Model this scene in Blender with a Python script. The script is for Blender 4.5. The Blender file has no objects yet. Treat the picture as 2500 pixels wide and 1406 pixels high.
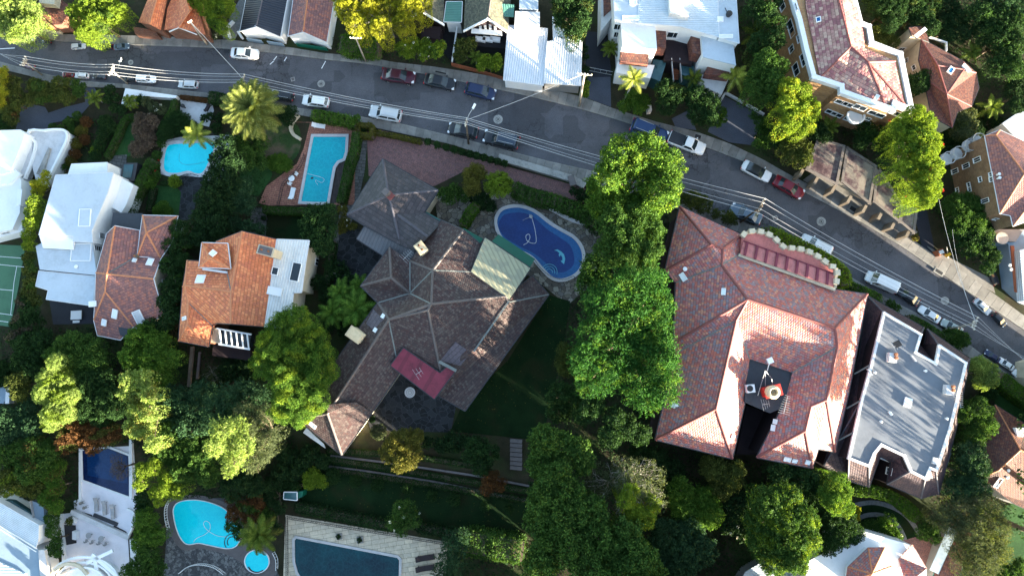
import bpy, bmesh, math, random
import numpy as np
from mathutils import Vector, Matrix
from mathutils.geometry import tessellate_polygon

random.seed(7)
RNG = np.random.default_rng(11)
S = bpy.context.scene
COL = S.collection

# ------------------------------------------------------------------ camera
CAM_H = 90.0
FPX = 1520.0
NAD = (1300.0, 870.0)                       # picture point straight below the lens
cam = bpy.data.cameras.new("camera")
cam.sensor_width = 36.0
cam.lens = 36.0 * FPX / 2500.0
cam.clip_start = 1.0
cam.clip_end = 3000.0
camo = bpy.data.objects.new("camera", cam)
COL.objects.link(camo)
_n = Vector(((NAD[0] - 1250) / FPX, -(NAD[1] - 703) / FPX, -1.0)).normalized()
_q = _n.rotation_difference(Vector((0, 0, -1)))
RC = _q.to_matrix()
camo.rotation_mode = 'QUATERNION'
camo.rotation_quaternion = _q
camo.location = (0, 0, CAM_H)
S.camera = camo

# ------------------------------------------------------------------ light
SUN_EL = 7.5
SUN_DIR = Vector((0.80, -0.60, 0)).normalized()          # towards the sun, on the ground
SUN_DIR = Vector((SUN_DIR.x * math.cos(math.radians(SUN_EL)), SUN_DIR.y * math.cos(math.radians(SUN_EL)), math.sin(math.radians(SUN_EL))))
world = bpy.data.worlds.new("World")
S.world = world
world.use_nodes = True
_nt = world.node_tree
for _x in list(_nt.nodes):
    _nt.nodes.remove(_x)
_out = _nt.nodes.new("ShaderNodeOutputWorld")
_bg = _nt.nodes.new("ShaderNodeBackground")
_sky = _nt.nodes.new("ShaderNodeTexSky")
_sky.sky_type = 'NISHITA'
_sky.sun_disc = False
_sky.sun_elevation = math.radians(SUN_EL)
_sky.sun_rotation = math.atan2(SUN_DIR.x, SUN_DIR.y)
_sky.dust_density = 1.0
_bg.inputs[1].default_value = 0.085
_nt.links.new(_sky.outputs[0], _bg.inputs[0])
_nt.links.new(_bg.outputs[0], _out.inputs[0])
_sl = bpy.data.lights.new("sun", 'SUN')
_sl.energy = 5.0
_sl.angle = math.radians(0.6)
_sl.color = (1.0, 0.88, 0.68)
_so = bpy.data.objects.new("sun", _sl)
_so.rotation_mode = 'QUATERNION'
_so.rotation_quaternion = Vector((0, 0, 1)).rotation_difference(SUN_DIR)
_so.location = (60, -50, 60)
COL.objects.link(_so)
S.view_settings.view_transform = 'Standard'
S.view_settings.look = 'None'
S.view_settings.gamma = 1.0
S.view_settings.exposure = 3.5
S.cycles.max_bounces = 5
S.cycles.diffuse_bounces = 2
S.cycles.transparent_max_bounces = 4

# ------------------------------------------------------------------ helpers
def P(px, py, z=0.0):
    """world point at height z that is seen at picture point (px, py)"""
    d = RC @ Vector(((px - 1250) / FPX, -(py - 703) / FPX, -1.0))
    t = (z - CAM_H) / d.z
    return Vector((0, 0, CAM_H)) + d * t

def kf(px, py):
    """local size of things against the picture's centre (the lens of the photograph squeezes its corners)"""
    r = math.hypot(px - NAD[0], py - NAD[1])
    return 1.0 - 0.45 * min(1.0, (r / 1300.0) ** 2)

def mpp(z=0.0):
    return (CAM_H - z) / FPX

ORG = {}
def link(o, parent=None):
    COL.objects.link(o)
    if parent is not None:
        o.parent = parent
    return o

def tag(o, label=None, cat=None, group=None, kind=None):
    if label: o['label'] = label
    if cat: o['category'] = cat
    if group: o['group'] = group
    if kind: o['kind'] = kind
    return o

def empty(name, loc, label=None, cat=None, group=None, rz=0.0):
    o = bpy.data.objects.new(name, None)
    o.location = loc
    o.rotation_euler = (0, 0, rz)
    o.empty_display_size = 0.5
    COL.objects.link(o)
    tag(o, label, cat, group)
    ORG[o.name] = Vector(loc)
    return o

def mk(name, verts, faces, mat, parent=None, uvs=None, smooth=False, org=None):
    """mesh object; verts are world points, made local to the parent's thing (or to org)"""
    if org is None:
        org = ORG.get(parent.name, Vector((0, 0, 0))) if parent is not None else Vector((0, 0, 0))
    me = bpy.data.meshes.new(name)
    me.from_pydata([tuple(Vector(v) - org) for v in verts], [], faces)
    if uvs is not None:
        ul = me.uv_layers.new(name="UVMap")
        flat = [c for f in uvs for uv in f for c in uv]
        if len(flat) == len(ul.data) * 2:
            ul.data.foreach_set("uv", flat)
    if mat is not None:
        me.materials.append(mat)
    if smooth:
        me.polygons.foreach_set("use_smooth", [True] * len(me.polygons))
    me.update()
    o = bpy.data.objects.new(name, me)
    link(o, parent)
    if parent is None:
        o.location = org
        ORG[o.name] = Vector(org)
    else:
        ORG[o.name] = Vector(org)
    return o

def np_mesh(name, co, nper, mat, parent=None, org=None, mats=None, midx=None):
    """fast mesh of separate nper-gons from an (N*nper,3) array of world points"""
    if org is None:
        org = ORG.get(parent.name, Vector((0, 0, 0))) if parent is not None else Vector((0, 0, 0))
    co = (co - np.array(org)[None, :]).astype(np.float32)
    n = len(co) // nper
    me = bpy.data.meshes.new(name)
    me.vertices.add(n * nper)
    me.vertices.foreach_set("co", co.ravel())
    me.loops.add(n * nper)
    me.loops.foreach_set("vertex_index", np.arange(n * nper, dtype=np.int32))
    me.polygons.add(n)
    me.polygons.foreach_set("loop_start", np.arange(0, n * nper, nper, dtype=np.int32))
    for m in (mats or [mat]):
        me.materials.append(m)
    if midx is not None:
        me.polygons.foreach_set("material_index", midx.astype(np.int32))
    me.update(calc_edges=True)
    o = bpy.data.objects.new(name, me)
    link(o, parent)
    if parent is None:
        o.location = org
    ORG[o.name] = Vector(org)
    return o

class MB:
    """collects boxes, bars and prisms, links them as ONE mesh"""
    def __init__(self):
        self.v = []; self.f = []; self.uv = []
    def add(self, vs, fs, uvs=None):
        b = len(self.v)
        self.v += [Vector(v) for v in vs]
        self.f += [[i + b for i in f] for f in fs]
        for k, f in enumerate(fs):
            self.uv.append(uvs[k] if uvs else [(0, 0)] * len(f))
    def obox(self, c, ax, ay, az):
        """box: centre and three half-axis vectors"""
        c = Vector(c)
        vs = [c + ax * sx + ay * sy + az * sz for sz in (-1, 1) for sx, sy in ((-1, -1), (1, -1), (1, 1), (-1, 1))]
        self.add(vs, [[3, 2, 1, 0], [4, 5, 6, 7], [0, 1, 5, 4], [1, 2, 6, 5], [2, 3, 7, 6], [3, 0, 4, 7]])
    def box(self, c, sx, sy, sz, rz=0.0):
        a = Vector((math.cos(rz), math.sin(rz), 0)); b = Vector((-math.sin(rz), math.cos(rz), 0))
        self.obox(c, a * sx / 2, b * sy / 2, Vector((0, 0, sz / 2)))
    def bar(self, a, b, w, h=None):
        a = Vector(a); b = Vector(b); d = b - a
        if d.length < 1e-5: return
        h = w if h is None else h
        z = d.normalized()
        up = Vector((0, 0, 1)) if abs(z.z) < 0.95 else Vector((1, 0, 0))
        x = z.cross(up).normalized(); y = x.cross(z)
        self.obox((a + b) / 2, x * w / 2, y * h / 2, d / 2)
    def tube(self, pts, r, n=8, r2=None, cap=True):
        pts = [Vector(p) for p in pts]
        m = len(pts); b = len(self.v)
        px = None
        for i, p in enumerate(pts):
            d = (pts[min(i + 1, m - 1)] - pts[max(i - 1, 0)]).normalized()
            up = Vector((0, 0, 1)) if abs(d.z) < 0.9 else Vector((1, 0, 0))
            x = d.cross(up).normalized()
            if px is not None and px.dot(x) < 0: x = -x
            px = x
            y = x.cross(d)
            rr = r if r2 is None else r + (r2 - r) * i / (m - 1)
            for k in range(n):
                a = 2 * math.pi * k / n
                self.v.append(p + x * math.cos(a) * rr + y * math.sin(a) * rr)
        for i in range(m - 1):
            for k in range(n):
                k2 = (k + 1) % n
                self.f.append([b + i * n + k, b + i * n + k2, b + (i + 1) * n + k2, b + (i + 1) * n + k]); self.uv.append([(0, 0)] * 4)
        if cap:
            self.f.append([b + k for k in range(n)][::-1]); self.uv.append([(0, 0)] * n)
            self.f.append([b + (m - 1) * n + k for k in range(n)]); self.uv.append([(0, 0)] * n)
    def prism(self, loop, z0, z1):
        """vertical prism over a 2-D loop (CCW); UVs in metres"""
        n = len(loop)
        vs = [Vector((p[0], p[1], z0)) for p in loop] + [Vector((p[0], p[1], z1)) for p in loop]
        fs = []; us = []
        acc = 0
        for i in range(n):
            j = (i + 1) % n
            L = math.hypot(loop[j][0] - loop[i][0], loop[j][1] - loop[i][1])
            fs.append([i, j, n + j, n + i]); us.append([(acc, z0), (acc + L, z0), (acc + L, z1), (acc, z1)]); acc += L
        fs.append([n + i for i in range(n)]); us.append([(p[0], p[1]) for p in loop])
        fs.append([i for i in range(n)][::-1]); us.append([(p[0], p[1]) for p in loop][::-1])
        self.add(vs, fs, us)
    def lathe(self, c, prof, n=16, cap=True):
        c = Vector(c); b = len(self.v); m = len(prof)
        for (r, z) in prof:
            for k in range(n):
                a = 2 * math.pi * k / n
                self.v.append(c + Vector((r * math.cos(a), r * math.sin(a), z)))
        for i in range(m - 1):
            for k in range(n):
                k2 = (k + 1) % n
                self.f.append([b + i * n + k, b + i * n + k2, b + (i + 1) * n + k2, b + (i + 1) * n + k]); self.uv.append([(0, 0)] * 4)
        if cap:
            self.f.append([b + k for k in range(n)][::-1]); self.uv.append([(0, 0)] * n)
            self.f.append([b + (m - 1) * n + k for k in range(n)]); self.uv.append([(0, 0)] * n)
    def build(self, name, mat, parent=None, smooth=False, org=None):
        return mk(name, self.v, self.f, mat, parent, self.uv, smooth, org)

def ccw(loop):
    a = 0
    for i in range(len(loop)):
        p, q = loop[i], loop[(i + 1) % len(loop)]
        a += p[0] * q[1] - q[0] * p[1]
    return loop if a > 0 else loop[::-1]

def offset_loop(loop, d):
    """2-D loop (CCW) moved inwards by d"""
    n = len(loop); out = []
    for i in range(n):
        p0 = Vector(loop[i - 1][:2]); p = Vector(loop[i][:2]); p1 = Vector(loop[(i + 1) % n][:2])
        a = (p - p0); b = (p1 - p)
        if a.length < 1e-6 or b.length < 1e-6: out.append(p); continue
        a.normalize(); b.normalize()
        na = Vector((-a.y, a.x)); nb = Vector((-b.y, b.x))
        m = na + nb
        if m.length < 0.3: out.append(p + na * d); continue
        m.normalize()
        s = d / max(0.45, m.dot(na))
        out.append(p + m * s)
    return out

def smooth_loop(pts, n=6, closed=True):
    """Catmull-Rom through 2-D points"""
    out = []; m = len(pts)
    rng = range(m) if closed else range(m - 1)
    for i in rng:
        if closed: p0, p1, p2, p3 = pts[i - 1], pts[i], pts[(i + 1) % m], pts[(i + 2) % m]
        else: p0, p1, p2, p3 = pts[max(i - 1, 0)], pts[i], pts[i + 1], pts[min(i + 2, m - 1)]
        for k in range(n):
            t = k / n
            out.append(tuple(0.5 * ((2 * b) + (-a + c) * t + (2 * a - 5 * b + 4 * c - d) * t * t + (-a + 3 * b - 3 * c + d) * t ** 3) for a, b, c, d in zip(p0, p1, p2, p3)))
    if not closed: out.append(tuple(pts[-1]))
    return out

def pip(x, y, poly):
    c = False; n = len(poly); j = n - 1
    for i in range(n):
        xi, yi = poly[i][0], poly[i][1]; xj, yj = poly[j][0], poly[j][1]
        if (yi > y) != (yj > y) and x < (xj - xi) * (y - yi) / (yj - yi) + xi: c = not c
        j = i
    return c

# ------------------------------------------------------------------ materials
class NT:
    def __init__(self, name):
        self.m = bpy.data.materials.new(name); self.m.use_nodes = True
        self.t = self.m.node_tree; self.t.nodes.clear()
        self.out = self.t.nodes.new("ShaderNodeOutputMaterial")
        self.b = self.t.nodes.new("ShaderNodeBsdfPrincipled")
        self.t.links.new(self.b.outputs[0], self.out.inputs[0])
    def n(self, typ, **kw):
        x = self.t.nodes.new(typ)
        for k, v in kw.items(): setattr(x, k, v)
        return x
    def l(self, a, b): self.t.links.new(a, b)
    def math(self, op, a, b=None, c=None):
        x = self.n("ShaderNodeMath", operation=op)
        for i, v in enumerate((a, b, c)):
            if v is None: continue
            if hasattr(v, 'type') and not isinstance(v, (int, float)): self.l(v, x.inputs[i])
            else: x.inputs[i].default_value = v
        return x.outputs[0]
    def pos(self): return self.n("ShaderNodeNewGeometry").outputs["Position"]
    def uv(self): return self.n("ShaderNodeUVMap").outputs[0]
    def noise(self, vec, scale, detail=3, rough=0.55, out=0):
        x = self.n("ShaderNodeTexNoise"); x.inputs["Scale"].default_value = scale
        x.inputs["Detail"].default_value = detail; x.inputs["Roughness"].default_value = rough
        self.l(vec, x.inputs["Vector"]); return x.outputs[out]
    def ramp(self, fac, stops, interp='LINEAR'):
        x = self.n("ShaderNodeValToRGB"); x.color_ramp.interpolation = interp
        e = x.color_ramp.elements
        while len(e) < len(stops): e.new(0.5)
        for i, (p, c) in enumerate(stops):
            e[i].position = p; e[i].color = (c[0], c[1], c[2], 1)
        self.l(fac, x.inputs[0]); return x.outputs[0]
    def mix(self, fac, a, b, mode='MIX'):
        x = self.n("ShaderNodeMix", data_type='RGBA', blend_type=mode)
        if isinstance(fac, (int, float)): x.inputs[0].default_value = fac
        else: self.l(fac, x.inputs[0])
        for i, v in ((6, a), (7, b)):
            if isinstance(v, (tuple, list)): x.inputs[i].default_value = (v[0], v[1], v[2], 1)
            else: self.l(v, x.inputs[i])
        return x.outputs[2]
    def bump(self, h, strength=0.4, dist=0.05):
        x = self.n("ShaderNodeBump"); x.inputs["Strength"].default_value = strength; x.inputs["Distance"].default_value = dist
        self.l(h, x.inputs["Height"]); self.l(x.outputs[0], self.b.inputs["Normal"])
    def set(self, color=None, rough=None, spec=None, metal=None):
        if color is not None:
            if isinstance(color, (tuple, list)): self.b.inputs["Base Color"].default_value = (*color[:3], 1)
            else: self.l(color, self.b.inputs["Base Color"])
        if rough is not None:
            if isinstance(rough, (int, float)): self.b.inputs["Roughness"].default_value = rough
            else: self.l(rough, self.b.inputs["Roughness"])
        if spec is not None: self.b.inputs["Specular IOR Level"].default_value = spec
        if metal is not None: self.b.inputs["Metallic"].default_value = metal
        return self.m

def dirty(t, col, amt=0.35, scale=0.6):
    """base colour broken up by stains of their own shape"""
    n1 = t.noise(t.pos(), scale, 5, 0.65)
    n2 = t.noise(t.pos(), scale * 9, 3, 0.6)
    f = t.math('ADD', t.math('MULTIPLY', n1, 0.7), t.math('MULTIPLY', n2, 0.3))
    lo = tuple(c * (1 - amt) for c in col); hi = tuple(min(0.9, c * (1 + amt * 0.5)) for c in col)
    return t.ramp(f, [(0.32, lo), (0.5, col), (0.68, hi)])

def plain(name, col, rough=0.7, spec=0.3, metal=0.0, amt=0.2, scale=0.8):
    t = NT(name)
    return t.set(dirty(t, col, amt, scale), rough, spec, metal)

def tile_mat(name, cols, tw=0.42, th=0.46, rough=0.65, spec=0.35, dirt=0.3, bump=0.8, moss=(0.06, 0.06, 0.05)):
    t = NT(name)
    sp = t.n("ShaderNodeSeparateXYZ"); t.l(t.uv(), sp.inputs[0])
    v = t.math('DIVIDE', sp.outputs[1], th); row = t.math('FLOOR', v); fv = t.math('SUBTRACT', v, row)
    u = t.math('ADD', t.math('DIVIDE', sp.outputs[0], tw), t.math('MULTIPLY', t.math('MODULO', row, 2.0), 0.5))
    colm = t.math('FLOOR', u); fu = t.math('SUBTRACT', u, colm)
    cb = t.n("ShaderNodeCombineXYZ"); t.l(colm, cb.inputs[0]); t.l(row, cb.inputs[1])
    wn = t.n("ShaderNodeTexWhiteNoise", noise_dimensions='2D'); t.l(cb.outputs[0], wn.inputs["Vector"])
    k = len(cols)
    c = t.ramp(wn.outputs["Value"], [(i / k, cols[i]) for i in range(k)], 'CONSTANT')
    # dark joint under each course and thin side joints
    je = t.math('LESS_THAN', fv, 0.16)
    js = t.math('MULTIPLY', t.math('LESS_THAN', fu, 0.10), 0.6)
    j = t.math('MAXIMUM', je, js)
    c = t.mix(t.math('MULTIPLY', j, 0.62), c, tuple(x * 0.25 for x in cols[0]))
    n = t.noise(t.pos(), 0.35, 5, 0.7)
    f = t.ramp(n, [(0.42, (0, 0, 0)), (0.68, (1, 1, 1))])
    c = t.mix(t.math('MULTIPLY', f, dirt), c, moss)
    n2 = t.noise(t.pos(), 5.0, 3, 0.7)
    c = t.mix(0.5, c, t.ramp(n2, [(0.3, (0.55, 0.55, 0.55)), (0.7, (1.35, 1.35, 1.35))]), 'MULTIPLY')
    h = t.math('SUBTRACT', 1.0, fv)
    arc = t.math('SUBTRACT', 1.0, t.math('POWER', t.math('ABSOLUTE', t.math('SUBTRACT', t.math('MULTIPLY', fu, 2.0), 1.0)), 3.0))
    h = t.math('ADD', h, t.math('MULTIPLY', arc, 0.6))
    t.bump(h, bump, 0.06)
    return t.set(c, rough, spec)

def corr_mat(name, col, pitch=0.28, along='v', rough=0.5, metal=0.0, stain=None, amt=0.2, spec=0.4):
    """ribbed sheet: ribs run along v (down the slope) or u"""
    t = NT(name)
    sp = t.n("ShaderNodeSeparateXYZ"); t.l(t.uv(), sp.inputs[0])
    x = sp.outputs[0] if along == 'v' else sp.outputs[1]
    w = t.math('FRACT', t.math('DIVIDE', x, pitch))
    rib = t.math('LESS_THAN', w, 0.25)
    c = dirty(t, col, amt, 0.5)
    c = t.mix(t.math('MULTIPLY', rib, 0.45), c, tuple(k * 0.45 for k in col))
    if stain:
        f = t.ramp(t.noise(t.pos(), 0.5, 4, 0.6), [(0.5, (0, 0, 0)), (0.56, (1, 1, 1))])
        c = t.mix(t.math('MULTIPLY', f, 0.7), c, stain)
    t.bump(t.math('SINE', t.math('MULTIPLY', w, 6.283)), 0.5, 0.04)
    return t.set(c, rough, spec, metal)

def brick_mat(name, c1, c2, mortar, scale=1.0, bw=0.24, bh=0.086, rough=0.9):
    t = NT(name)
    b = t.n("ShaderNodeTexBrick"); b.inputs["Scale"].default_value = 1.0 / scale
    b.inputs["Brick Width"].default_value = bw; b.inputs["Row Height"].default_value = bh
    b.inputs["Mortar Size"].default_value = 0.012 * (bw / 0.24); b.inputs["Bias"].default_value = 0.0
    b.inputs["Color1"].default_value = (*c1, 1); b.inputs["Color2"].default_value = (*c2, 1); b.inputs["Mortar"].default_value = (*mortar, 1)
    t.l(t.uv(), b.inputs["Vector"])
    n = t.noise(t.pos(), 1.2, 5, 0.7)
    c = t.mix(0.6, b.outputs[0], t.ramp(n, [(0.3, (0.6, 0.6, 0.6)), (0.7, (1.25, 1.25, 1.25))]), 'MULTIPLY')
    return t.set(c, rough, 0.2)

def stone_mat(name, cols, scale=1.3, joint=(0.03, 0.03, 0.028), jw=0.05, rough=0.8):
    """crazy paving on world position"""
    t = NT(name)
    p = t.pos()
    w = t.n("ShaderNodeVectorMath", operation='ADD'); t.l(p, w.inputs[0])
    nn = t.noise(p, 0.8, 2, 0.5, 1)
    sc = t.n("ShaderNodeVectorMath", operation='SCALE'); t.l(nn, sc.inputs[0]); sc.inputs["Scale"].default_value = 0.8
    t.l(sc.outputs[0], w.inputs[1])
    v = t.n("ShaderNodeTexVoronoi", feature='F1'); v.inputs["Scale"].default_value = scale; t.l(w.outputs[0], v.inputs["Vector"])
    e = t.n("ShaderNodeTexVoronoi", feature='DISTANCE_TO_EDGE'); e.inputs["Scale"].default_value = scale; t.l(w.outputs[0], e.inputs["Vector"])
    sp = t.n("ShaderNodeSeparateColor"); t.l(v.outputs["Color"], sp.inputs[0])
    k = len(cols)
    c = t.ramp(sp.outputs[0], [(i / k, cols[i]) for i in range(k)], 'CONSTANT')
    c = t.mix(0.5, c, t.ramp(t.noise(p, 6, 4, 0.7), [(0.3, (0.6, 0.6, 0.6)), (0.7, (1.3, 1.3, 1.3))]), 'MULTIPLY')
    c = t.mix(t.math('LESS_THAN', e.outputs[0], jw), c, joint)
    t.bump(e.outputs[0], 0.3, 0.05)
    return t.set(c, rough, 0.3)

def block_mat(name, c1, c2, mortar, bw=0.9, bh=0.6, ang=0.0, ms=0.03, rough=0.8):
    t = NT(name)
    mp = t.n("ShaderNodeMapping"); mp.inputs["Rotation"].default_value = (0, 0, ang); t.l(t.pos(), mp.inputs[0])
    b = t.n("ShaderNodeTexBrick"); b.inputs["Scale"].default_value = 1.0
    b.inputs["Brick Width"].default_value = bw; b.inputs["Row Height"].default_value = bh; b.inputs["Mortar Size"].default_value = ms
    b.offset = 0.37; b.offset_frequency = 2; b.squash = 1.6; b.squash_frequency = 3
    b.inputs["Color1"].default_value = (*c1, 1); b.inputs["Color2"].default_value = (*c2, 1); b.inputs["Mortar"].default_value = (*mortar, 1)
    t.l(mp.outputs[0], b.inputs["Vector"])
    c = t.mix(0.55, b.outputs[0], t.ramp(t.noise(t.pos(), 1.5, 5, 0.7), [(0.3, (0.6, 0.58, 0.55)), (0.7, (1.25, 1.25, 1.25))]), 'MULTIPLY')
    return t.set(c, rough, 0.25)

def leaf_mat(name, a, b, c, trans=0.35):
    t = NT(name)
    g = t.n("ShaderNodeNewGeometry")
    r = t.ramp(g.outputs["Random Per Island"], [(0.0, a), (0.5, b), (1.0, c)])
    n = t.noise(g.outputs["Position"], 0.45, 3, 0.6)
    col = t.mix(0.6, r, t.ramp(n, [(0.3, (0.55, 0.6, 0.6)), (0.7, (1.5, 1.45, 1.2))]), 'MULTIPLY')
    t.set(col, 0.75, 0.08)
    tr = t.n("ShaderNodeBsdfTranslucent")
    t.l(t.mix(1.0, col, (1.15, 1.15, 0.5), 'MULTIPLY'), tr.inputs[0])
    mx = t.n("ShaderNodeMixShader"); mx.inputs[0].default_value = trans
    t.l(t.b.outputs[0], mx.inputs[1]); t.l(tr.outputs[0], mx.inputs[2]); t.l(mx.outputs[0], t.out.inputs[0])
    return t.m

def water_mat(name, col, deep=None, rip=0.6):
    t = NT(name)
    c = t.ramp(t.noise(t.pos(), 0.25, 3, 0.6), [(0.35, deep or tuple(x * 0.85 for x in col)), (0.65, col)])
    c = t.mix(0.35, c, t.ramp(t.noise(t.pos(), 14, 2, 0.6), [(0.3, (0.75, 0.75, 0.75)), (0.7, (1.2, 1.2, 1.2))]), 'MULTIPLY')
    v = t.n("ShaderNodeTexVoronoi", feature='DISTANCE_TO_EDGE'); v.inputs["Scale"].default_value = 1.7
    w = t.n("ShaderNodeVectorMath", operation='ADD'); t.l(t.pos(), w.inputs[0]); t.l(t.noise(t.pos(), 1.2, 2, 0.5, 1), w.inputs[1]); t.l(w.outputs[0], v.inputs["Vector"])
    c = t.mix(t.math('MULTIPLY', t.math('SUBTRACT', 0.12, v.outputs[0]), 1.6), c, tuple(min(.9, x * 1.7 + .02) for x in col))  # caustic light lines painted into the water colour
    lf = t.ramp(t.noise(t.pos(), 7, 2, 0.5), [(0.72, (0, 0, 0)), (0.74, (1, 1, 1))])
    c = t.mix(t.math('MULTIPLY', lf, .6), c, (0.05, 0.045, 0.02))
    t.bump(t.noise(t.pos(), 2.2, 2, 0.5), rip, 0.03)
    return t.set(c, 0.08, 0.4)

def asphalt_mat(name, base=(0.082, 0.081, 0.09), patch=True):
    t = NT(name)
    p = t.pos()
    c = t.ramp(t.noise(p, 0.16, 5, 0.6), [(0.3, tuple(x * 0.75 for x in base)), (0.7, tuple(x * 1.3 for x in base))])
    c = t.mix(0.6, c, t.ramp(t.noise(p, 10, 4, 0.9), [(0.35, (0.55, 0.55, 0.55)), (0.65, (1.5, 1.5, 1.5))]), 'MULTIPLY')
    if patch:
        v = t.n("ShaderNodeTexVoronoi", feature='F1', distance='CHEBYCHEV'); v.inputs["Scale"].default_value = 0.22; t.l(p, v.inputs["Vector"])
        sp = t.n("ShaderNodeSeparateColor"); t.l(v.outputs["Color"], sp.inputs[0])
        c = t.mix(t.math('MULTIPLY', t.math('LESS_THAN', sp.outputs[0], 0.22), 0.45), c, tuple(x * 0.45 for x in base))
        e = t.n("ShaderNodeTexVoronoi", feature='DISTANCE_TO_EDGE'); e.inputs["Scale"].default_value = 0.8
        w = t.n("ShaderNodeVectorMath", operation='ADD'); t.l(p, w.inputs[0])
        nn = t.noise(p, 1.4, 4, 0.7, 1)
        sc = t.n("ShaderNodeVectorMath", operation='SCALE'); t.l(nn, sc.inputs[0]); sc.inputs["Scale"].default_value = 1.3
        t.l(sc.outputs[0], w.inputs[1]); t.l(w.outputs[0], e.inputs["Vector"])
        m = t.ramp(t.noise(p, 0.14, 3, 0.6), [(0.5, (0, 0, 0)), (0.62, (1, 1, 1))])
        cr = t.math('MULTIPLY', t.math('LESS_THAN', e.outputs[0], 0.028), m)
        c = t.mix(t.math('MULTIPLY', cr, 0.8), c, (0.012, 0.012, 0.013))
        st = t.ramp(t.noise(p, 0.5, 5, 0.75), [(0.56, (0, 0, 0)), (0.64, (1, 1, 1))])
        c = t.mix(t.math('MULTIPLY', t.math('ADD', t.math('MULTIPLY', st, m), t.math('MULTIPLY', st, .25)), 0.6), c, (0.018, 0.018, 0.02))
    t.bump(t.noise(p, 25, 2, 0.8), 0.2, 0.02)
    return t.set(c, 0.75, 0.3)

def slab_mat(name, col, amt=0.25):
    t = NT(name)
    g = t.n("ShaderNodeNewGeometry")
    r = t.ramp(g.outputs["Random Per Island"], [(0.0, tuple(x * 0.78 for x in col)), (1.0, tuple(x * 1.15 for x in col))])
    c = t.mix(0.7, r, t.ramp(t.noise(g.outputs["Position"], 0.7, 6, 0.75), [(0.3, (0.5, 0.5, 0.5)), (0.7, (1.3, 1.3, 1.3))]), 'MULTIPLY')
    return t.set(c, 0.85, 0.25)

def lawn_mat(name, a, b, brown=None):
    t = NT(name)
    c = t.ramp(t.noise(t.pos(), 0.4, 5, 0.7), [(0.3, a), (0.7, b)])
    if brown:
        f = t.ramp(t.noise(t.pos(), 0.22, 3, 0.6), [(0.5, (0, 0, 0)), (0.62, (1, 1, 1))])
        c = t.mix(f, c, brown)
    c = t.mix(0.7, c, t.ramp(t.noise(t.pos(), 9, 3, 0.8), [(0.3, (0.5, 0.5, 0.5)), (0.7, (1.5, 1.5, 1.5))]), 'MULTIPLY')
    t.bump(t.noise(t.pos(), 14, 2, 0.8), 0.5, 0.06)
    return t.set(c, 0.9, 0.1)

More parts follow.
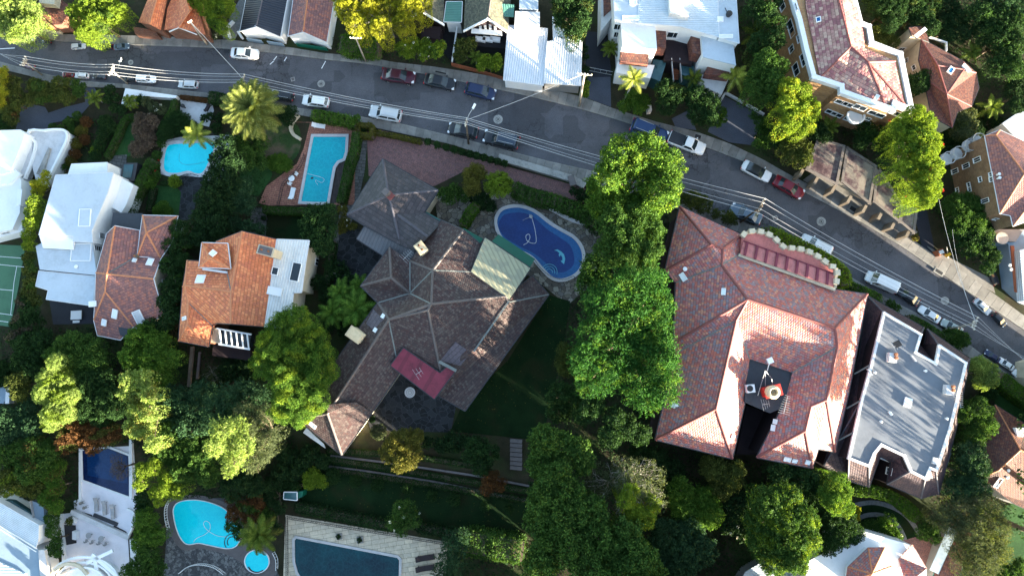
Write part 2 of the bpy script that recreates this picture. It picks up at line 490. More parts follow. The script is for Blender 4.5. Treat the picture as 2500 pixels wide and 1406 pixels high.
M = {}
def mats():
    D = M
    D['ground'] = lawn_mat('soil and leaf litter', (0.018, 0.02, 0.011), (0.05, 0.042, 0.025), (0.03, 0.042, 0.016))
    D['asphalt'] = asphalt_mat('street asphalt')
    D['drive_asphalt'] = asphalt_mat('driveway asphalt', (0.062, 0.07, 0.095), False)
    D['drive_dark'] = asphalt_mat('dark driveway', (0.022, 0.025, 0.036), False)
    D['slab'] = slab_mat('footpath concrete', (0.21, 0.2, 0.185))
    D['kerb'] = slab_mat('kerb stone', (0.24, 0.23, 0.21))
    D['concrete'] = plain('weathered concrete', (0.3, 0.29, 0.27), 0.85, 0.2, amt=0.5, scale=0.6)
    D['pale_conc'] = plain('pale concrete', (0.55, 0.55, 0.56), 0.8, 0.2, amt=0.25)
    D['garage_roof'] = None
    t = NT('stained garage roof')
    n = t.noise(t.pos(), 0.33, 6, 0.72)
    c = t.ramp(n, [(0.36, (0.045, 0.025, 0.03)), (0.47, (0.11, 0.075, 0.075)), (0.55, (0.2, 0.17, 0.14)), (0.72, (0.26, 0.22, 0.18))])
    c = t.mix(0.5, c, t.ramp(t.noise(t.pos(), 4, 4, 0.8), [(0.3, (0.6, 0.6, 0.6)), (0.7, (1.4, 1.4, 1.4))]), 'MULTIPLY')
    D['garage_roof'] = t.set(c, 0.9, 0.2)
    D['white_wall'] = plain('white render', (0.78, 0.78, 0.78), 0.7, 0.2, amt=0.08)
    D['white_roof'] = plain('pale membrane roof', (0.44, 0.5, 0.56), 0.6, 0.3, amt=0.2, scale=0.35)
    D['white_bright'] = plain('bright white membrane', (0.74, 0.75, 0.76), 0.6, 0.3, amt=0.12, scale=0.3)
    D['villa_floor'] = plain('white terrace screed', (0.76, 0.73, 0.77), 0.7, 0.3, amt=0.1)
    D['cream_wall'] = plain('cream render', (0.5, 0.44, 0.33), 0.85, 0.2, amt=0.25)
    D['grey_wall'] = plain('grey render', (0.2, 0.2, 0.2), 0.85, 0.2)
    D['dark_wall'] = plain('dark brick face', (0.03, 0.022, 0.025), 0.9, 0.1)
    D['black_wall'] = plain('black painted wall', (0.012, 0.012, 0.014), 0.8, 0.2)
    D['brick_ochre'] = brick_mat('ochre brick', (0.5, 0.27, 0.11), (0.36, 0.17, 0.07), (0.3, 0.24, 0.17), bw=0.42, bh=0.16)
    D['brick_brown'] = brick_mat('brown brick', (0.27, 0.15, 0.08), (0.17, 0.09, 0.05), (0.2, 0.16, 0.12), bw=0.42, bh=0.16)
    D['brick_red'] = brick_mat('red brick', (0.26, 0.09, 0.05), (0.16, 0.055, 0.035), (0.16, 0.13, 0.1), bw=0.42, bh=0.16)
    D['tile_red'] = tile_mat('mottled red tiles', [(0.38, 0.11, 0.1), (0.3, 0.15, 0.145), (0.48, 0.13, 0.09), (0.24, 0.18, 0.2), (0.34, 0.11, 0.105), (0.5, 0.21, 0.14), (0.25, 0.14, 0.15), (0.44, 0.16, 0.145)], 0.36, 0.4, 0.5, 0.35, 0.1)
    D['tile_brown'] = tile_mat('brown weathered tiles', [(0.064, 0.04, 0.038), (0.075, 0.048, 0.045), (0.054, 0.034, 0.034), (0.086, 0.058, 0.053), (0.066, 0.034, 0.032), (0.1, 0.075, 0.068)], 0.3, 0.36, 0.65, 0.25, 0.25)
    D['tile_dark'] = tile_mat('charcoal tiles', [(0.046, 0.038, 0.042), (0.058, 0.048, 0.053), (0.038, 0.032, 0.036)], 0.6, 0.62, 0.5, 0.4, 0.1)
    D['tile_orange'] = tile_mat('orange tiles', [(0.68, 0.21, 0.09), (0.62, 0.18, 0.075), (0.74, 0.26, 0.11), (0.55, 0.16, 0.08)], 0.45, 0.5, 0.6, 0.3, 0.12, moss=(0.3, 0.11, 0.07))
    D['tile_oldred'] = tile_mat('old red tiles', [(0.28, 0.12, 0.105), (0.23, 0.105, 0.1), (0.32, 0.14, 0.115), (0.2, 0.1, 0.095), (0.38, 0.14, 0.1)], 0.45, 0.5, 0.7, 0.3, 0.25, moss=(0.17, 0.1, 0.09))
    D['tile_pink'] = tile_mat('pale pink tiles', [(0.4, 0.22, 0.19), (0.3, 0.13, 0.13), (0.46, 0.3, 0.24), (0.34, 0.19, 0.16), (0.25, 0.1, 0.11)], 0.7, 0.7, 0.7, 0.25, 0.15, moss=(0.25, 0.16, 0.13))
    D['tile_rust'] = tile_mat('rust brown tiles', [(0.16, 0.055, 0.04), (0.11, 0.04, 0.035), (0.2, 0.08, 0.05), (0.13, 0.06, 0.05)], 0.35, 0.36, 0.7, 0.3, 0.3, moss=(0.1, 0.06, 0.05))
    D['tile_mansard'] = tile_mat('plum mansard tiles', [(0.06, 0.036, 0.045), (0.08, 0.045, 0.05), (0.05, 0.03, 0.04)], 0.4, 0.42, 0.6, 0.3, 0.1)
    D['tile_olive'] = tile_mat('olive shingles', [(0.12, 0.12, 0.085), (0.09, 0.09, 0.07), (0.15, 0.14, 0.1)], 0.3, 0.34, 0.8, 0.2, 0.2)
    D['tile_patch'] = tile_mat('purple patch tiles', [(0.1, 0.08, 0.095), (0.085, 0.07, 0.085)], 0.6, 0.6, 0.6, 0.4, 0.05)
    D['corr_white'] = corr_mat('white ribbed sheet', (0.62, 0.65, 0.7), 0.42)
    D['corr_white_u'] = corr_mat('white ribbed sheet across', (0.66, 0.66, 0.64), 0.42, 'u')
    D['corr_pale'] = corr_mat('pale blue ribbed sheet', (0.5, 0.57, 0.63), 0.36, 'u')
    D['corr_beige'] = corr_mat('beige ribbed sheet', (0.36, 0.34, 0.22), 0.6, 'u', stain=(0.25, 0.24, 0.17), amt=.15)
    D['corr_dark'] = corr_mat('charcoal ribbed sheet', (0.1, 0.1, 0.11), 0.5, 'v')
    D['corr_green'] = corr_mat('green ribbed sheet', (0.07, 0.2, 0.16), 0.35, 'v')
    D['green_metal'] = plain('green sheet', (0.0, 0.09, 0.055), 0.5, 0.4, amt=0.15)
    D['teal_metal'] = plain('teal gutter', (0.02, 0.1, 0.085), 0.5, 0.4)
    D['red_metal'] = corr_mat('maroon sheet roof', (0.17, 0.022, 0.04), 2.2, 'v', amt=0.5)
    D['red_deck'] = plain('salmon red sheet', (0.5, 0.17, 0.155), .6, .3, amt=0.45)
    D['maroon_rib'] = plain('maroon rib', (0.16, 0.03, 0.05), 0.6, 0.3)
    D['grey_roof'] = plain('grey membrane roof', (0.15, 0.165, 0.19), 0.8, 0.2, amt=0.22, scale=0.25)
    D['dark_roof'] = plain('dark flat roof', (0.04, 0.045, 0.055), 0.7, 0.3, amt=0.2)
    D['navy_roof'] = corr_mat('navy sheet roof', (0.018, 0.022, 0.035), 0.5, 'v')
    D['blue_roof'] = plain('blue grey roof', (0.2, 0.27, 0.34), 0.7, 0.3, amt=0.15, scale=0.4)
    D['cap_red'] = plain('red ridge tile', (0.2, 0.06, 0.055), 0.6, 0.4, amt=0.3, scale=2)
    D['cap_grey'] = plain('grey ridge tile', (0.11, 0.09, 0.085), 0.6, 0.4, amt=0.3, scale=2)
    D['cap_dark'] = plain('charcoal ridge tile', (0.075, 0.07, 0.085), 0.6, 0.4, amt=0.3, scale=2)
    D['cap_orange'] = plain('orange ridge tile', (0.5, 0.19, 0.09), 0.6, 0.4, amt=0.2, scale=2)
    D['flash'] = plain('weathered flashing', (0.15, 0.16, 0.15), 0.6, 0.4, amt=0.3)
    D['gutter_dark'] = plain('dark gutter', (0.03, 0.03, 0.035), 0.5, 0.4)
    D['gutter_white'] = plain('white gutter', (0.65, 0.65, 0.66), 0.5, 0.4)
    D['white_paint'] = plain('white paint', (0.8, 0.8, 0.8), 0.5, 0.4, amt=0.05)
    D['red_paint'] = plain('red painted steel', (0.5, 0.03, 0.02), 0.5, 0.4)
    D['metal'] = plain('galvanised steel', (0.4, 0.4, 0.4), 0.4, 0.5, 0.3)
    D['iron'] = plain('black iron', (0.02, 0.02, 0.022), 0.6, 0.4)
    D['glass'] = plain('window glass', (0.02, 0.03, 0.04), 0.06, 0.6, amt=0.1)
    D['teal_glass'] = plain('teal roof glass', (0.03, 0.085, 0.1), 0.08, 0.6, amt=0.3)
    D['blind'] = plain('pale blind', (0.55, 0.58, 0.6), 0.6, 0.2)
    D['sky_glass'] = plain('skylight pane', (0.75, 0.78, 0.8), 0.2, 0.5, amt=0.05)
    D['parapet_brown'] = plain('brown stained concrete', (0.16, 0.135, 0.12), .9, .2, amt=.4)
    D['sandstone'] = plain('sandstone block', (0.6, 0.48, 0.31), 0.9, 0.15, amt=0.2, scale=2)
    D['bark'] = plain('grey brown bark', (0.13, 0.1, 0.075), 0.95, 0.1, amt=0.4, scale=2)
    D['pale_bark'] = plain('pale grey bark', (0.32, 0.3, 0.27), 0.9, 0.1, amt=0.35, scale=2)
    D['pole_wood'] = plain('weathered pole timber', (0.3, 0.27, 0.23), 0.9, 0.15, amt=0.4, scale=3)
    D['porcelain'] = plain('pale insulator', (0.6, 0.58, 0.5), 0.4, 0.4)
    D['wire'] = plain('aluminium conductor', (0.5, 0.5, 0.51), 0.4, 0.5)
    D['lawn'] = lawn_mat('lawn grass', (0.016, 0.055, 0.016), (0.035, 0.09, 0.025))
    D['lawn_dark'] = lawn_mat('shade toned lawn', (0.004, 0.014, 0.004), (0.01, 0.028, 0.008), (0.014, 0.02, 0.007))  # darker lawn copy, the gardens' deep shade put into its colour
    D['lawn_dry'] = lawn_mat('worn lawn', (0.02, 0.05, 0.016), (0.045, 0.075, 0.025), (0.12, 0.09, 0.06))
    D['court'] = plain('green court surface', (0.07, 0.16, 0.095), 0.8, 0.2, amt=0.2, scale=0.3)
    D['brick_pave'] = block_mat('brick paving', (0.27, 0.13, 0.12), (0.17, 0.095, 0.095), (0.08, 0.06, 0.06), 0.34, 0.17, 0.5, 0.02)
    D['terracotta'] = block_mat('terracotta pavers', (0.42, 0.19, 0.13), (0.3, 0.12, 0.09), (0.15, 0.08, 0.06), 0.4, 0.3, 0.2, 0.03)
    D['timber_deck'] = block_mat('old timber deck', (0.075, 0.055, 0.05), (0.05, 0.04, 0.038), (0.015, 0.012, 0.012), 3.0, 0.18, 1.35, 0.02)
    D['crazy'] = stone_mat('crazy paving', [(0.15, 0.13, 0.1), (0.2, 0.18, 0.15), (0.1, 0.085, 0.07), (0.25, 0.23, 0.19), (0.14, 0.13, 0.12)], 1.5, (0.05, 0.045, 0.04), .045)
    D['crazy_dark'] = stone_mat('dark slate paving', [(0.018, 0.02, 0.024), (0.028, 0.032, 0.036), (0.012, 0.014, 0.016)], 1.2, (0.045, 0.05, 0.056), 0.03)
    D['path_stone'] = block_mat('grey path stone', (0.13, 0.125, 0.12), (0.08, 0.08, 0.078), (0.025, 0.03, 0.022), 0.7, 0.5, 0.15)
    D['sand_pave'] = block_mat('sandstone flags', (0.66, 0.56, 0.42), (0.52, 0.45, 0.35), (0.2, 0.16, 0.12), 1.15, 0.62, -0.16, 0.02)
    D['gravel'] = plain('grey gravel', (0.16, 0.16, 0.16), 0.95, 0.1, amt=0.5, scale=3)
    D['cyan'] = water_mat('bright cyan pool water', (0.01, 0.76, 0.86), (0.005, 0.68, 0.8))
    D['crazy_grey'] = stone_mat('small grey paving', [(0.085, 0.085, 0.09), (0.13, 0.13, 0.13), (0.06, 0.06, 0.065), (0.16, 0.16, 0.16)], 2.6, (0.04, 0.04, 0.045), .04)
    D['turq'] = water_mat('turquoise pool water', (0.0, 0.36, 0.42), (0.0, 0.3, 0.38))
    D['blue_shelf'] = water_mat('pale blue shelf water', (0.01, 0.1, 0.27), (0.01, 0.08, 0.24))
    D['blue'] = water_mat('deep blue pool water', (0.003, 0.034, 0.17), (0.002, 0.024, 0.13))
    D['lapblue'] = water_mat('mid blue pool water', (0.006, 0.036, 0.12), (0.004, 0.026, 0.09))  # middle blue of the lap pool's inner water
    D['navy'] = water_mat('navy pool water', (0.006, 0.02, 0.075), (0.003, 0.01, 0.045))
    D['teal'] = water_mat('dark teal pool water', (0.001, 0.05, 0.065), (0.001, 0.02, 0.034))
    D['coping'] = plain('pale coping', (0.5, 0.48, 0.48), 0.8, 0.2, amt=0.2, scale=1.5)
    D['coping_grey'] = plain('brown grey pebble surround', (0.13, 0.115, 0.115), 0.9, 0.2, amt=0.25, scale=1.5)
    D['mosaic'] = plain('pale blue mosaic', (0.12, 0.42, 0.52), 0.5, 0.3, amt=0.15)
    D['plastic_white'] = plain('white plastic', (0.82, 0.82, 0.82), 0.4, 0.4, amt=0.04)
    D['plastic_grey'] = plain('grey canvas', (0.33, 0.32, 0.32), 0.7, 0.2, amt=0.1)
    D['wicker'] = plain('dark wicker', (0.03, 0.022, 0.025), 0.7, 0.3)
    D['rubber'] = plain('tyre rubber', (0.015, 0.015, 0.015), 0.8, 0.2)
    D['alloy'] = plain('alloy rim', (0.55, 0.55, 0.56), 0.3, 0.5, 0.5, amt=0.05)
    D['car_glass'] = plain('car glass', (0.02, 0.03, 0.035), 0.05, 0.7, amt=0.05)
    D['lamp_clear'] = plain('headlamp lens', (0.7, 0.72, 0.74), 0.15, 0.6, amt=0.05)
    D['lamp_red'] = plain('tail lamp lens', (0.45, 0.01, 0.015), 0.2, 0.6, amt=0.05)
    D['timber_red'] = plain('red brown timber', (0.3, 0.1, 0.05), 0.8, 0.2, amt=0.25)
    D['yellow'] = plain('yellow paint', (0.7, 0.4, 0.03), 0.5, 0.4)
    D['terracotta_pot'] = plain('terracotta', (0.35, 0.14, 0.07), 0.8, 0.2)
    for k, a, b, c, tr in (
        ('green', (0.02, 0.054, 0.012), (0.04, 0.09, 0.02), (0.08, 0.145, 0.032), .3),
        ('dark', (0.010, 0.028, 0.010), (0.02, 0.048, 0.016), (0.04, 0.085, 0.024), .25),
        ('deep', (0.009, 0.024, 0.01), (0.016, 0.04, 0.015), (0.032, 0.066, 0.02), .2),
        ('lime', (0.07, 0.12, 0.012), (0.13, 0.2, 0.02), (0.21, 0.28, 0.035), .35),
        ('fresh', (0.032, 0.08, 0.012), (0.062, 0.132, 0.02), (0.12, 0.205, 0.034), .35),
        ('olive', (0.04, 0.055, 0.014), (0.07, 0.09, 0.022), (0.11, 0.13, 0.035), .3),
        ('grey', (0.04, 0.055, 0.028), (0.065, 0.085, 0.042), (0.1, 0.12, 0.06), .3),
        ('blue', (0.014, 0.042, 0.02), (0.028, 0.066, 0.032), (0.052, 0.105, 0.048), .25),
        ('yellow', (0.16, 0.18, 0.012), (0.25, 0.26, 0.02), (0.36, 0.35, 0.04), .4),
        ('emerald', (0.012, 0.048, 0.012), (0.024, 0.084, 0.018), (0.056, 0.15, 0.028), .3),
        ('date', (0.08, 0.1, 0.022), (0.13, 0.155, 0.035), (0.21, 0.23, 0.08), .35),
        ('cream', (0.1, 0.16, 0.035), (0.19, 0.27, 0.065), (0.32, 0.39, 0.13), .4),
        ('russet', (0.06, 0.03, 0.014), (0.095, 0.045, 0.02), (0.14, 0.07, 0.028), .3),
        ('plum', (0.08, 0.055, 0.05), (0.11, 0.08, 0.07), (0.15, 0.12, 0.09), .3),
        ('ochre', (0.06, 0.065, 0.014), (0.1, 0.1, 0.022), (0.15, 0.135, 0.032), .3),
        ('palm', (0.05, 0.08, 0.012), (0.09, 0.13, 0.02), (0.15, 0.19, 0.035), .35),
        ('palm_pale', (0.16, 0.2, 0.03), (0.25, 0.29, 0.05), (0.36, 0.37, 0.1), .4),
        ('flower_red', (0.4, 0.02, 0.02), (0.5, 0.04, 0.03), (0.35, 0.02, 0.03), .2),
        ('flower_white', (0.6, 0.6, 0.55), (0.7, 0.68, 0.6), (0.75, 0.72, 0.7), .2),
    ):
        D['L_' + k] = leaf_mat(k + ' leaves', a, b, c, tr)
mats()

# ------------------------------------------------------------------ setting sheets
_zc = [0.01]
def sheet(name, pts, mat, z=None, thick=0.0, smooth=0, label=None):
    """flat piece of the setting; pts are picture points on the ground"""
    if z is None:
        _zc[0] += 0.0016; z = _zc[0]
    if smooth: pts = smooth_loop(pts, smooth)
    loop = ccw([tuple(P(x, y, z)[:2]) for x, y in pts])
    mb = MB(); mb.prism(loop, -0.02 if thick == 0 else z - thick, z)
    o = mb.build(name, M[mat] if isinstance(mat, str) else mat)
    tag(o, kind='structure')
    if label: o['label'] = label
    return o

# ------------------------------------------------------------------ buildings
class Bld:
    def __init__(s, name, label, cat, cx, cy, k=None, group=None, zs=1.0):
        s.zs = zs
        s.k = kf(cx, cy) if k is None else k
        s.root = empty(name, P(cx, cy, 0), label, cat, group)
        s.rf = []; s.wf = []          # (points, normal) of roof and wall faces
    def W(s, px, py, z): return P(px, py, z * s.k * s.zs)
    def roof(s, V, F, mat, wall='white_wall', thick=0.18, eave=0.35, base=0.0, cap=None, valley=None, gutter=None, name='roof', wname='wall', capr=0.14):
        k = s.k
        V = [s.W(*v) for v in V]
        faces = []
        for f in F:
            n = Vector((0, 0, 0))
            for i in range(len(f)):
                a, b = V[f[i]], V[f[(i + 1) % len(f)]]
                n += a.cross(b)
            faces.append((list(f) if n.z > 0 else list(f)[::-1], (n if n.z > 0 else -n).normalized()))
        vs = list(V); nv = len(V); th = thick * k
        vs += [v - Vector((0, 0, th)) for v in V]
        fs = []; us = []
        edges = {}
        for fi, (f, n) in enumerate(faces):
            u = Vector((0, 0, 1)).cross(n)
            u = Vector((1, 0, 0)) if u.length < 0.04 else u.normalized()
            if n.z > 0.9985:           # flat: run along its longest edge
                e = max(((V[f[(i + 1) % len(f)]] - V[f[i]]) for i in range(len(f))), key=lambda q: q.length)
                u = Vector((e.x, e.y, 0)).normalized()
            w = n.cross(u).normalized()
            for tri in (tessellate_polygon([[V[i] for i in f]]) if len(f) > 3 else [(0, 1, 2)]):
                t3 = [f[q] for q in tri]
                if (V[t3[1]] - V[t3[0]]).cross(V[t3[2]] - V[t3[0]]).z < 0: t3 = t3[::-1]
                fs.append(t3); us.append([(V[i].dot(u) / k, V[i].dot(w) / k) for i in t3])
                fs.append([i + nv for i in t3][::-1]); us.append([(0, 0)] * 3)
            for i in range(len(f)):
                edges[(f[i], f[(i + 1) % len(f)])] = fi
            s.rf.append(([V[i] for i in f], n))
        bnd = [e for e in edges if (e[1], e[0]) not in edges]
        for a, b in bnd:
            fs.append([b, a, a + nv, b + nv]); us.append([(0, 0), (1, 0), (1, .1), (0, .1)])
        ro = mk(name, vs, fs, M[mat], s.root, us)
        # ridge caps and valleys
        if cap:
            mb = MB(); vb = MB()
            for (a, b), fi in edges.items():
                if (b, a) in edges and a < b:
                    fj = edges[(b, a)]
                    n1, n2 = faces[fi][1], faces[fj][1]
                    c2 = sum((V[i] for i in faces[fj][0]), Vector()) / len(faces[fj][0])
                    side = (c2 - V[a]).dot(n1)
                    if n1.dot(n2) > 0.995: continue
                    d = V[b] - V[a]
                    if side < 0:
                        L = d.length; m = max(1, int(L / (0.5 * k))); up = (n1 + n2).normalized()
                        x = d.normalized().cross(up).normalized(); r = capr * k
                        for q in range(m):
                            p0 = V[a] + d * (q / m); p1 = V[a] + d * ((q + 1.06) / m)
                            if q == m - 1: p1 = V[b]
                            e0, e1 = (1.0, 1.18)
                            pr = lambda p, e: [p - x * r * e - up * r * .25, p - x * r * .6 * e + up * r * .45 * e, p + up * r * .7 * e, p + x * r * .6 * e + up * r * .45 * e, p + x * r * e - up * r * .25]
                            A = pr(p0, e0); Bq = pr(p1, e1)
                            mb.add(A + Bq, [[i, i + 1, i + 6, i + 5] for i in range(4)] + [[4, 3, 2, 1, 0], [5, 6, 7, 8, 9]])
                    elif valley:
                        up = (n1 + n2).normalized()
                        vb.obox((V[a] + V[b]) / 2 + up * 0.03, d.normalized().cross(up).normalized() * 0.09 * k, up * 0.02, d / 2)
            if mb.v: mb.build('ridge_cap', M[cap], ro)
            if vb.v: vb.build('valley_flashing', M[valley], ro)
        if gutter:
            mb = MB()
            for a, b in bnd:
                d = (V[b] - V[a]).normalized(); o = Vector((d.y, -d.x, 0)) * 0.07 * k - Vector((0, 0, th * 0.55))
                mb.bar(V[a] + o - d * 0.05, V[b] + o + d * 0.05, 0.14 * k, 0.13 * k)
            mb.build('gutter', M[gutter], ro)
        if wall:
            nxt = {}
            for a, b in bnd: nxt.setdefault(a, []).append(b)
            mbw = MB()
            seen = set()
            for a0, b0 in bnd:
                if (a0, b0) in seen: continue
                loop = [a0]; cur = b0; seen.add((a0, b0)); guard = 0
                while cur != a0 and guard < 200:
                    loop.append(cur); guard += 1
                    c = [q for q in nxt.get(cur, []) if (cur, q) not in seen]
                    if not c: break
                    seen.add((cur, c[0])); cur = c[0]
                if len(loop) < 3: continue
                pts = [V[i] for i in loop]
                ins = offset_loop([(p.x, p.y) for p in pts], eave * k) if eave else [Vector((p.x, p.y)) for p in pts]
                acc = 0; zb = base * k * s.zs - (0.05 if base == 0 else 0)
                for i in range(len(loop)):
                    j = (i + 1) % len(loop)
                    a = ins[i]; b = ins[j]; L = (b - a).length
                    za = pts[i].z - th * 0.8; zb2 = pts[j].z - th * 0.8
                    q = [Vector((a.x, a.y, zb)), Vector((b.x, b.y, zb)), Vector((b.x, b.y, zb2)), Vector((a.x, a.y, za))]
                    mbw.add(q, [[0, 1, 2, 3]], [[(acc / k, zb / k), ((acc + L) / k, zb / k), ((acc + L) / k, zb2 / k), (acc / k, za / k)]])
                    acc += L
                    n = Vector((b.y - a.y, -(b.x - a.x), 0))
                    if n.length > 1e-4: s.wf.append((q, n.normalized()))
            mbw.build(wname, M[wall], s.root)
        return ro
    def hit(s, px, py, faces):
        o = Vector((0, 0, CAM_H)); d = (P(px, py, 0) - o).normalized(); best = None
        for pts, n in faces:
            dn = d.dot(n)
            if dn > -1e-4: continue
            c = sum(pts, Vector()) / len(pts)
            t = (c - o).dot(n) / dn
            if t <= 0: continue
            h = o + d * t
            ax = max(range(3), key=lambda i: abs(n[i])); u, v = [(1, 2), (0, 2), (0, 1)][ax]
            if pip(h[u], h[v], [(p[u], p[v]) for p in pts]) and (best is None or t < best[0]): best = (t, h, n)
        return best
    def win(s, px, py, w, h, frame='white_paint', pane='glass', cols=2, rows=1, name='window', label=None):
        b = s.hit(px, py, s.wf)
        if not b: return None
        _, c, n = b; k = s.k; w *= k; h *= k
        u = Vector((-n.y, n.x, 0)); z = Vector((0, 0, 1)); fw = 0.09 * k + 0.02
        mb = MB()
        for sx in (-1, 1): mb.obox(c + u * sx * w / 2 + n * .03, u * fw / 2, n * .05, z * (h / 2 + fw / 2))
        for sz in (-1, 1): mb.obox(c + z * sz * h / 2 + n * (.03 if sz > 0 else .07), u * (w / 2 + fw / 2), n * (.048 if sz > 0 else .09), z * fw / 2)
        for i in range(1, cols): mb.obox(c + u * (i / cols - .5) * w + n * .028, u * fw / 4, n * .03, z * h / 2)
        for i in range(1, rows): mb.obox(c + z * (i / rows - .5) * h + n * .027, u * w / 2, n * .028, z * fw / 4)
        f = mb.build(name, M[frame], s.root)
        if label: f['label'] = label
        g = MB(); g.obox(c + n * .012, u * w / 2, n * .02, z * h / 2); g.build('pane', M[pane], f)
        return f
    def onroof(s, px, py):
        b = s.hit(px, py, s.rf)
        if not b: return s.W(px, py, 8), Vector((0, 0, 1)), Vector((1, 0, 0)), Vector((0, 1, 0))
        _, c, n = b
        u = Vector((0, 0, 1)).cross(n); u = u.normalized() if u.length > .05 else Vector((1, 0, 0))
        return c, n, u, n.cross(u)
    def sky(s, px, py, w, h, name='skylight', frame='white_paint', pane='sky_glass', rot=0):
        c, n, u, v = s.onroof(px, py); k = s.k; w *= k; h *= k
        if rot:
            u, v = u * math.cos(rot) + v * math.sin(rot), v * math.cos(rot) - u * math.sin(rot)
        mb = MB()
        for sg in (-1, 1):
            mb.obox(c + u * sg * w / 2 + n * .08, u * .05, v * (h / 2 + .05), n * .09)
            mb.obox(c + v * sg * h / 2 + n * .08, u * (w / 2 - .05), v * .05, n * .088)
        f = mb.build(name, M[frame], s.root)
        g = MB(); g.obox(c + n * .06, u * (w / 2 - .04), v * (h / 2 - .04), n * .06); g.build('pane', M[pane], f)
        return f
    def vent(s, px, py, r=0.16, h=0.5, mat='white_paint', name='roof_vent'):
        c, n, u, v = s.onroof(px, py); k = s.k
        mb = MB(); mb.lathe(c - Vector((0, 0, .1)), [(r * k * .7, 0), (r * k * .7, h * k * .8), (r * k * 1.2, h * k * .82), (r * k * 1.1, h * k), (r * .2, h * k * 1.1)], 10)
        return mb.build(name, M[mat], s.root)
    def chim(s, px, py, w, d, h, rz, mat='sandstone', capm=None, pots=2):
        """chimney whose top is seen at (px, py)"""
        k = s.k; c, n, u, v = s.onroof(px, py)
        top = P(px, py, c.z + h * k)
        zb = c.z - 2.0 * k
        mb = MB(); ht = top.z - zb
        mb.box((top.x, top.y, zb + ht / 2), w * k, d * k, ht, rz)
        mb.box((top.x, top.y, top.z - .12 * k), w * k * 1.16, d * k * 1.16, .22 * k, rz)
        o = mb.build('chimney', M[mat], s.root)
        if capm:
            q = MB(); q.box((top.x, top.y, top.z + .05 * k), w * k * .95, d * k * .95, .1 * k, rz); q.build('chimney_cap', M[capm], o)
        for i in range(pots):
            q = MB(); off = (i - (pots - 1) / 2) * w * k * .5
            pc = top + Vector((math.cos(rz), math.sin(rz), 0)) * off
            q.lathe(pc, [(.13 * k, 0), (.15 * k, .4 * k), (.11 * k, .42 * k), (.1 * k, .2 * k)], 10); q.build('chimney_pot', M['terracotta_pot'], o)
        return o
    def strip(s, pts, w, h, mat, name='parapet', closed=True):
        """solid band along a chain of (px,py,z) points"""
        V = [s.W(*p) for p in pts]; mb = MB(); n = len(V)
        for i in range(n if closed else n - 1):
            a, b = V[i], V[(i + 1) % n]; d = (b - a).normalized()
            e = d * w * s.k * .5
            x = d.cross(Vector((0, 0, 1))).normalized()
            zz = Vector((0, 0, (h * s.k) / 2 + 0.002 * (i % 3)))
            mb.obox((a + b) / 2, x * w * s.k / 2, zz, (b - a) / 2 + (e if True else 0))
        return mb.build(name, M[mat], s.root)
    def slab(s, pts, z0, z1, mat, name):
        z0 *= s.zs; z1 *= s.zs
        loop = ccw([tuple(P(x, y, z1 * s.k)[:2]) for x, y in pts]); mb = MB(); mb.prism(loop, z0 * s.k, z1 * s.k)
        # faces usable for windows / roof things
        n = len(loop)
        for i in range(n):
            a, b = loop[i], loop[(i + 1) % n]; nn = Vector((b[1] - a[1], a[0] - b[0], 0))
            if nn.length > 1e-4:
                s.wf.append(([Vector((*a, z0 * s.k)), Vector((*b, z0 * s.k)), Vector((*b, z1 * s.k)), Vector((*a, z1 * s.k))], nn.normalized()))
        s.rf.append(([Vector((*q, z1 * s.k)) for q in loop], Vector((0, 0, 1))))
        return mb.build(name, M[mat], s.root)

def hip(b, c, apexes, mat, **kw):
    pass

# ------------------------------------------------------------------ plants
def unit(n):
    v = RNG.normal(size=(n, 3)); return v / np.linalg.norm(v, axis=1, keepdims=True)

def leafquads(p, nrm, s, flat=0.5, aspect=0.5):
    """pointed leaf faces at p, roughly square to nrm"""
    n = len(p)
    a = unit(n)
    nn = nrm * flat + unit(n) * (1 - flat); nn /= np.linalg.norm(nn, axis=1, keepdims=True) + 1e-9
    a = a - nn * (a * nn).sum(1, keepdims=True); a /= np.linalg.norm(a, axis=1, keepdims=True) + 1e-9
    b = np.cross(nn, a)
    sz = (s * RNG.uniform(0.65, 1.35, n))[:, None]
    q = np.empty((n, 4, 3))
    q[:, 0] = p - a * sz; q[:, 1] = p + b * sz * aspect; q[:, 2] = p + a * sz; q[:, 3] = p - b * sz * aspect
    return q.reshape(-1, 3)

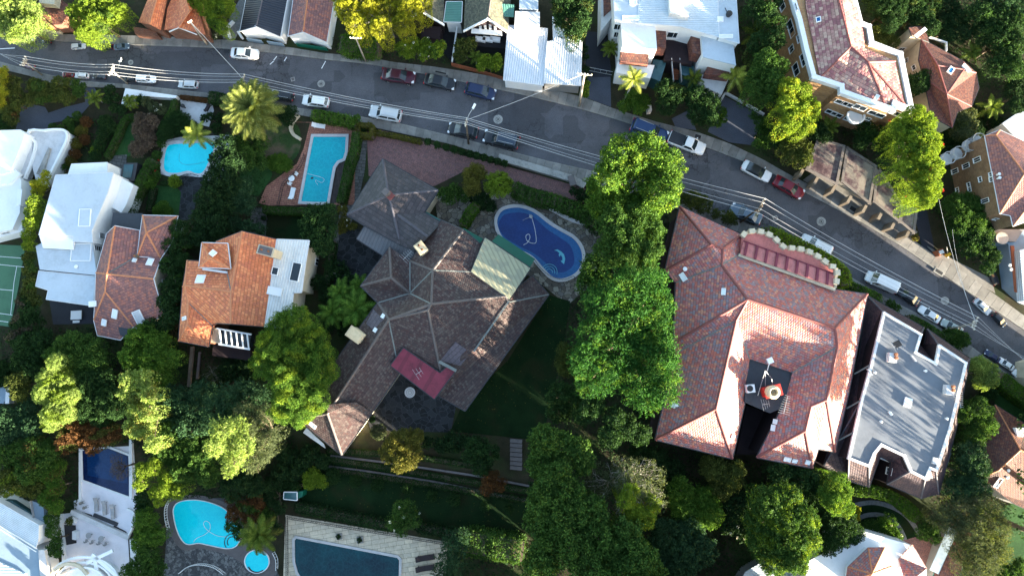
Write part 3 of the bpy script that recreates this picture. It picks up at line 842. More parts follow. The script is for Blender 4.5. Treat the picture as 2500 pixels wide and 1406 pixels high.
def crown_points(blobs, leaf, dens, clump, flat_top=1.0, gap=0.0, spray=1):
    """blobs: (centre, r, rz). returns points and normals on lumpy shells"""
    Ps = []; Ns = []
    for c, r, rz in blobs:
        c = np.array(c)
        cr = clump * (0.7 + 0.3 * min(1, r / 3))
        nc = int(max(6, 5.4 * (r / cr) ** 2 * (1 - gap)))
        d = unit(nc); d[:, 2] = np.abs(d[:, 2]) * RNG.choice([1, 1, 1, -0.5], nc)
        ctr = c + d * np.array([r, r, rz]) * RNG.uniform(0.66, 1.04, nc)[:, None]
        rr = cr * RNG.uniform(0.5, 1.2, nc)
        m = np.maximum(5, (dens * (rr / leaf) ** 2 * 3.2)).astype(int)
        idx = np.repeat(np.arange(nc), m)
        u = unit(len(idx))
        u[:, 2] = np.where(u[:, 2] < -0.35, -u[:, 2], u[:, 2])
        sh = RNG.uniform(0.55, 1.05, len(idx))[:, None]
        Ps.append(ctr[idx] + u * rr[idx][:, None] * sh); Ns.append(u * .6 + d[idx] * .4)
        if c[2] > 4:                       # hanging skirt of foliage below the dome
            zl = c[2] * .42; h = c[2] - zl; mk_ = int(dens * (1 - gap) * 3.2 * r * h / leaf ** 2 * .45)
            a = RNG.uniform(0, 2 * np.pi, mk_); zz = RNG.uniform(zl, c[2] + .2 * rz, mk_); q = r * (.9 - .25 * (c[2] - zz) / h) * RNG.uniform(.8, 1.02, mk_)
            u = np.column_stack([np.cos(a), np.sin(a), np.full(mk_, .2)])
            Ps.append(np.column_stack([c[0] + u[:, 0] * q, c[1] + u[:, 1] * q, zz])); Ns.append(u)
        ns = int((9 if spray == 1 else 26) * r * (1 - gap)); j = 14     # sprays that break the outline
        if ns > 3:
            d2 = unit(ns); d2[:, 2] = np.abs(d2[:, 2]) * .8; e = RNG.uniform(1.0, 1.2 if spray == 1 else 1.42, ns); ix = np.repeat(np.arange(ns), j); tt = np.tile(np.linspace(.78, 1, j), ns)
            Ps.append(c + d2[ix] * np.array([r, r, rz]) * (tt * e[ix])[:, None] + unit(ns * j) * (clump * (.28 if spray == 1 else .2) * (1.05 - (tt - .78) / .22))[:, None]); Ns.append(d2[ix])
        # darker inner filling so the crown is not see-through
        ni = int(dens * 2.2 * (r / leaf) ** 2 * 0.9)
        u = unit(ni); u[:, 2] = np.abs(u[:, 2])
        Ps.append(c + u * np.array([r, r, rz]) * RNG.uniform(0.35, 0.72, ni)[:, None]); Ns.append(u)
    return np.concatenate(Ps), np.concatenate(Ns)

def limbs(mb, base, blobs, r0, twigs=0, wob=0.25):
    base = Vector(base)
    cx = sum((Vector(b[0]) for b in blobs), Vector()) / len(blobs)
    zf = min(b[0][2] for b in blobs) * 0.55
    fork = Vector((base.x * .6 + cx.x * .4, base.y * .6 + cx.y * .4, max(0.6, zf)))
    mb.tube([base, base.lerp(fork, .5) + Vector((random.uniform(-1, 1), random.uniform(-1, 1), 0)) * r0, fork], r0 * 1.25, 8, r0 * .8)
    for c, r, rz in blobs:
        c = Vector(c); m = fork.lerp(c, .5) + Vector((random.uniform(-1, 1), random.uniform(-1, 1), random.uniform(0, 1))) * r * wob
        tip = c + Vector((0, 0, rz * .5))
        mb.tube([fork, m, c, tip], r0 * .6, 6, r0 * .12)
        for _ in range(twigs):
            u = Vector(unit(1)[0]); u.z = abs(u.z) * .8
            st = m.lerp(c, random.random())
            e = c + Vector((u.x * r, u.y * r, u.z * rz)) * random.uniform(.9, 1.12)
            mid = st.lerp(e, .5) + Vector(unit(1)[0]) * r * .12
            mb.tube([st, mid, e], r0 * .17, 5, r0 * .04)
            for _ in range(3):
                s2 = mid.lerp(e, random.random() * .8); u2 = (Vector(unit(1)[0]) + (e - st).normalized()).normalized()
                mb.tube([s2, s2 + u2 * r * .3], r0 * .08, 4, r0 * .03)

NTREE = [0]
def tree(name, label, blobs, ztop, pal, cat='tree', leaf=0.17, dens=1.0, clump=0.8, group=None, k=None, twigs=0, bark='bark', flowers=None, gap=0.0, squash=0.8, mix=None, flat=0.2, aspect=0.5):
    """blobs: (px, py, r_px) in the picture; ztop: height of the crown's top in metres"""
    cx = sum(b[0] for b in blobs) / len(blobs); cy = sum(b[1] for b in blobs) / len(blobs)
    k = kf(cx, cy) if k is None else k
    zt = ztop * k; kk = max(.62, k)
    leaf *= kk * .8 * random.uniform(.78, 1.2); clump *= kk * random.uniform(.75, 1.3)
    B = []
    for i, b in enumerate(blobs):
        zz = zt * (b[3] if len(b) > 3 else (1.0 - 0.05 * (i % 3)))
        r = b[2] * (CAM_H - zz) / FPX
        rz = min(r * squash, zz * .62)
        r *= .93
        B.append((P(b[0], b[1], zz - rz * .85), r, rz))
    g = sum((Vector(b[0]) for b in B), Vector()) / len(B)
    root = empty(name, (g.x, g.y, 0), label, cat, group)
    pts, nr = crown_points(B, leaf, dens, clump, gap=gap, spray=2 if cat in ('conifer', 'willow') else 1)
    keep = pts[:, 2] > 0.08
    pts, nr = pts[keep], nr[keep]
    co = leafquads(pts, nr, leaf, flat, aspect)
    cname = 'foliage' if cat in ('shrub', 'bush', 'hedge') else 'crown'
    if mix:
        n = len(pts); f = RNG.random(n)
        # second leaf colour in patches of its own
        ph = np.sin(pts[:, 0] * 1.1 + 2 * np.sin(pts[:, 1] * .9)) * np.sin(pts[:, 1] * 1.3 + pts[:, 2])
        mi = ((ph > .35) & (f < mix[1])).astype(int)
        np_mesh(cname, co, 4, None, root, mats=[M['L_' + pal], M['L_' + mix[0]]], midx=mi)
    else:
        np_mesh(cname, co, 4, M['L_' + pal], root)
    R = max(b[1] for b in B)
    mb = MB(); limbs(mb, (g.x, g.y, -0.05), B, max(.06, min(.35, R * .07 + .03 * ztop * k * .3)), twigs)
    mb.build('stem' if cat in ('shrub', 'bush', 'hedge') else 'trunk', M[bark], root, smooth=True)
    if flowers:
        c, m = flowers; ii = RNG.choice(len(pts), m); p = pts[ii] + nr[ii] * .15
        idx = np.repeat(np.arange(m), 14); u = unit(len(idx)); u[:, 2] = abs(u[:, 2])
        np_mesh('blossom', leafquads(p[idx] + u * .16, u, .12 if c == 'flower_red' else .09, .2, .35), 4, M['L_' + c], root)
    NTREE[0] += len(pts)
    return root

def hedge(label, line, wpx, h, pal, name='hedge', cat='hedge', leaf=0.13, dens=1.0, closed=False, group=None, soft=0.12):
    """clipped hedge along picture points (of its top middle line)"""
    cx = sum(p[0] for p in line) / len(line); cy = sum(p[1] for p in line) / len(line)
    k = kf(cx, cy); zt = h * k; w = wpx * (CAM_H - zt) / FPX; leaf *= max(.7, k)
    L = [P(x, y, zt) for x, y in line]
    g = sum(L, Vector()) / len(L)
    root = empty(name, (g.x, g.y, 0), label, cat, group)
    pts = []; nr = []; core = MB()
    n = len(L)
    for i in range(n if closed else n - 1):
        a, b = L[i], L[(i + 1) % n]; d = b - a; ln = d.length; d.normalize(); x = Vector((d.y, -d.x, 0))
        def put(m, f):
            for _ in range(1):
                q, nn = f(m); pts.append(q); nr.append(nn)
        A = np.array(a); D = np.array(d); X = np.array(x)
        def top(m):
            t = RNG.uniform(-.1 * w, ln + .1 * w, m); s = RNG.uniform(-.5, .5, m)
            q = A + D * t[:, None] + X * (s * w)[:, None]
            q[:, 2] = zt - np.abs(s) ** 3 * w * .8 + RNG.normal(0, soft * .4, m) + np.sin(t * 2.1) * soft * .3
            return q, np.tile([0, 0, 1.0], (m, 1))
        def side(sg):
            def f(m):
                t = RNG.uniform(0, ln, m); z = RNG.uniform(0.05, zt, m)
                q = A + D * t[:, None] + X * (sg * (w * .47 + RNG.normal(0, soft * .5, m)))[:, None]; q[:, 2] = z
                return q, np.tile(X * sg, (m, 1))
            return f
        den = dens * 2.2 / (leaf * leaf)
        put(int(den * ln * w) + 8, top); put(int(den * .7 * ln * zt) + 4, side(1)); put(int(den * .7 * ln * zt) + 4, side(-1))
        core.obox((a + b) / 2 + Vector((0, 0, -zt / 2 - .12)), x * w * .38, Vector((0, 0, max(.05, zt / 2 - .14))), (b - a) / 2 + d * w * .2)
    for e, sg in ((L[0], -1), (L[-1], 1)):
        if closed: break
        d = (L[1] - L[0]).normalized() if sg < 0 else (L[-1] - L[-2]).normalized(); x = np.array((d.y, -d.x, 0))
        m = int(dens * 1.5 / (leaf * leaf) * w * zt) + 4
        q = np.array(e) + x * (RNG.uniform(-.5, .5, m) * w)[:, None] + np.array(d) * sg * RNG.normal(.1 * w, soft, m)[:, None]; q[:, 2] = RNG.uniform(.05, zt, m)
        pts.append(q); nr.append(np.tile(np.array(d) * sg, (m, 1)))
    pts = np.concatenate(pts); nr = np.concatenate(nr)
    np_mesh('foliage', leafquads(pts, nr, leaf, .45), 4, M['L_' + pal], root)
    core.build('inner_branches', M['bark'], root)
    NTREE[0] += len(pts)
    return root

def palm(name, label, px, py, rpx, ztop, pal='palm', base=None, nf=22, droop=0.55, cat='palm tree', dead=0, leafw=0.05, group=None, dens=26):
    """feather palm; (px, py) is the crown's heart"""
    k = kf(px, py); zt = ztop * k; R = rpx * (CAM_H - zt) / FPX
    c = P(px, py, zt - .15 * R)
    b = P(base[0], base[1], 0) if base else Vector((c.x, c.y, 0))
    root = empty(name, (b.x, b.y, 0), label, cat, group)
    mb = MB(); tr = max(.09, R * .06)
    mb.tube([b, b.lerp(c, .5) + Vector((.1, .1, 0)), c], tr * 1.15, 10, tr * .9); mb.build('trunk', M['pale_bark'], root, smooth=True)
    Q = []; Q2 = []
    mid = MB()
    for i in range(nf):
        az = 2.399 * i + random.uniform(-.15, .15); ring = i / nf
        el = 1.25 - ring * 1.35 + random.uniform(-.08, .08); L = R * (.72 + .36 * ring) * random.uniform(.92, 1.08)
        h = Vector((math.cos(az), math.sin(az), 0)); pts = []
        p = c.copy(); ang = el; m = 9
        for j in range(m + 1):
            pts.append(p.copy()); p = p + (h * math.cos(ang) + Vector((0, 0, math.sin(ang)))) * (L * 1.12 / m); ang -= droop * 2.4 / m * (0.5 + j / m)
        mid.tube(pts, .025 + R * .006, 4, .008, cap=False)
        sd = Vector((-h.y, h.x, 0))
        for t in np.linspace(.14, .99, dens):
            f = t * m; j = min(m - 1, int(f)); q = pts[j].lerp(pts[j + 1], f - j); d = (pts[j + 1] - pts[j]).normalized()
            ll = R * .25 * math.sin(math.pi * min(1, .22 + t * .74)) + .05
            for sg in (-1, 1):
                e = q + (sd * sg * .82 + d * .62 + Vector((0, 0, -.32 + random.uniform(-.12, .12)))) * ll
                w = d * (leafw * (R / 2.2) * .9)
                (Q2 if i >= nf - dead else Q).extend([q - w, q + w, e + w * .15, e - w * .15])
    np_mesh('fronds', np.array([tuple(v) for v in Q]), 4, M['L_' + pal], root)
    if Q2: np_mesh('dead_fronds', np.array([tuple(v) for v in Q2]), 4, M['L_ochre'], root)
    mid.build('frond_ribs', M['L_' + pal], root)
    NTREE[0] += len(Q) // 4
    return root

# ------------------------------------------------------------------ vehicles
PAINT = {}
def paint(key, col, rough=0.28):
    if key not in PAINT:
        t = NT('car paint ' + key); t.b.inputs["Coat Weight"].default_value = 0.35; t.b.inputs["Coat Roughness"].default_value = 0.1
        PAINT[key] = t.set(dirty(t, col, .08, 1.0), rough, .4)
    return PAINT[key]

def loft(stations, sec):
    mb = MB(); n = None
    for st in stations:
        ring = sec(*st); full = [(st[0], y, z) for y, z in ring] + [(st[0], -y, z) for y, z in ring[::-1][1:-1]]
        n = len(full); mb.v += [Vector(p) for p in full]
    m = len(stations)
    for i in range(m - 1):
        for k in range(n):
            k2 = (k + 1) % n; mb.f.append([i * n + k, i * n + k2, (i + 1) * n + k2, (i + 1) * n + k]); mb.uv.append([(0, 0)] * 4)
    mb.f.append([k for k in range(n)][::-1]); mb.uv.append([(0, 0)] * n)
    mb.f.append([(m - 1) * n + k for k in range(n)]); mb.uv.append([(0, 0)] * n)
    return mb

CARK = {
 'sedan': dict(rear=-1.78, rr=-.98, rf=.30, front=1.12, zt=1.42, wb=.80, wt=.62, st=[(-2.34, .60, .36, .80), (-2.27, .77, .28, .93), (-2.0, .86, .22, 1.0), (-1.2, .9, .2, 1.0), (0, .9, .2, .97), (1.0, .9, .2, .94), (1.6, .88, .22, .88), (2.0, .82, .25, .8), (2.24, .7, .3, .7), (2.34, .52, .38, .6)]),
 'hatch': dict(rear=-2.1, rr=-1.62, rf=.28, front=1.2, zt=1.48, wb=.80, wt=.64, st=[(-2.22, .62, .36, .85), (-2.15, .80, .28, .98), (-1.8, .87, .22, 1.0), (-1.0, .9, .2, .99), (0, .9, .2, .97), (1.0, .9, .2, .94), (1.6, .88, .22, .86), (1.95, .8, .25, .78), (2.14, .68, .3, .68), (2.22, .52, .38, .58)]),
 'suv': dict(rear=-2.22, rr=-1.95, rf=.42, front=1.16, zt=1.7, wb=.84, wt=.68, st=[(-2.36, .66, .4, .9), (-2.3, .84, .32, 1.06), (-1.9, .91, .28, 1.1), (-1.0, .94, .26, 1.1), (0, .94, .26, 1.08), (1.0, .94, .26, 1.05), (1.7, .92, .28, .99), (2.1, .86, .3, .9), (2.28, .76, .34, .78), (2.36, .6, .42, .66)]),
 'van': dict(rear=-2.3, rr=-2.18, rf=1.0, front=1.72, zt=1.95, wb=.86, wt=.74, st=[(-2.38, .78, .4, 1.0), (-2.33, .88, .32, 1.15), (-1.9, .92, .28, 1.2), (0, .93, .26, 1.2), (1.2, .93, .26, 1.12), (1.8, .9, .28, 1.0), (2.15, .82, .3, .88), (2.32, .7, .34, .72), (2.38, .55, .42, .6)]),
 'ute': dict(rear=-.42, rr=-.2, rf=.62, front=1.25, zt=1.6, wb=.82, wt=.66, st=[(-2.5, .82, .45, .95), (-2.45, .88, .35, 1.0), (-1.9, .9, .3, 1.0), (-.5, .9, .28, 1.02), (.5, .9, .28, 1.0), (1.2, .9, .28, .98), (1.8, .88, .3, .92), (2.2, .8, .32, .84), (2.42, .7, .36, .72), (2.5, .55, .42, .62)]),
}
CMESH = {}
def car_mesh(kind):
    if kind in CMESH: return CMESH[kind]
    c = CARK[kind]; out = []
    def sec(x, w, zb, zt):
        return [(0, zb), (.75 * w, zb), (.96 * w, zb + .1), (w, zb + (zt - zb) * .5), (.985 * w, zb + (zt - zb) * .78), (.93 * w, zt - .035), (.8 * w, zt), (.4 * w, zt + .025), (0, zt + .035)]
    def keep(name, mb, mat, smooth=False, sub=None):
        me = bpy.data.meshes.new(kind + '_' + name); me.from_pydata([tuple(v) for v in mb.v], [], mb.f)
        me.materials.append(mat)
        if smooth: me.polygons.foreach_set("use_smooth", [True] * len(me.polygons))
        me.update(); out.append((name, me, sub))
    keep('body', loft(c['st'], sec), paint('white', (.78, .78, .78)), True)
    zb = 0.9 if kind in ('sedan', 'hatch') else (1.1 if kind == 'van' else 1.0)
    zt = c['zt']; wb, wt = c['wb'], c['wt']
    # cabin shell: base ring, shoulder ring, roof ring
    def ring(xr, xf, w, z, cr=.0):
        return [Vector((xr, -w, z)), Vector((xf, -w, z)), Vector((xf + cr, 0, z + cr * .3)), Vector((xf, w, z)), Vector((xr, w, z)), Vector((xr - cr, 0, z + cr * .3))]
    r0 = ring(c['rear'], c['front'], wb, zb, .06); r1 = ring(c['rr'] - .04, c['rf'] + .05, wt + .03, zt - .07, .05); r2 = ring(c['rr'] + .08, c['rf'] - .08, wt - .06, zt, .04)
    mb = MB(); mb.add(r0 + r1 + r2, [[i, (i + 1) % 6, (i + 1) % 6 + 6, i + 6] for i in range(6)] + [[i + 6, (i + 1) % 6 + 6, (i + 1) % 6 + 12, i + 12] for i in range(6)] + [[12, 13, 14, 15, 16, 17]])
    keep('roof_panel', mb, paint('white', (.78, .78, .78)))
    def pane(a, b, cc, d, i0=.1, i1=.1, j0=.12, j1=.1, off=.012):
        bil = lambda u, v: (a * (1 - u) + b * u) * (1 - v) + (d * (1 - u) + cc * u) * v
        q = [bil(i0, j0), bil(1 - i1, j0), bil(1 - i1, 1 - j1), bil(i0, 1 - j1)]
        n = (q[1] - q[0]).cross(q[3] - q[0]).normalized()
        m = MB(); qq = [p + n * off for p in q] + [p - n * .03 for p in q]
        m.add(qq, [[0, 1, 2, 3], [7, 6, 5, 4], [0, 4, 5, 1], [1, 5, 6, 2], [2, 6, 7, 3], [3, 7, 4, 0]]); return m
    m1 = pane(r0[1], r0[2], r1[2], r1[1], .12, 0, .08, .02); m2 = pane(r0[2], r0[3], r1[3], r1[2], 0, .12, .08, .02); m1.add(m2.v, m2.f)
    keep('windscreen', m1, M['car_glass'])
    m1 = pane(r0[4], r0[5], r1[5], r1[4], .14, 0, .15, .06); m2 = pane(r0[5], r0[0], r1[0], r1[5], 0, .14, .15, .06); m1.add(m2.v, m2.f)
    keep('rear_window', m1, M['car_glass'])
    for a, b, cc, d in ((r0[0], r0[1], r1[1], r1[0]), (r0[3], r0[4], r1[4], r1[3])):
        sm = MB()
        for i0, i1 in (((.07, .52), (.52, .1)) if kind not in ('ute',) else ((.08, .08),)):
            q = pane(a, b, cc, d, i0, i1, .12, .08); sm.add(q.v, q.f)
        if kind == 'van':
            sm = MB(); fl = (a.y < 0); q = pane(a, b, cc, d, .74 if fl else .05, .05 if fl else .74, .12, .1); sm.add(q.v, q.f)
        keep('side_window', sm, M['car_glass'])
    xs = (1.42, -1.4) if kind != 'ute' else (1.5, -1.5)
    zr = .31 if kind in ('sedan', 'hatch') else .36; hw = c['st'][3][1]
    for x in xs:
        for sg in (-1, 1):
            t = MB(); pr = [(zr * .62, -.1), (zr * .95, -.1), (zr, -.06), (zr, .06), (zr * .95, .1), (zr * .62, .1)]
            n = 16; base = 0
            for (r, y) in pr:
                for k in range(n):
                    an = 2 * math.pi * k / n; t.v.append(Vector((x + r * math.cos(an), sg * (hw - .08) + y * sg, zr + r * math.sin(an))))
            for i in range(len(pr) - 1):
                for k in range(n):
                    k2 = (k + 1) % n; t.f.append([i * n + k, i * n + k2, (i + 1) * n + k2, (i + 1) * n + k])
            t.f.append([k for k in range(n)]); t.f.append([(len(pr) - 1) * n + k for k in range(n)])
            keep('wheel', t, M['rubber'])
            q = MB()
            for k in range(n):
                an = 2 * math.pi * k / n; q.v.append(Vector((x + zr * .62 * math.cos(an), sg * (hw + .028), zr + zr * .62 * math.sin(an))))
            q.v.append(Vector((x, sg * (hw + .008), zr)))
            q.f = [[k, (k + 1) % n, n] for k in range(n)]
            keep('rim', q, M['alloy'], sub='wheel')
    st = c['st']
    xf, wf, _, zf = st[-3]; xr, wr, _, zr2 = st[1]
    for sg in (-1, 1):
        q = MB(); q.obox((xf + .06, sg * wf * .78, zf - .09), Vector((.16, -.05 * sg, -.03)), Vector((.02 * sg, .15, 0)) * 1.0, Vector((0, 0, .085))); keep('headlight', q, M['lamp_clear'])
        q = MB(); q.obox((xr + .02, sg * wr * .8, zr2 - .14), Vector((.1, 0, 0)), Vector((0, .17, 0)), Vector((0, 0, .1))); keep('tail_light', q, M['lamp_red'])
        q = MB(); q.obox((c['front'] - .28, sg * (wb + .17), zb + .1), Vector((.07, .02 * sg, 0)), Vector((0, .1, 0)), Vector((0, 0, .07))); keep('wing_mirror', q, paint('white', (.78, .78, .78)))
    if kind == 'suv':
        for sg in (-1, 1):
            q = MB(); q.bar((-1.7, sg * wt * .86, zt + .06), (.2, sg * wt * .86, zt + .06), .05); q.bar((-1.6, sg * wt * .86, zt - .02), (-1.6, sg * wt * .86, zt + .06), .05); q.bar((.1, sg * wt * .86, zt - .02), (.1, sg * wt * .86, zt + .06), .05)
            keep('roof_rail', q, M['metal'])
    if kind == 'ute':
        q = MB(); q.box((-1.42, 0, 1.02), 1.95, 1.56, .12); keep('tray_cover', q, M['gutter_dark'])
    CMESH[kind] = out
    return out

def car(label, front, rear, kind, pk, col, cat='car', group=None, roofcol=None, wpx=None, extra=None):
    z0 = .7
    f = P(*front, z0); r = P(*rear, z0); d = f - r; d.z = 0
    L0 = 2 * abs(CARK[kind]['st'][0][0]); s = d.length / L0
    c = (f + r) / 2
    root = empty({'van': 'van', 'ute': 'pickup_truck'}.get(kind, 'parked_car'), (c.x, c.y, .04), label, cat, group or 'vehicles parked along the street', math.atan2(d.y, d.x))
    sw = s * (wpx or 1.0)
    root.scale = (s, sw, s)
    pm = paint(pk, col); last = None
    for name, me, sub in car_mesh(kind):
        o = bpy.data.objects.new(name, me); link(o, last if sub else root)
        if name in ('body', 'roof_panel', 'wing_mirror'):
            o.material_slots[0].link = 'OBJECT'
            o.material_slots[0].material = paint(roofcol[0], roofcol[1]) if (roofcol and name == 'roof_panel') else pm
        if not sub: last = o
    return root

# ================================================================== THE SETTING
g = MB(); g.add([(-170, -110, 0), (170, -110, 0), (170, 150, 0), (-170, 150, 0)], [[0, 1, 2, 3]])
tag(g.build('ground', M['ground']), kind='structure')

UK = [(-160, 70), (0, 84), (60, 89), (130, 98), (154, 102), (328, 110), (510, 116), (640, 127), (722, 136), (799, 146), (896, 156), (1030, 180), (1114, 197), (1260, 228), (1411, 264), (1537, 302), (1721, 358), (1819, 396), (1883, 421), (1962, 468), (2039, 509), (2095, 537), (2193, 596), (2280, 655), (2346, 700), (2385, 726), (2500, 805), (2640, 905)]
LK = [(-160, 120), (0, 151), (102, 179), (187, 197), (320, 207), (512, 228), (671, 253), (728, 264), (876, 284), (978, 302), (1094, 330), (1158, 346), (1240, 368), (1342, 394), (1445, 417), (1600, 462), (1740, 507), (1812, 541), (1867, 563), (1960, 610), (2072, 673), (2154, 722), (2244, 767), (2300, 803), (2362, 838), (2438, 895), (2500, 940), (2640, 1045)]
UF = [(-160, 40), (0, 62), (60, 72), (150, 84), (280, 86), (340, 88), (430, 91), (500, 98), (560, 97), (640, 108), (720, 118), (790, 130), (900, 140), (960, 152), (1050, 162), (1130, 174), (1230, 192), (1330, 217), (1420, 236), (1500, 266), (1600, 297), (1700, 322), (1780, 350), (1860, 388), (1930, 428), (2000, 462), (2100, 510), (2200, 565), (2290, 628), (2350, 662), (2420, 712), (2500, 770), (2640, 865)]
LF = [(-160, 140), (0, 168), (70, 185), (130, 205), (200, 212), (300, 215), (420, 232), (512, 238), (600, 250), (720, 279), (800, 293), (900, 309), (1000, 330), (1100, 352), (1200, 384), (1300, 410), (1400, 438), (1500, 465), (1600, 492), (1720, 532), (1800, 565), (1900, 612), (2000, 655), (2100, 708), (2200, 768), (2300, 828), (2380, 880), (2450, 930), (2520, 985), (2640, 1085)]
sheet('road', UK + LK[::-1], 'asphalt', .05)

def resample(line, step, z):
    pts = [P(x, y, z) for x, y in line]; out = [pts[0]]; acc = 0
    for i in range(len(pts) - 1):
        a, b = pts[i], pts[i + 1]; L = (b - a).length; t = step - acc
        while t <= L:
            out.append(a.lerp(b, t / L)); t += step
        acc = (acc + L) % step
    return out
def walk(name, kerb, outer, z=.17):
    ks = resample(kerb, 1.25, z); mb = MB(); kb = MB()
    outp = [P(x, y, z) for x, y in outer]
    def near(p, d):
        best = None
        for i in range(len(outp) - 1):
            a, b = outp[i], outp[i + 1]; e = b - a; t = max(0, min(1, (p - a).dot(e) / e.length_squared)); q = a + e * t
            if best is None or (q - p).length < best[0]: best = ((q - p).length, q)
        return best[1]
    qs = [near(p, None) for p in ks]
    for i in range(len(ks) - 1):
        a, b = ks[i], ks[i + 1]; c, d = qs[i + 1], qs[i]
        ax = (b - a) * .012
        w1 = (d - a); w2 = (c - b)
        if w1.length < .3: continue
        ka = a + w1.normalized() * .17; kb2 = b + w2.normalized() * .17
        loop = [p.xy for p in (ka + ax, kb2 - ax, c - ax, d + ax)]
        loop = ccw([tuple(q) for q in loop]); mb.prism(loop, 0, z + random.uniform(-.004, .004))
        kb.prism(ccw([tuple(q.xy) for q in (a + ax * .5, b - ax * .5, kb2 - ax * .5, ka + ax * .5)]), 0, z + .012)
    o = mb.build(name, M['slab']); tag(o, kind='structure')
    o = kb.build('kerb', M['kerb']); tag(o, kind='structure')
walk('footpath', UK, UF); walk('footpath', LK, LF)

# painted bay marks, covers, drains set in the road
def disc(label, px, py, r, name='manhole_cover', sq=False):
    c = P(px, py, .056); k = kf(px, py)
    root = empty(name, c, label, 'manhole cover')
    if sq:
        m = MB(); m.box((c.x, c.y, .06), r * 1.6 * k, r * 1.6 * k, .012, .3); m.build('frame', M['concrete'], root)
        m = MB(); m.box((c.x, c.y, .066), r * 1.1 * k, r * 1.1 * k, .012, .3); m.build('lid', M['coping_grey'], root)
        return
    m = MB(); m.lathe(c, [(r * k, 0), (r * k, .008)], 28); m.build('surround', M['concrete'], root)
    m = MB(); m.lathe(c, [(r * k * .5, 0), (r * k * .5, .014)], 24); m.build('lid_frame', M['iron'], root)
    m = MB(); m.lathe(c, [(r * k * .43, 0), (r * k * .43, .019)], 24)
    m.build('lid', M['concrete'], root)
    m = MB()
    for i in range(6):
        a = i * math.pi / 3; m.bar(c + Vector((0, 0, .021)), c + Vector((math.cos(a) * r * k * .36, math.sin(a) * r * k * .36, .021)), .03, .006)
    m.lathe(c, [(r * k * .17, 0), (r * k * .17, .023)], 12); m.build('lid_ribs', M['iron'], root)
for l, x, y, r in (('round manhole cover in the road near the large round palm', 784, 205, .72), ('round manhole cover in the road above the black hatchback under the street lamp pole', 1216, 292, .78), ('round manhole cover in the road below the dark red sedan', 2005, 541, .8), ('round manhole cover in the road above the white sedans at the right', 2307, 734, .8), ('round manhole cover in the road at the far left end of the street', 319, 153, .7)):
    disc(l, x, y, r)
disc('small square metal cover in the road left of the round palm manhole', 715, 194, .5, sq=True)
disc('small square cover in the road beside the red sedan and power pole', 1893, 533, .5, sq=True)
m = MB()
for a, b in (((668, 150), (659, 158)), ((676, 138), (668, 148)), ((795, 150), (785, 168)), ((0, 120), (36, 118)), ((700, 140), (694, 150))):
    A = P(*a, .058); B = P(*b, .058); d = (B - A); x = Vector((d.y, -d.x, 0)).normalized() * .06
    m.add([A - x, B - x, B + x, A + x], [[0, 1, 2, 3]])
tag(m.build('bay_marking', M['white_paint']), kind='structure')
def grate(label, px, py, w, d, ang):
    c = P(px, py, .19); k = kf(px, py); root = empty('storm_drain', c, label, 'storm drain')
    m = MB(); m.box(c, w * k, d * k, .03, ang); m.build('lintel', M['kerb'], root)
    m = MB(); m.box(c + Vector((0, 0, .02)), w * k * .7, d * k * .55, .02, ang); m.build('opening', M['iron'], root)
grate('storm drain with a dark opening in front of the brick garages', 2085, 512, 2.2, 1.3, -.6)
grate('storm drain at the kerb near the yellow post', 2293, 664, 2.0, 1.1, -.6)
grate('rusty square drain lid in the footpath above the white pickup', 1704, 334, 1.4, 1.1, -.3)
grate('dark drain slot in the footpath beside the black sedan', 1076, 178, 2.8, .5, -.25)

# driveways and yards
sheet('driveway', [(55, 250), (110, 262), (118, 276), (160, 262), (208, 250), (205, 215), (230, 213), (240, 232), (190, 290), (130, 300), (115, 318), (38, 318)], 'drive_asphalt')
sheet('driveway', [(545, 95), (575, 95), (610, 20), (640, -30), (600, -30), (560, 45), (540, 70)], 'gravel')
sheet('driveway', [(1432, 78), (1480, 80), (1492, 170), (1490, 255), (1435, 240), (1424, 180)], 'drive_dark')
sheet('driveway', [(1432, 190), (1490, 188), (1492, 262), (1434, 240)], 'drive_asphalt')
sheet('driveway', [(1762, 232), (1862, 285), (1838, 355), (1780, 348), (1728, 322)], 'drive_asphalt')
sheet('driveway', [(1640, 290), (1680, 270), (1700, 318), (1650, 312)], 'drive_asphalt')
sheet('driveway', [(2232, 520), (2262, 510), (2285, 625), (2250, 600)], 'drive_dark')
sheet('forecourt', [(2262, 600), (2300, 620), (2420, 680), (2430, 716), (2300, 640)], 'slab')
sheet('forecourt', [(1960, 440), (2000, 410), (2240, 565), (2235, 592), (2200, 580), (2100, 520)], 'slab')
sheet('courtyard', [(895, 322), (930, 318), (1030, 345), (1120, 378), (1230, 405), (1330, 432), (1460, 470), (1462, 500), (1400, 488), (1290, 455), (1240, 440), (1130, 420), (1060, 455), (900, 430)], 'brick_pave')
sheet('path', [(868, 340), (897, 340), (890, 420), (868, 520), (830, 600), (808, 680), (790, 672), (820, 560), (850, 430)], 'path_stone')
sheet('side_yard', [(830, 560), (905, 560), (935, 640), (905, 710), (812, 700)], 'crazy_dark')
sheet('pool_terrace', [(705, 298), (870, 300), (865, 500), (655, 502), (632, 496), (650, 455), (690, 425), (725, 400), (742, 360), (757, 300)], 'terracotta')
sheet('timber_deck', [(850, 385), (862, 388), (836, 495), (803, 497), (812, 420), (824, 396)], 'timber_deck')
sheet('pool_terrace', [(395, 345), (440, 335), (560, 330), (560, 440), (500, 440), (430, 437), (392, 425)], 'pale_conc')
sheet('crazy_path', [(435, 430), (500, 432), (485, 480), (465, 535), (430, 545), (440, 490)], 'crazy_dark')
sheet('lawn', [(300, 298), (315, 285), (345, 290), (330, 330), (318, 380), (258, 382), (275, 345)], 'lawn', smooth=4)
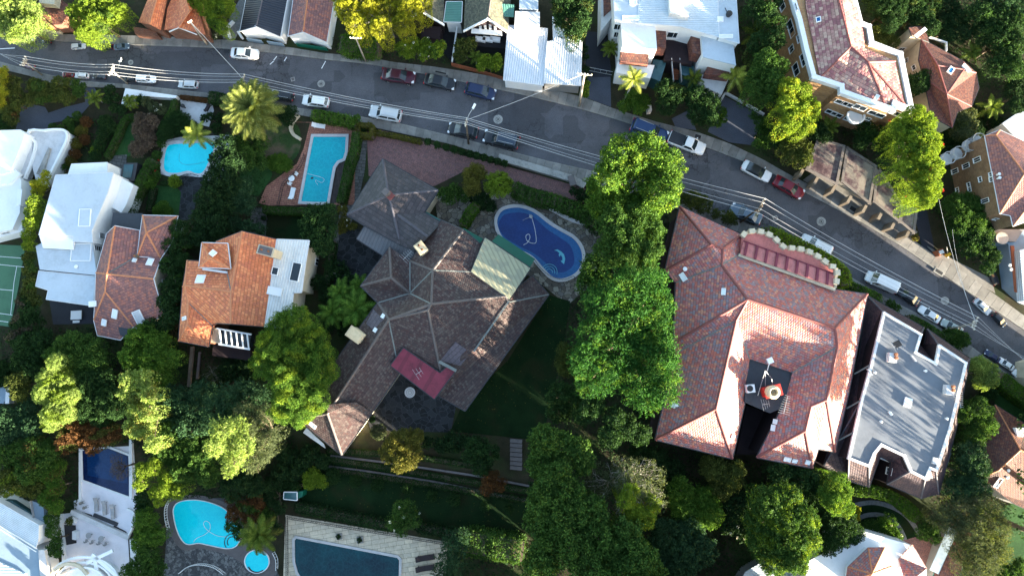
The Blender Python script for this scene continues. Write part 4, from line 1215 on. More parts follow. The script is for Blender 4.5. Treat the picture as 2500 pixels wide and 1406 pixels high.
sheet('lawn', [(375, 452), (430, 455), (442, 470), (436, 525), (370, 530), (372, 480)], 'lawn')
sheet('lawn', [(660, 300), (715, 298), (735, 330), (728, 375), (700, 400), (645, 385), (640, 330)], 'lawn_dry', smooth=3)
sheet('lawn', [(590, 405), (640, 400), (665, 425), (640, 465), (625, 480), (590, 455)], 'lawn', smooth=3)
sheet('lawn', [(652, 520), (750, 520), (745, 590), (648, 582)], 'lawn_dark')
sheet('path', [(612, 505), (652, 510), (648, 580), (610, 575)], 'path_stone')
sheet('patio', [(440, 244), (515, 245), (522, 270), (510, 310), (470, 300), (440, 280)], 'pale_conc')
sheet('patio', [(270, 380), (310, 378), (305, 430), (262, 420)], 'path_stone')
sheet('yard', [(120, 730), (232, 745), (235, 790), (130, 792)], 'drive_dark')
sheet('patio', [(1060, 478), (1250, 470), (1330, 500), (1400, 530), (1470, 560), (1475, 660), (1440, 700), (1385, 745), (1330, 700), (1180, 600), (1070, 545)], 'crazy')
sheet('terrace', [(890, 1000), (985, 905), (1115, 985), (1100, 1055), (905, 1050)], 'crazy_dark')
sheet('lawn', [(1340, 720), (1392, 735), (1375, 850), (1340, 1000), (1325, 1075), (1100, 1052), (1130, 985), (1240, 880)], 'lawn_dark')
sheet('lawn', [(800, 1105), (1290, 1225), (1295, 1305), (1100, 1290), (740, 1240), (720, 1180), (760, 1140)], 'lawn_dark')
sheet('pool_terrace', [(697, 1256), (1092, 1322), (1088, 1450), (690, 1450)], 'sand_pave')
sheet('pool_terrace', [(410, 1215), (600, 1215), (650, 1330), (700, 1450), (395, 1450), (405, 1330)], 'crazy_grey')
sheet('lawn', [(2440, 1240), (2560, 1200), (2600, 1450), (2400, 1450)], 'lawn')
sheet('lawn', [(2440, 930), (2500, 975), (2520, 1040), (2425, 1000)], 'lawn')
def ribbon(name, line, w, mat):
    L = smooth_loop(line, 4, False); a = []; b_ = []
    for i, p in enumerate(L):
        q0, q1 = L[max(i - 1, 0)], L[min(i + 1, len(L) - 1)]; dx, dy = q1[0] - q0[0], q1[1] - q0[1]; n = math.hypot(dx, dy) or 1
        a.append((p[0] - dy / n * w / 2, p[1] + dx / n * w / 2)); b_.append((p[0] + dy / n * w / 2, p[1] - dx / n * w / 2))
    sheet(name, a + b_[::-1], mat)
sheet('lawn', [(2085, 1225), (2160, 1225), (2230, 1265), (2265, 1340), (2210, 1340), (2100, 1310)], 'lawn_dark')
ribbon('garden_path', [(2088, 1232), (2130, 1226), (2175, 1236), (2212, 1258), (2240, 1295), (2258, 1335)], 11, 'gravel')
ribbon('garden_path', [(2086, 1272), (2112, 1258), (2145, 1256), (2178, 1268), (2200, 1295), (2212, 1325)], 11, 'gravel')
sheet('yard', [(2200, 1320), (2270, 1300), (2300, 1330), (2250, 1420), (2270, 1450), (2190, 1450)], 'brick_pave')
# tennis court
sheet('tennis_court', [(-30, 596), (62, 600), (45, 700), (25, 798), (-30, 790)], 'court', .1)
m = MB()
for a, b in (((-30, 624), (63, 631)), ((-30, 643), (60, 652)), ((41, 650), (34, 690)), ((34, 690), (26, 768)), ((-30, 704), (32, 709)), ((-30, 761), (30, 769)), ((-30, 780), (20, 786))):
    A = P(*a, .108); B = P(*b, .108); d = (B - A); x = Vector((d.y, -d.x, 0)).normalized() * .035
    m.add([A - x, B - x, B + x, A + x], [[0, 1, 2, 3]])
tag(m.build('court_marking', M['white_paint']), kind='structure')

# ------------------------------------------------------------------ pools
def pool(label, pts, water, coping='coping', cw=.35, sm=5, wz=.07, cz=.16, extra=None, name='swimming_pool'):
    cx = sum(p[0] for p in pts) / len(pts); cy = sum(p[1] for p in pts) / len(pts)
    root = empty(name, P(cx, cy, 0), label, 'pool')
    if sm: pts = smooth_loop(pts, sm)

    L = ccw([tuple(P(x, y, wz)[:2]) for x, y in pts])
    m = MB(); m.prism(L, 0, wz + .06); m.build('water', M[water], root)
    out = offset_loop(L, -cw); m = MB(); n = len(L); z0, z1 = .02, wz + cz
    vs = [Vector((*p, z1)) for p in L] + [Vector((p[0], p[1], z1)) for p in out] + [Vector((*p, z0)) for p in L] + [Vector((p[0], p[1], z0)) for p in out]
    fs = []
    for i in range(n):
        j = (i + 1) % n
        fs += [[i, n + i, n + j, j], [n + i, 3 * n + i, 3 * n + j, n + j], [i, j, 2 * n + j, 2 * n + i]]
    m.add(vs, fs); m.build('coping', M[coping], root)
    if extra: extra(root, L)
    return root
def hose(root, pts, z=.16, r=.035, mat='white_paint', name='cleaner_hose'):
    m = MB(); m.tube([P(x, y, z) for x, y in smooth_loop(pts, 6, False)], r, 5); m.build(name, M[mat], root)
def inner(root, pts, mat, z, name, sm=5):
    if sm: pts = smooth_loop(pts, sm)
    m = MB(); m.prism(ccw([tuple(P(x, y, z)[:2]) for x, y in pts]), z - .01, z); m.build(name, M[mat], root)
p = pool('bright turquoise garden pool overhung by a small pale palm', [(408, 362), (425, 353), (470, 351), (522, 350), (515, 385), (497, 420), (480, 424), (461, 418), (435, 423), (410, 421), (401, 405)], 'cyan', 'pale_conc', .55)
hose(p, [(438, 376), (438, 393), (452, 402), (480, 400), (500, 395)], r=.02, mat='mosaic')
p = pool('rectangular turquoise pool with a stepped bulge and terracotta surround', [(766, 335), (845, 335), (843, 372), (838, 388), (824, 394), (814, 408), (808, 440), (799, 494), (767, 494), (736, 492)], 'turq', 'coping', .42, 0)
hose(p, [(750, 424), (765, 428), (790, 436), (786, 446), (770, 440), (776, 452)], r=.018)
m = MB(); c = P(762, 435, .17); m.box(c, .35, .2, .14, .4); m.build('cleaner_head', M['gutter_dark'], p)
K3 = [(1214, 545), (1222, 520), (1240, 510), (1270, 508), (1304, 520), (1342, 549), (1372, 567), (1399, 583), (1416, 605), (1421, 630), (1414, 655), (1396, 672), (1370, 680), (1347, 674), (1325, 652), (1300, 625), (1262, 605), (1228, 580)]
p = pool('kidney shaped deep blue pool with a leaping dolphin mosaic', K3, 'blue_shelf', 'coping', .5)
inner(p, [(1217, 550), (1228, 527), (1250, 520), (1278, 520), (1304, 532), (1336, 560), (1370, 582), (1392, 600), (1402, 628), (1398, 650), (1375, 665), (1350, 660), (1330, 640), (1302, 618), (1262, 598), (1230, 576)], 'blue', .137, 'deep_water')
hose(p, [(1298, 530), (1306, 560), (1309, 590), (1300, 594), (1287, 588), (1284, 576), (1291, 572), (1294, 580), (1288, 592), (1278, 598)])
m = MB(); c = P(1296, 529, .2); m.lathe(c, [(.25, 0), (.25, .12), (.1, .16)], 10); m.bar(c, P(1276, 538, .2), .04); m.bar(c + Vector((-.2, .3, .05)), c + Vector((.2, -.3, .05)), .1); m.build('pool_cleaner', M['metal'], p)
inner(p, [(1353, 611), (1361, 609), (1370, 614), (1377, 621), (1380, 632), (1378, 641), (1377, 645), (1371, 640), (1369, 636), (1373, 636), (1373, 629), (1369, 622), (1366, 627), (1364, 622), (1366, 618), (1360, 613)], 'mosaic', .143, 'dolphin_mosaic', 0)
m = MB(); c = P(1341, 664, .15)
for rr in (.45, .8, 1.15):
    m.tube([c + Vector((math.cos(a) * rr, math.sin(a) * rr, 0)) for a in np.linspace(-.3, 2.9, 14)], .045, 5)
m.build('entry_steps', M['mosaic'], p)
m = MB(); m.box(P(1395, 580, .15), .1, .1, .1); m.build('skimmer', M['gutter_dark'], p)
p = pool('dark navy lap pool on the white villa terrace', [(202, 1099), (268, 1094), (315, 1112), (317, 1160), (317, 1211), (204, 1170)], 'navy', 'white_bright', .3, 0)
inner(p, [(212, 1099), (266, 1097), (309, 1114), (311, 1180), (214, 1160)], 'lapblue', .137, 'deep_water', 0)
C5 = [(425, 1255), (427, 1235), (442, 1224), (474, 1220), (512, 1226), (550, 1243), (574, 1275), (588, 1305), (578, 1330), (555, 1337), (512, 1329), (486, 1324), (461, 1327), (446, 1317), (433, 1291)]
sheet('pool_surround', smooth_loop([(404, 1240), (430, 1213), (480, 1208), (540, 1222), (580, 1250), (605, 1300), (665, 1345), (672, 1400), (635, 1412), (585, 1370), (550, 1352), (490, 1338), (450, 1343), (425, 1320), (412, 1285)], 4), 'coping_grey')
p = pool('bright turquoise curved pool with half round steps beside the small spa', C5, 'cyan', 'white_bright', .1)
hose(p, [(473, 1322), (480, 1313), (500, 1304), (512, 1292), (512, 1277), (502, 1271), (497, 1279), (506, 1293), (530, 1307), (556, 1310)], r=.03)
m = MB(); c = P(570, 1324, .15)
for rr in (.7, 1.1):
    m.tube([c + Vector((math.cos(a) * rr - .2, math.sin(a) * rr + .1, 0)) for a in np.linspace(1.1, 3.9, 12)], .06, 5)
m.build('entry_steps', M['gutter_dark'], p)
p = pool('small round turquoise spa beneath the shaggy palm', [(628 + 29 * math.cos(a), 1369 + 27 * math.sin(a)) for a in np.linspace(0, 5.76, 12)], 'cyan', 'white_bright', .12, name='spa_pool')
m = MB(); c = P(628, 1372, .15); m.tube([c + Vector((math.cos(a) * 1.35, math.sin(a) * 1.35, 0)) for a in np.linspace(3.6, 5.4, 10)], .1, 5); m.build('seat_step', M['gutter_dark'], p)
p = pool('large dark teal pool with rounded corners in pale sandstone paving', [(724, 1313), (850, 1337), (970, 1360), (975, 1366), (973, 1450), (760, 1450), (728, 1395), (721, 1370), (720, 1318)], 'teal', 'coping', .35, 0)

# ================================================================== BUILDINGS
# --- big red tiled mansion
b = Bld('mansion', 'large mottled red tiled mansion with a battlemented parapet facing the street', 'house', 1850, 850, .86)
V = [(1660, 504, 9), (1624, 661, 9), (1737, 597, 12.2), (1765, 607, 12), (1811, 573, 9.2), (1803, 622, 10.2), (1762, 647, 12.2), (1650, 690, 9),   # 0-7
     (1826, 731, 14.5), (2039, 801, 14.5), (2118, 718, 9.4), (2033, 706, 9.9), (1645, 836, 9),                                   # 8-12
     (1797, 783, 12.8), (1830, 876, 10.4), (1650, 862, 9), (1748, 998, 12.8), (1600, 1073, 9), (1788, 1119, 9), (1818, 985, 9.6),     # 13-19
     (2045, 846, 14.2), (2018, 976, 13.2), (2039, 1102, 8.6), (1998, 1095, 9), (1980, 992, 12.4), (1966, 1052, 12.4), (1983, 1142, 9), (1848, 1116, 9), (1935, 909, 10.4), (1912, 990, 10.0), (2072, 959, 8.9)]
F = [[0, 2, 1], [0, 4, 3, 2], [1, 2, 3, 6, 7], [3, 4, 5, 6], [6, 5, 11, 10, 9, 8], [7, 6, 8, 12], [12, 8, 13, 15], [8, 9, 20, 28, 14, 13],
     [15, 13, 16, 17], [13, 14, 19, 18, 16], [16, 18, 17], [10, 30, 22, 21, 20, 9], [20, 21, 24, 25, 27, 29, 28], [21, 22, 23, 24], [24, 23, 26, 25], [25, 26, 27]]
b.roof(V, F, 'tile_red', 'dark_wall', cap='cap_red', valley='flash', gutter='gutter_dark', eave=.5, capr=.2)
b.slab([(1828, 878), (1936, 910), (1912, 995), (1880, 1008), (1826, 985), (1818, 980)], 9.4, 10.2, 'dark_roof', 'flat_deck')
b.slab([(1822, 990), (1882, 1010), (1850, 1110), (1797, 1108)], 0, 3.0, 'dark_wall', 'gap_shade_slab')  # dark slab drawn for the shade in the courtyard gap
par = [(1812, 576), (1818, 570), (1832, 566), (1850, 566), (1868, 571), (1885, 580), (1900, 594), (1909, 603), (1920, 606), (1932, 607), (1950, 609), (1968, 614), (1990, 625), (2008, 637), (2024, 650), (2040, 658), (2037, 700)]
b.slab(par + [(2034, 702), (1806, 618)], 8, 10.1, 'red_deck', 'balcony_floor')
b.roof([(1815, 588, 10.4), (2036, 668, 10.4), (2034, 700, 10.9), (1808, 620, 10.9)], [[0, 1, 2, 3]], 'red_deck', None, name='balcony_roof', thick=.1)
mb = MB()
for i in range(9):
    t = (i + .4) / 9
    mb.bar(b.W(1815 + 221 * t, 588 + 80 * t, 10.5), b.W(1808 + 226 * t, 620 + 80 * t, 11.0), .3, .2)
mb.bar(b.W(1815, 588, 10.5), b.W(2036, 668, 10.5), .12)
mb.build('roof_rib', M['maroon_rib'], b.root)
b.strip([(1806, 624, 10.4), (2034, 706, 10.4)], .45, .5, 'cream_wall', 'balcony_sill', False)
b.strip([(x, y, 9.8) for x, y in par], .4, .7, 'cream_wall', 'parapet', False)
mb = MB(); sp = [b.W(*q, 10.5) for q in smooth_loop(par, 4, False)]; acc = 1.0
for p0, p1 in zip(sp[:-1], sp[1:]):
    d = p1 - p0; t = 0
    while acc + (d.length - t) >= 1.15:
        t += 1.15 - acc; acc = 0; c = p0 + d.normalized() * t
        mb.box(c + Vector((0, 0, .3)), .72, .62, .6, math.atan2(d.y, d.x))
    acc += d.length - t
mb.build('battlement', M['cream_wall'], b.root)
for q in ((1668, 676, 1.2, .7), (1737 + 30, 712, .9, .5), (1645, 987, .9, .6), (1788, 1066, .5, .5), (1893, 1029, .6, .5), (1888, 1044, .8, .5), (1922, 1120, .9, .6), (1940, 1124, .6, .5), (1972, 1127, .6, .6)):
    b.sky(*q, name='roof_hatch')
for q in ((1672, 657), (1652, 987)): b.vent(*q, .3, .3)
b.chim(1888, 955, 2.2, 1.4, 2.0, .25, 'red_paint', None, 0)
mb = MB(); c = b.W(1888, 957, 13.2); mb.lathe(c - Vector((0, 0, .9)), [(.75, 0), (.85, .9), (.7, 1.15), (.5, 1.2), (.42, 1.1), (.4, .5)], 20); mb.build('chimney_cowl', M['sandstone'], b.root)
mb = MB(); mb.box(b.W(1831, 948, 10.6), 1.0, 1.0, .8, .1); o = mb.build('air_conditioner', M['white_paint'], b.root)
mb = MB(); mb.lathe(b.W(1831, 948, 11.1), [(.38, 0), (.38, .06)], 16); mb.build('fan_grille', M['iron'], o)
mb = MB(); mb.box(b.W(1880, 880, 11.8), .7, .7, .35, .4); mb.bar(b.W(1872, 908, 10.2), b.W(1880, 881, 11.7), .08); mb.build('flue_box', M['white_paint'], b.root)
def aerial(bl, px, py, h, n, L, ang, name='aerial'):
    k = bl.k; base = bl.onroof(px, py)[0]; top = base + Vector((0, 0, h * k)); mb = MB(); mb.bar(base, top, .045)
    d = Vector((math.cos(ang), math.sin(ang), 0)); x = Vector((-d.y, d.x, 0)); mb.bar(top - d * L * k / 2, top + d * L * k / 2, .045)
    for i in range(n):
        c = top + d * L * k * (i / (n - 1) - .5); w = (.35 + .5 * (1 - i / n)) * k; mb.bar(c - x * w, c + x * w, .03)
    mb.build(name, M['metal'], bl.root)
aerial(b, 1905, 985, 2.0, 9, 2.6, 1.3); aerial(b, 1862, 985, 1.2, 4, 1.0, .2)
mb = MB()
for a, c in (((1868, 905), (1850, 965)), ((1868, 905), (1885, 925)), ((1868, 905), (1869, 950)), ((1884, 925), (1888, 950))): mb.bar(b.W(*a, 12.6), b.W(*c, 10.4), .06)
mb.build('mast_brace', M['metal'], b.root)

# --- grey flat roofed block with dark mansard
b = Bld('apartment_block', 'grey flat roofed apartment block with plum mansard sides beside the mansion', 'apartment block', 2210, 950, .75)
T = [(2158, 764), (2247, 817), (2234, 860), (2284, 888), (2293, 844), (2357, 886), (2318, 1046), (2285, 1147), (2270, 1142), (2259, 1168), (2224, 1150), (2207, 1112), (2151, 1085), (2133, 1107), (2121, 1137), (2072, 1118), (2104, 974), (2127, 890)]
E = [(2118, 722), (2256, 800), (2243, 842), (2256, 850), (2264, 803), (2368, 876), (2336, 1040), (2292, 1205), (2275, 1208), (2249, 1216), (2166, 1181), (2176, 1128), (2150, 1112), (2146, 1120), (2122, 1188), (2070, 1172), (2012, 1135), (2098, 870)]
n = len(T)
V = [(x, y, 11) for x, y in T] + [(x, y, 7.0) for x, y in E]
b.roof([(x, y, 11.02) for x, y in T], [list(range(n))], 'grey_roof', None, name='flat_roof')
b.roof(V, [[i, (i + 1) % n, (i + 1) % n + n, i + n] for i in range(n)], 'tile_mansard', 'dark_wall', gutter='gutter_dark', eave=.2, cap='cap_dark', name='mansard')
b.strip([(x, y, 11.0) for x, y in T], .42, .45, 'gutter_white', 'parapet')
b.slab([(2323, 1105), (2302, 1100), (2270, 1200), (2291, 1202)], 0, 6.6, 'dark_roof', 'side_wing')
def box_on(bl, px, py, sx, sy, h, rz, mat, name):
    k = bl.k; c = bl.onroof(px, py)[0]; mb = MB(); mb.box(c + Vector((0, 0, h * k / 2)), sx * k, sy * k, h * k, rz); return mb.build(name, M[mat], bl.root)
for x, y in ((2173, 873), (2311, 951)):
    o = box_on(b, x, y, 1.3, 1.6, 1.0, -.15, 'pale_conc', 'flue_stack')
    for dx in (-.02, .35):
        mb = MB(); c = b.onroof(x, y)[0]; mb.lathe(c + Vector((.25, dx * 1.2, 1.0 * b.k)), [(.2, 0), (.22, .25), (.15, .28)], 10); mb.build('chimney_pot', M['terracotta_pot'], o)
o = box_on(b, 2215, 982, 1.2, 1.6, .3, -.3, 'white_paint', 'roof_hatch')
box_on(b, 2281, 1124, .8, 1.1, .3, -.2, 'pale_conc', 'roof_hatch')
for x, y in ((2133, 909), (2169, 1006), (2172, 1010), (2148, 1028), (2308, 1021), (2256, 905)): b.vent(x, y, .2, .7)
for x, y in ((2121, 908), (2228, 875)): box_on(b, x, y, .15, 1.2, .5, .6, 'gutter_white', 'vent_pipe')
aerial(b, 2326, 975, 1.6, 9, 2.4, -1.4); aerial(b, 2176, 845, 1.3, 3, .8, .5)
mb = MB(); c = b.onroof(2180, 840)[0] + Vector((0, 0, 1)); mb.obox(c, Vector((.35, .2, .1)), Vector((-.2, .35, 0)), Vector((-.05, 0, .08))); mb.build('satellite_dish', M['iron'], b.root)
for a, c in (((2087, 912), (2122, 892)), ((2068, 996), (2100, 978)), ((2048, 1074), (2082, 1056))): b.strip([(a[0], a[1], 9.4), (c[0], c[1], 11)], .25, .15, 'flash', 'parapet_step', False)
for a, c in (((2147, 1117), (2171, 1127)),): b.strip([(a[0], a[1], 6), (c[0], c[1], 6)], .2, .2, 'gutter_white', 'gutter', False)
b.win(2172, 1150, 1.2, 1.6)

# --- brown tiled villa in the middle
b = Bld('villa', 'rambling brown tiled villa with two sandstone chimneys in the middle', 'house', 1040, 760, .97)
b.roof([(934, 389, 5), (1069, 465, 5), (848, 524, 5), (949, 476, 7.2), (971, 524, 6.3), (1035, 519, 5), (1075, 543, 5), (1044, 577, 6.6), (1009, 611, 5), (976, 597, 5), (975, 584, 5.4), (891, 551, 5)],
       [[0, 3, 2], [0, 1, 3], [3, 1, 5, 4], [3, 10, 9, 11, 2], [3, 4, 10], [4, 5, 6, 7], [4, 7, 8, 9, 10]], 'tile_dark', 'cream_wall', cap='cap_dark', gutter='gutter_dark', eave=.5, capr=.17)
b.roof([(891, 551, 4.6), (871, 583, 4.2), (935, 624, 4.2), (1004, 640, 4.2), (1012, 614, 4.6)], [[0, 1, 2, 3, 4]], 'corr_dark', 'grey_wall', name='lean_to_roof', gutter='gutter_dark')
V = [(1077, 538, 5.2), (1132, 562, 7.15), (1186, 608, 5.8), (1150, 664, 6.4), (1056, 660, 7.75), (1053, 742, 8.65), (949, 780, 7.15),    # 0-6
     (923, 739, 5.2), (1001, 716, 5.35), (1001, 637, 5.2), (951, 604, 5.05), (881, 698, 5.05), (955, 678, 6.7),                           # 7-12
     (1234, 723, 6.7), (1155, 856, 5.72), (1110, 893, 5.65), (1076, 906, 5.8), (1339, 719, 4.5), (1135, 1002, 4.4), (1072, 966, 4.6),     # 13-19
     (1300, 675, 4.9), (967, 869, 5.65), (912, 753, 5.12), (804, 902, 5.05), (725, 1020, 4.9), (799, 1010, 6.85), (834, 1110, 4.9), (905, 1010, 4.9), (976, 908, 5.12), (1045, 757, 8.42), (985, 852, 5.95), (1242, 738, 6.33), (1003, 634, 5.28)]
F = [[0, 1, 4, 9, 32], [4, 8, 9], [4, 5, 8], [5, 6, 7, 8], [6, 22, 7], [1, 2, 3, 4], [4, 3, 13, 5], [10, 12, 11], [10, 9, 8, 12], [11, 12, 8, 7], [5, 13, 31, 14, 15, 16, 29], [13, 20, 17, 31], [31, 17, 18, 19, 15, 14],
     [5, 29, 6], [6, 29, 16, 30, 21], [6, 25, 24, 23, 22], [25, 26, 24], [6, 21, 28, 27, 26, 25]]
b.roof(V, F, 'tile_brown', 'cream_wall', cap='cap_grey', valley='flash', gutter='gutter_dark', eave=.55, capr=.17)
b.roof([(1184, 580, 6.6), (1295, 655, 6.0), (1243, 731, 6.7), (1150, 663, 7.0)], [[0, 1, 2, 3]], 'corr_beige', 'cream_wall', thick=.3, name='sunroom_roof', gutter='gutter_dark')
b.roof([(1217, 572, 4.2), (1306, 632, 4.2), (1292, 655, 5.0), (1200, 590, 5.0)], [[0, 1, 2, 3]], 'green_metal', None, name='pool_awning')
b.roof([(1132, 557, 4.4), (1180, 583, 4.4), (1170, 596, 4.7), (1128, 568, 4.7)], [[0, 1, 2, 3]], 'green_metal', None, name='pool_awning')
b.roof([(1038, 515, 4.6), (1076, 537, 4.6), (1071, 545, 4.7), (1034, 522, 4.7)], [[0, 1, 2, 3]], 'teal_metal', None, name='awning')
b.roof([(985, 850, 6.3), (954, 892, 6.1), (1060, 973, 6.1), (1111, 905, 6.3), (1095, 893, 6.3), (1074, 911, 6.3), (1062, 903, 6.3)], [[0, 1, 2, 3, 4, 5, 6]], 'red_metal', 'cream_wall', name='maroon_flat_roof', gutter='gutter_dark')
# small dormer on the south wing, purple tile patches
b.roof([(798, 988, 7.2), (868, 981, 6.8), (904, 1004, 5.3), (800, 1008, 7.0)], [[0, 1, 2, 3]], 'tile_brown', None, cap='cap_grey', name='dormer_roof')
for pl in (((1112, 834), (1150, 861), (1124, 893), (1075, 880)), ((912, 755), (936, 780), (912, 806), (894, 790))):
    h = [b.onroof(*q)[0] + Vector((0, 0, .06)) for q in pl]; n = (h[1] - h[0]).cross(h[2] - h[0]).normalized(); n = n if n.z > 0 else -n; u = Vector((0, 0, 1)).cross(n).normalized(); w = n.cross(u)
    mk('new_tile_patch', h, [[0, 1, 2, 3]] if (h[1] - h[0]).cross(h[2] - h[0]).z > 0 else [[3, 2, 1, 0]], M['tile_patch'], b.root, [[(q.dot(u), q.dot(w)) for q in (h if (h[1] - h[0]).cross(h[2] - h[0]).z > 0 else h[::-1])]])
b.chim(1027, 605, 1.5, 1.2, 2.2, -.9, 'sandstone', 'sandstone', 2)
b.chim(866, 817, 2.0, 1.4, 2.4, -.6, 'sandstone', 'sandstone', 0)
mb = MB(); c = b.W(943, 470, 7.8); mb.box(c, .85, .85, .9, .8); o = mb.build('chimney', M['coping_grey'], b.root)
mb = MB(); mb.box(b.W(952, 478, 7.1), 1.0, 1.0, .3, .8); mb.build('chimney_flashing', M['cap_red'], o)
for q in ((936, 772, .5, .5), (917, 806, .5, .5), (764, 1037, 1.0, .5)): b.sky(*q, name='roof_hatch')
aerial(b, 1025, 909, 1.0, 3, .9, .6); aerial(b, 1000, 628, 1.6, 6, 1.6, .8)
b.strip([(1075, 884, 6.8), (1111, 903, 6.9)], .4, .25, 'flash', 'flashing', False)
b.roof([(748, 1044, 3.6), (790, 1083, 3.6), (794, 1094, 3.2), (740, 1056, 3.2)], [[0, 1, 2, 3]], 'pale_conc', None, name='window_hood')
b.strip([(1242, 736, 6.5), (1158, 856, 5.85)], .25, .1, 'flash', 'break_flashing', False)

# --- orange house
b = Bld('orange_house', 'orange tiled house with a white ribbed roof strip on its right side', 'house', 600, 700, .85)
V = [(527, 590, 7.2), (591, 565, 9.6), (676, 585, 7), (645, 797, 7), (563, 790, 9.6), (530, 788, 8.2), (564, 712, 9.6), (451, 697, 9.2), (457, 636, 7.2), (554, 660, 8.0), (517, 793, 6.6), (460, 738, 8.2), (458, 792, 8.2), (436, 832, 6.2), (509, 846, 6.2), (446, 700, 7.4), (530, 640, 7.2)]
F = [[1, 2, 3, 4, 6], [0, 1, 6, 9, 16], [8, 16, 9, 6, 7], [6, 4, 5, 10, 11, 7], [11, 10, 14, 12], [12, 14, 13], [7, 11, 12, 13, 15], [8, 7, 15]]
b.roof(V, F, 'tile_orange', 'brick_red', cap='cap_orange', valley='flash', gutter='gutter_dark', eave=.4, capr=.16)
b.roof([(676, 585, 7.1), (754, 588, 6.6), (745, 640, 6.6), (740, 675, 6.6), (735, 713, 6.6), (715, 714, 6.6), (706, 800, 6.6), (645, 797, 7.0)], [[0, 1, 2, 3, 4, 5, 6, 7]], 'corr_white_u', 'cream_wall', name='ribbed_roof', gutter='gutter_white')
b.roof([(493, 593, 9.2), (555, 595, 9.2), (562, 655, 9.4), (512, 631, 10.4), (486, 652, 9.0)], [[0, 3, 4], [0, 1, 2, 3], [3, 2, 4]], 'tile_orange', 'cream_wall', base=7.2, cap='cap_orange', name='dormer_roof', eave=.1, gutter='gutter_white')
b.strip([(498, 657, 8.6), (553, 665, 8.6)], .35, .3, 'gutter_white', 'dormer_sill', False)
for q in ((490, 682, 1.3, 1.4), (520, 619, .8, .9), (522, 752, .8, .9), (512, 732, .5, .4), (451, 777, .5, 1.2)): b.sky(*q)
b.sky(672, 662, 1.2, 1.0, pane='glass'); b.sky(722, 664, 3.0, 1.4, pane='glass')
b.sky(671, 711, 1.2, 2.2, pane='white_paint')
b.chim(648, 612, 2.3, 1.3, 3.0, -.25, 'cream_wall', 'coping_grey', 2)
for i in range(6):
    a = (536 + i * 13.5, 806 + i * 2.3); b.strip([(a[0], a[1], 5.8), (a[0] + 4, a[1] + 34, 5.2)], .22, .15, 'white_paint', 'pergola_beam', False)
b.strip([(531, 802, 5.8), (612, 816, 5.8)], .25, .2, 'white_paint', 'pergola_edge', False); b.strip([(536, 840, 5.2), (608, 852, 5.2)], .3, .2, 'white_paint', 'pergola_edge', False)
b.slab([(535, 802), (612, 815), (608, 850), (538, 838)], 3, 4.6, 'glass', 'conservatory_roof')
b.slab([(515, 800), (535, 802), (537, 838), (514, 835)], 3, 5.0, 'cream_wall', 'conservatory_end')
b.slab([(520, 840), (612, 855), (610, 880), (518, 868)], 0, 2.5, 'dark_wall', 'rear_wing')
for q in ((774, 640, 1.2, 1.8), (745, 745, 1.0, 1.6)): b.win(*q)

# --- old red house
b = Bld('red_house', 'faded red tiled house squeezed between the white house and trees', 'house', 320, 670, .76, zs=.82)
b.roof([(348, 526, 7.6), (433, 528, 7.6), (420, 590, 7.6), (392, 630, 7.4), (335, 625, 7.6), (357, 568, 10)], [[0, 1, 5], [1, 2, 3, 5], [3, 4, 5], [4, 0, 5]], 'tile_oldred', 'cream_wall', cap='cap_orange', gutter='gutter_white', eave=.3, capr=.16)
b.roof([(261, 570, 7), (280, 552, 9.4), (340, 563, 7.6), (335, 625, 7.4), (392, 630, 7.4), (374, 681, 9.4), (398, 767, 6.6), (340, 803, 6.6), (293, 829, 6.4), (238, 818, 6.4), (229, 781, 6.6), (232, 736, 6.8), (234, 666, 7), (261, 669, 9.6), (256, 712, 9.4), (325, 797, 7.0)],
       [[0, 1, 13, 12], [1, 2, 3, 13], [13, 3, 4, 5], [13, 5, 6, 7, 15, 14], [12, 13, 14, 10, 11], [14, 15, 8, 9, 10]], 'tile_oldred', 'cream_wall', cap='cap_orange', valley='flash', gutter='gutter_white', eave=.3, capr=.15, name='main_roof')
b.slab([(276, 519), (348, 521), (342, 566), (270, 557)], 0, 7.0, 'dark_roof', 'flat_wing')
b.slab([(288, 798), (322, 803), (310, 825), (293, 818)], 0, 6.9, 'dark_roof', 'rear_flat')
for q in ((367, 640, 1.0, 1.3), (281, 766, .9, 1.6), (255, 787, .8, 1.1), (329, 636, .6, .6)): b.sky(*q)
for q in ((339, 774, 1.4, 2.4),): b.sky(*q, pane='pale_conc')
b.chim(330, 625, .5, .5, .8, .2, 'brick_red', None, 1)
mb = MB(); mb.box(b.W(229, 742, 7.2), 1.1, .8, .6, .1); mb.build('water_heater', M['white_paint'], b.root)
for q in ((400, 690, 1.2, 1.2), (395, 650, 1.0, 1.0), (437, 560, 1, 1.4)): b.win(*q)

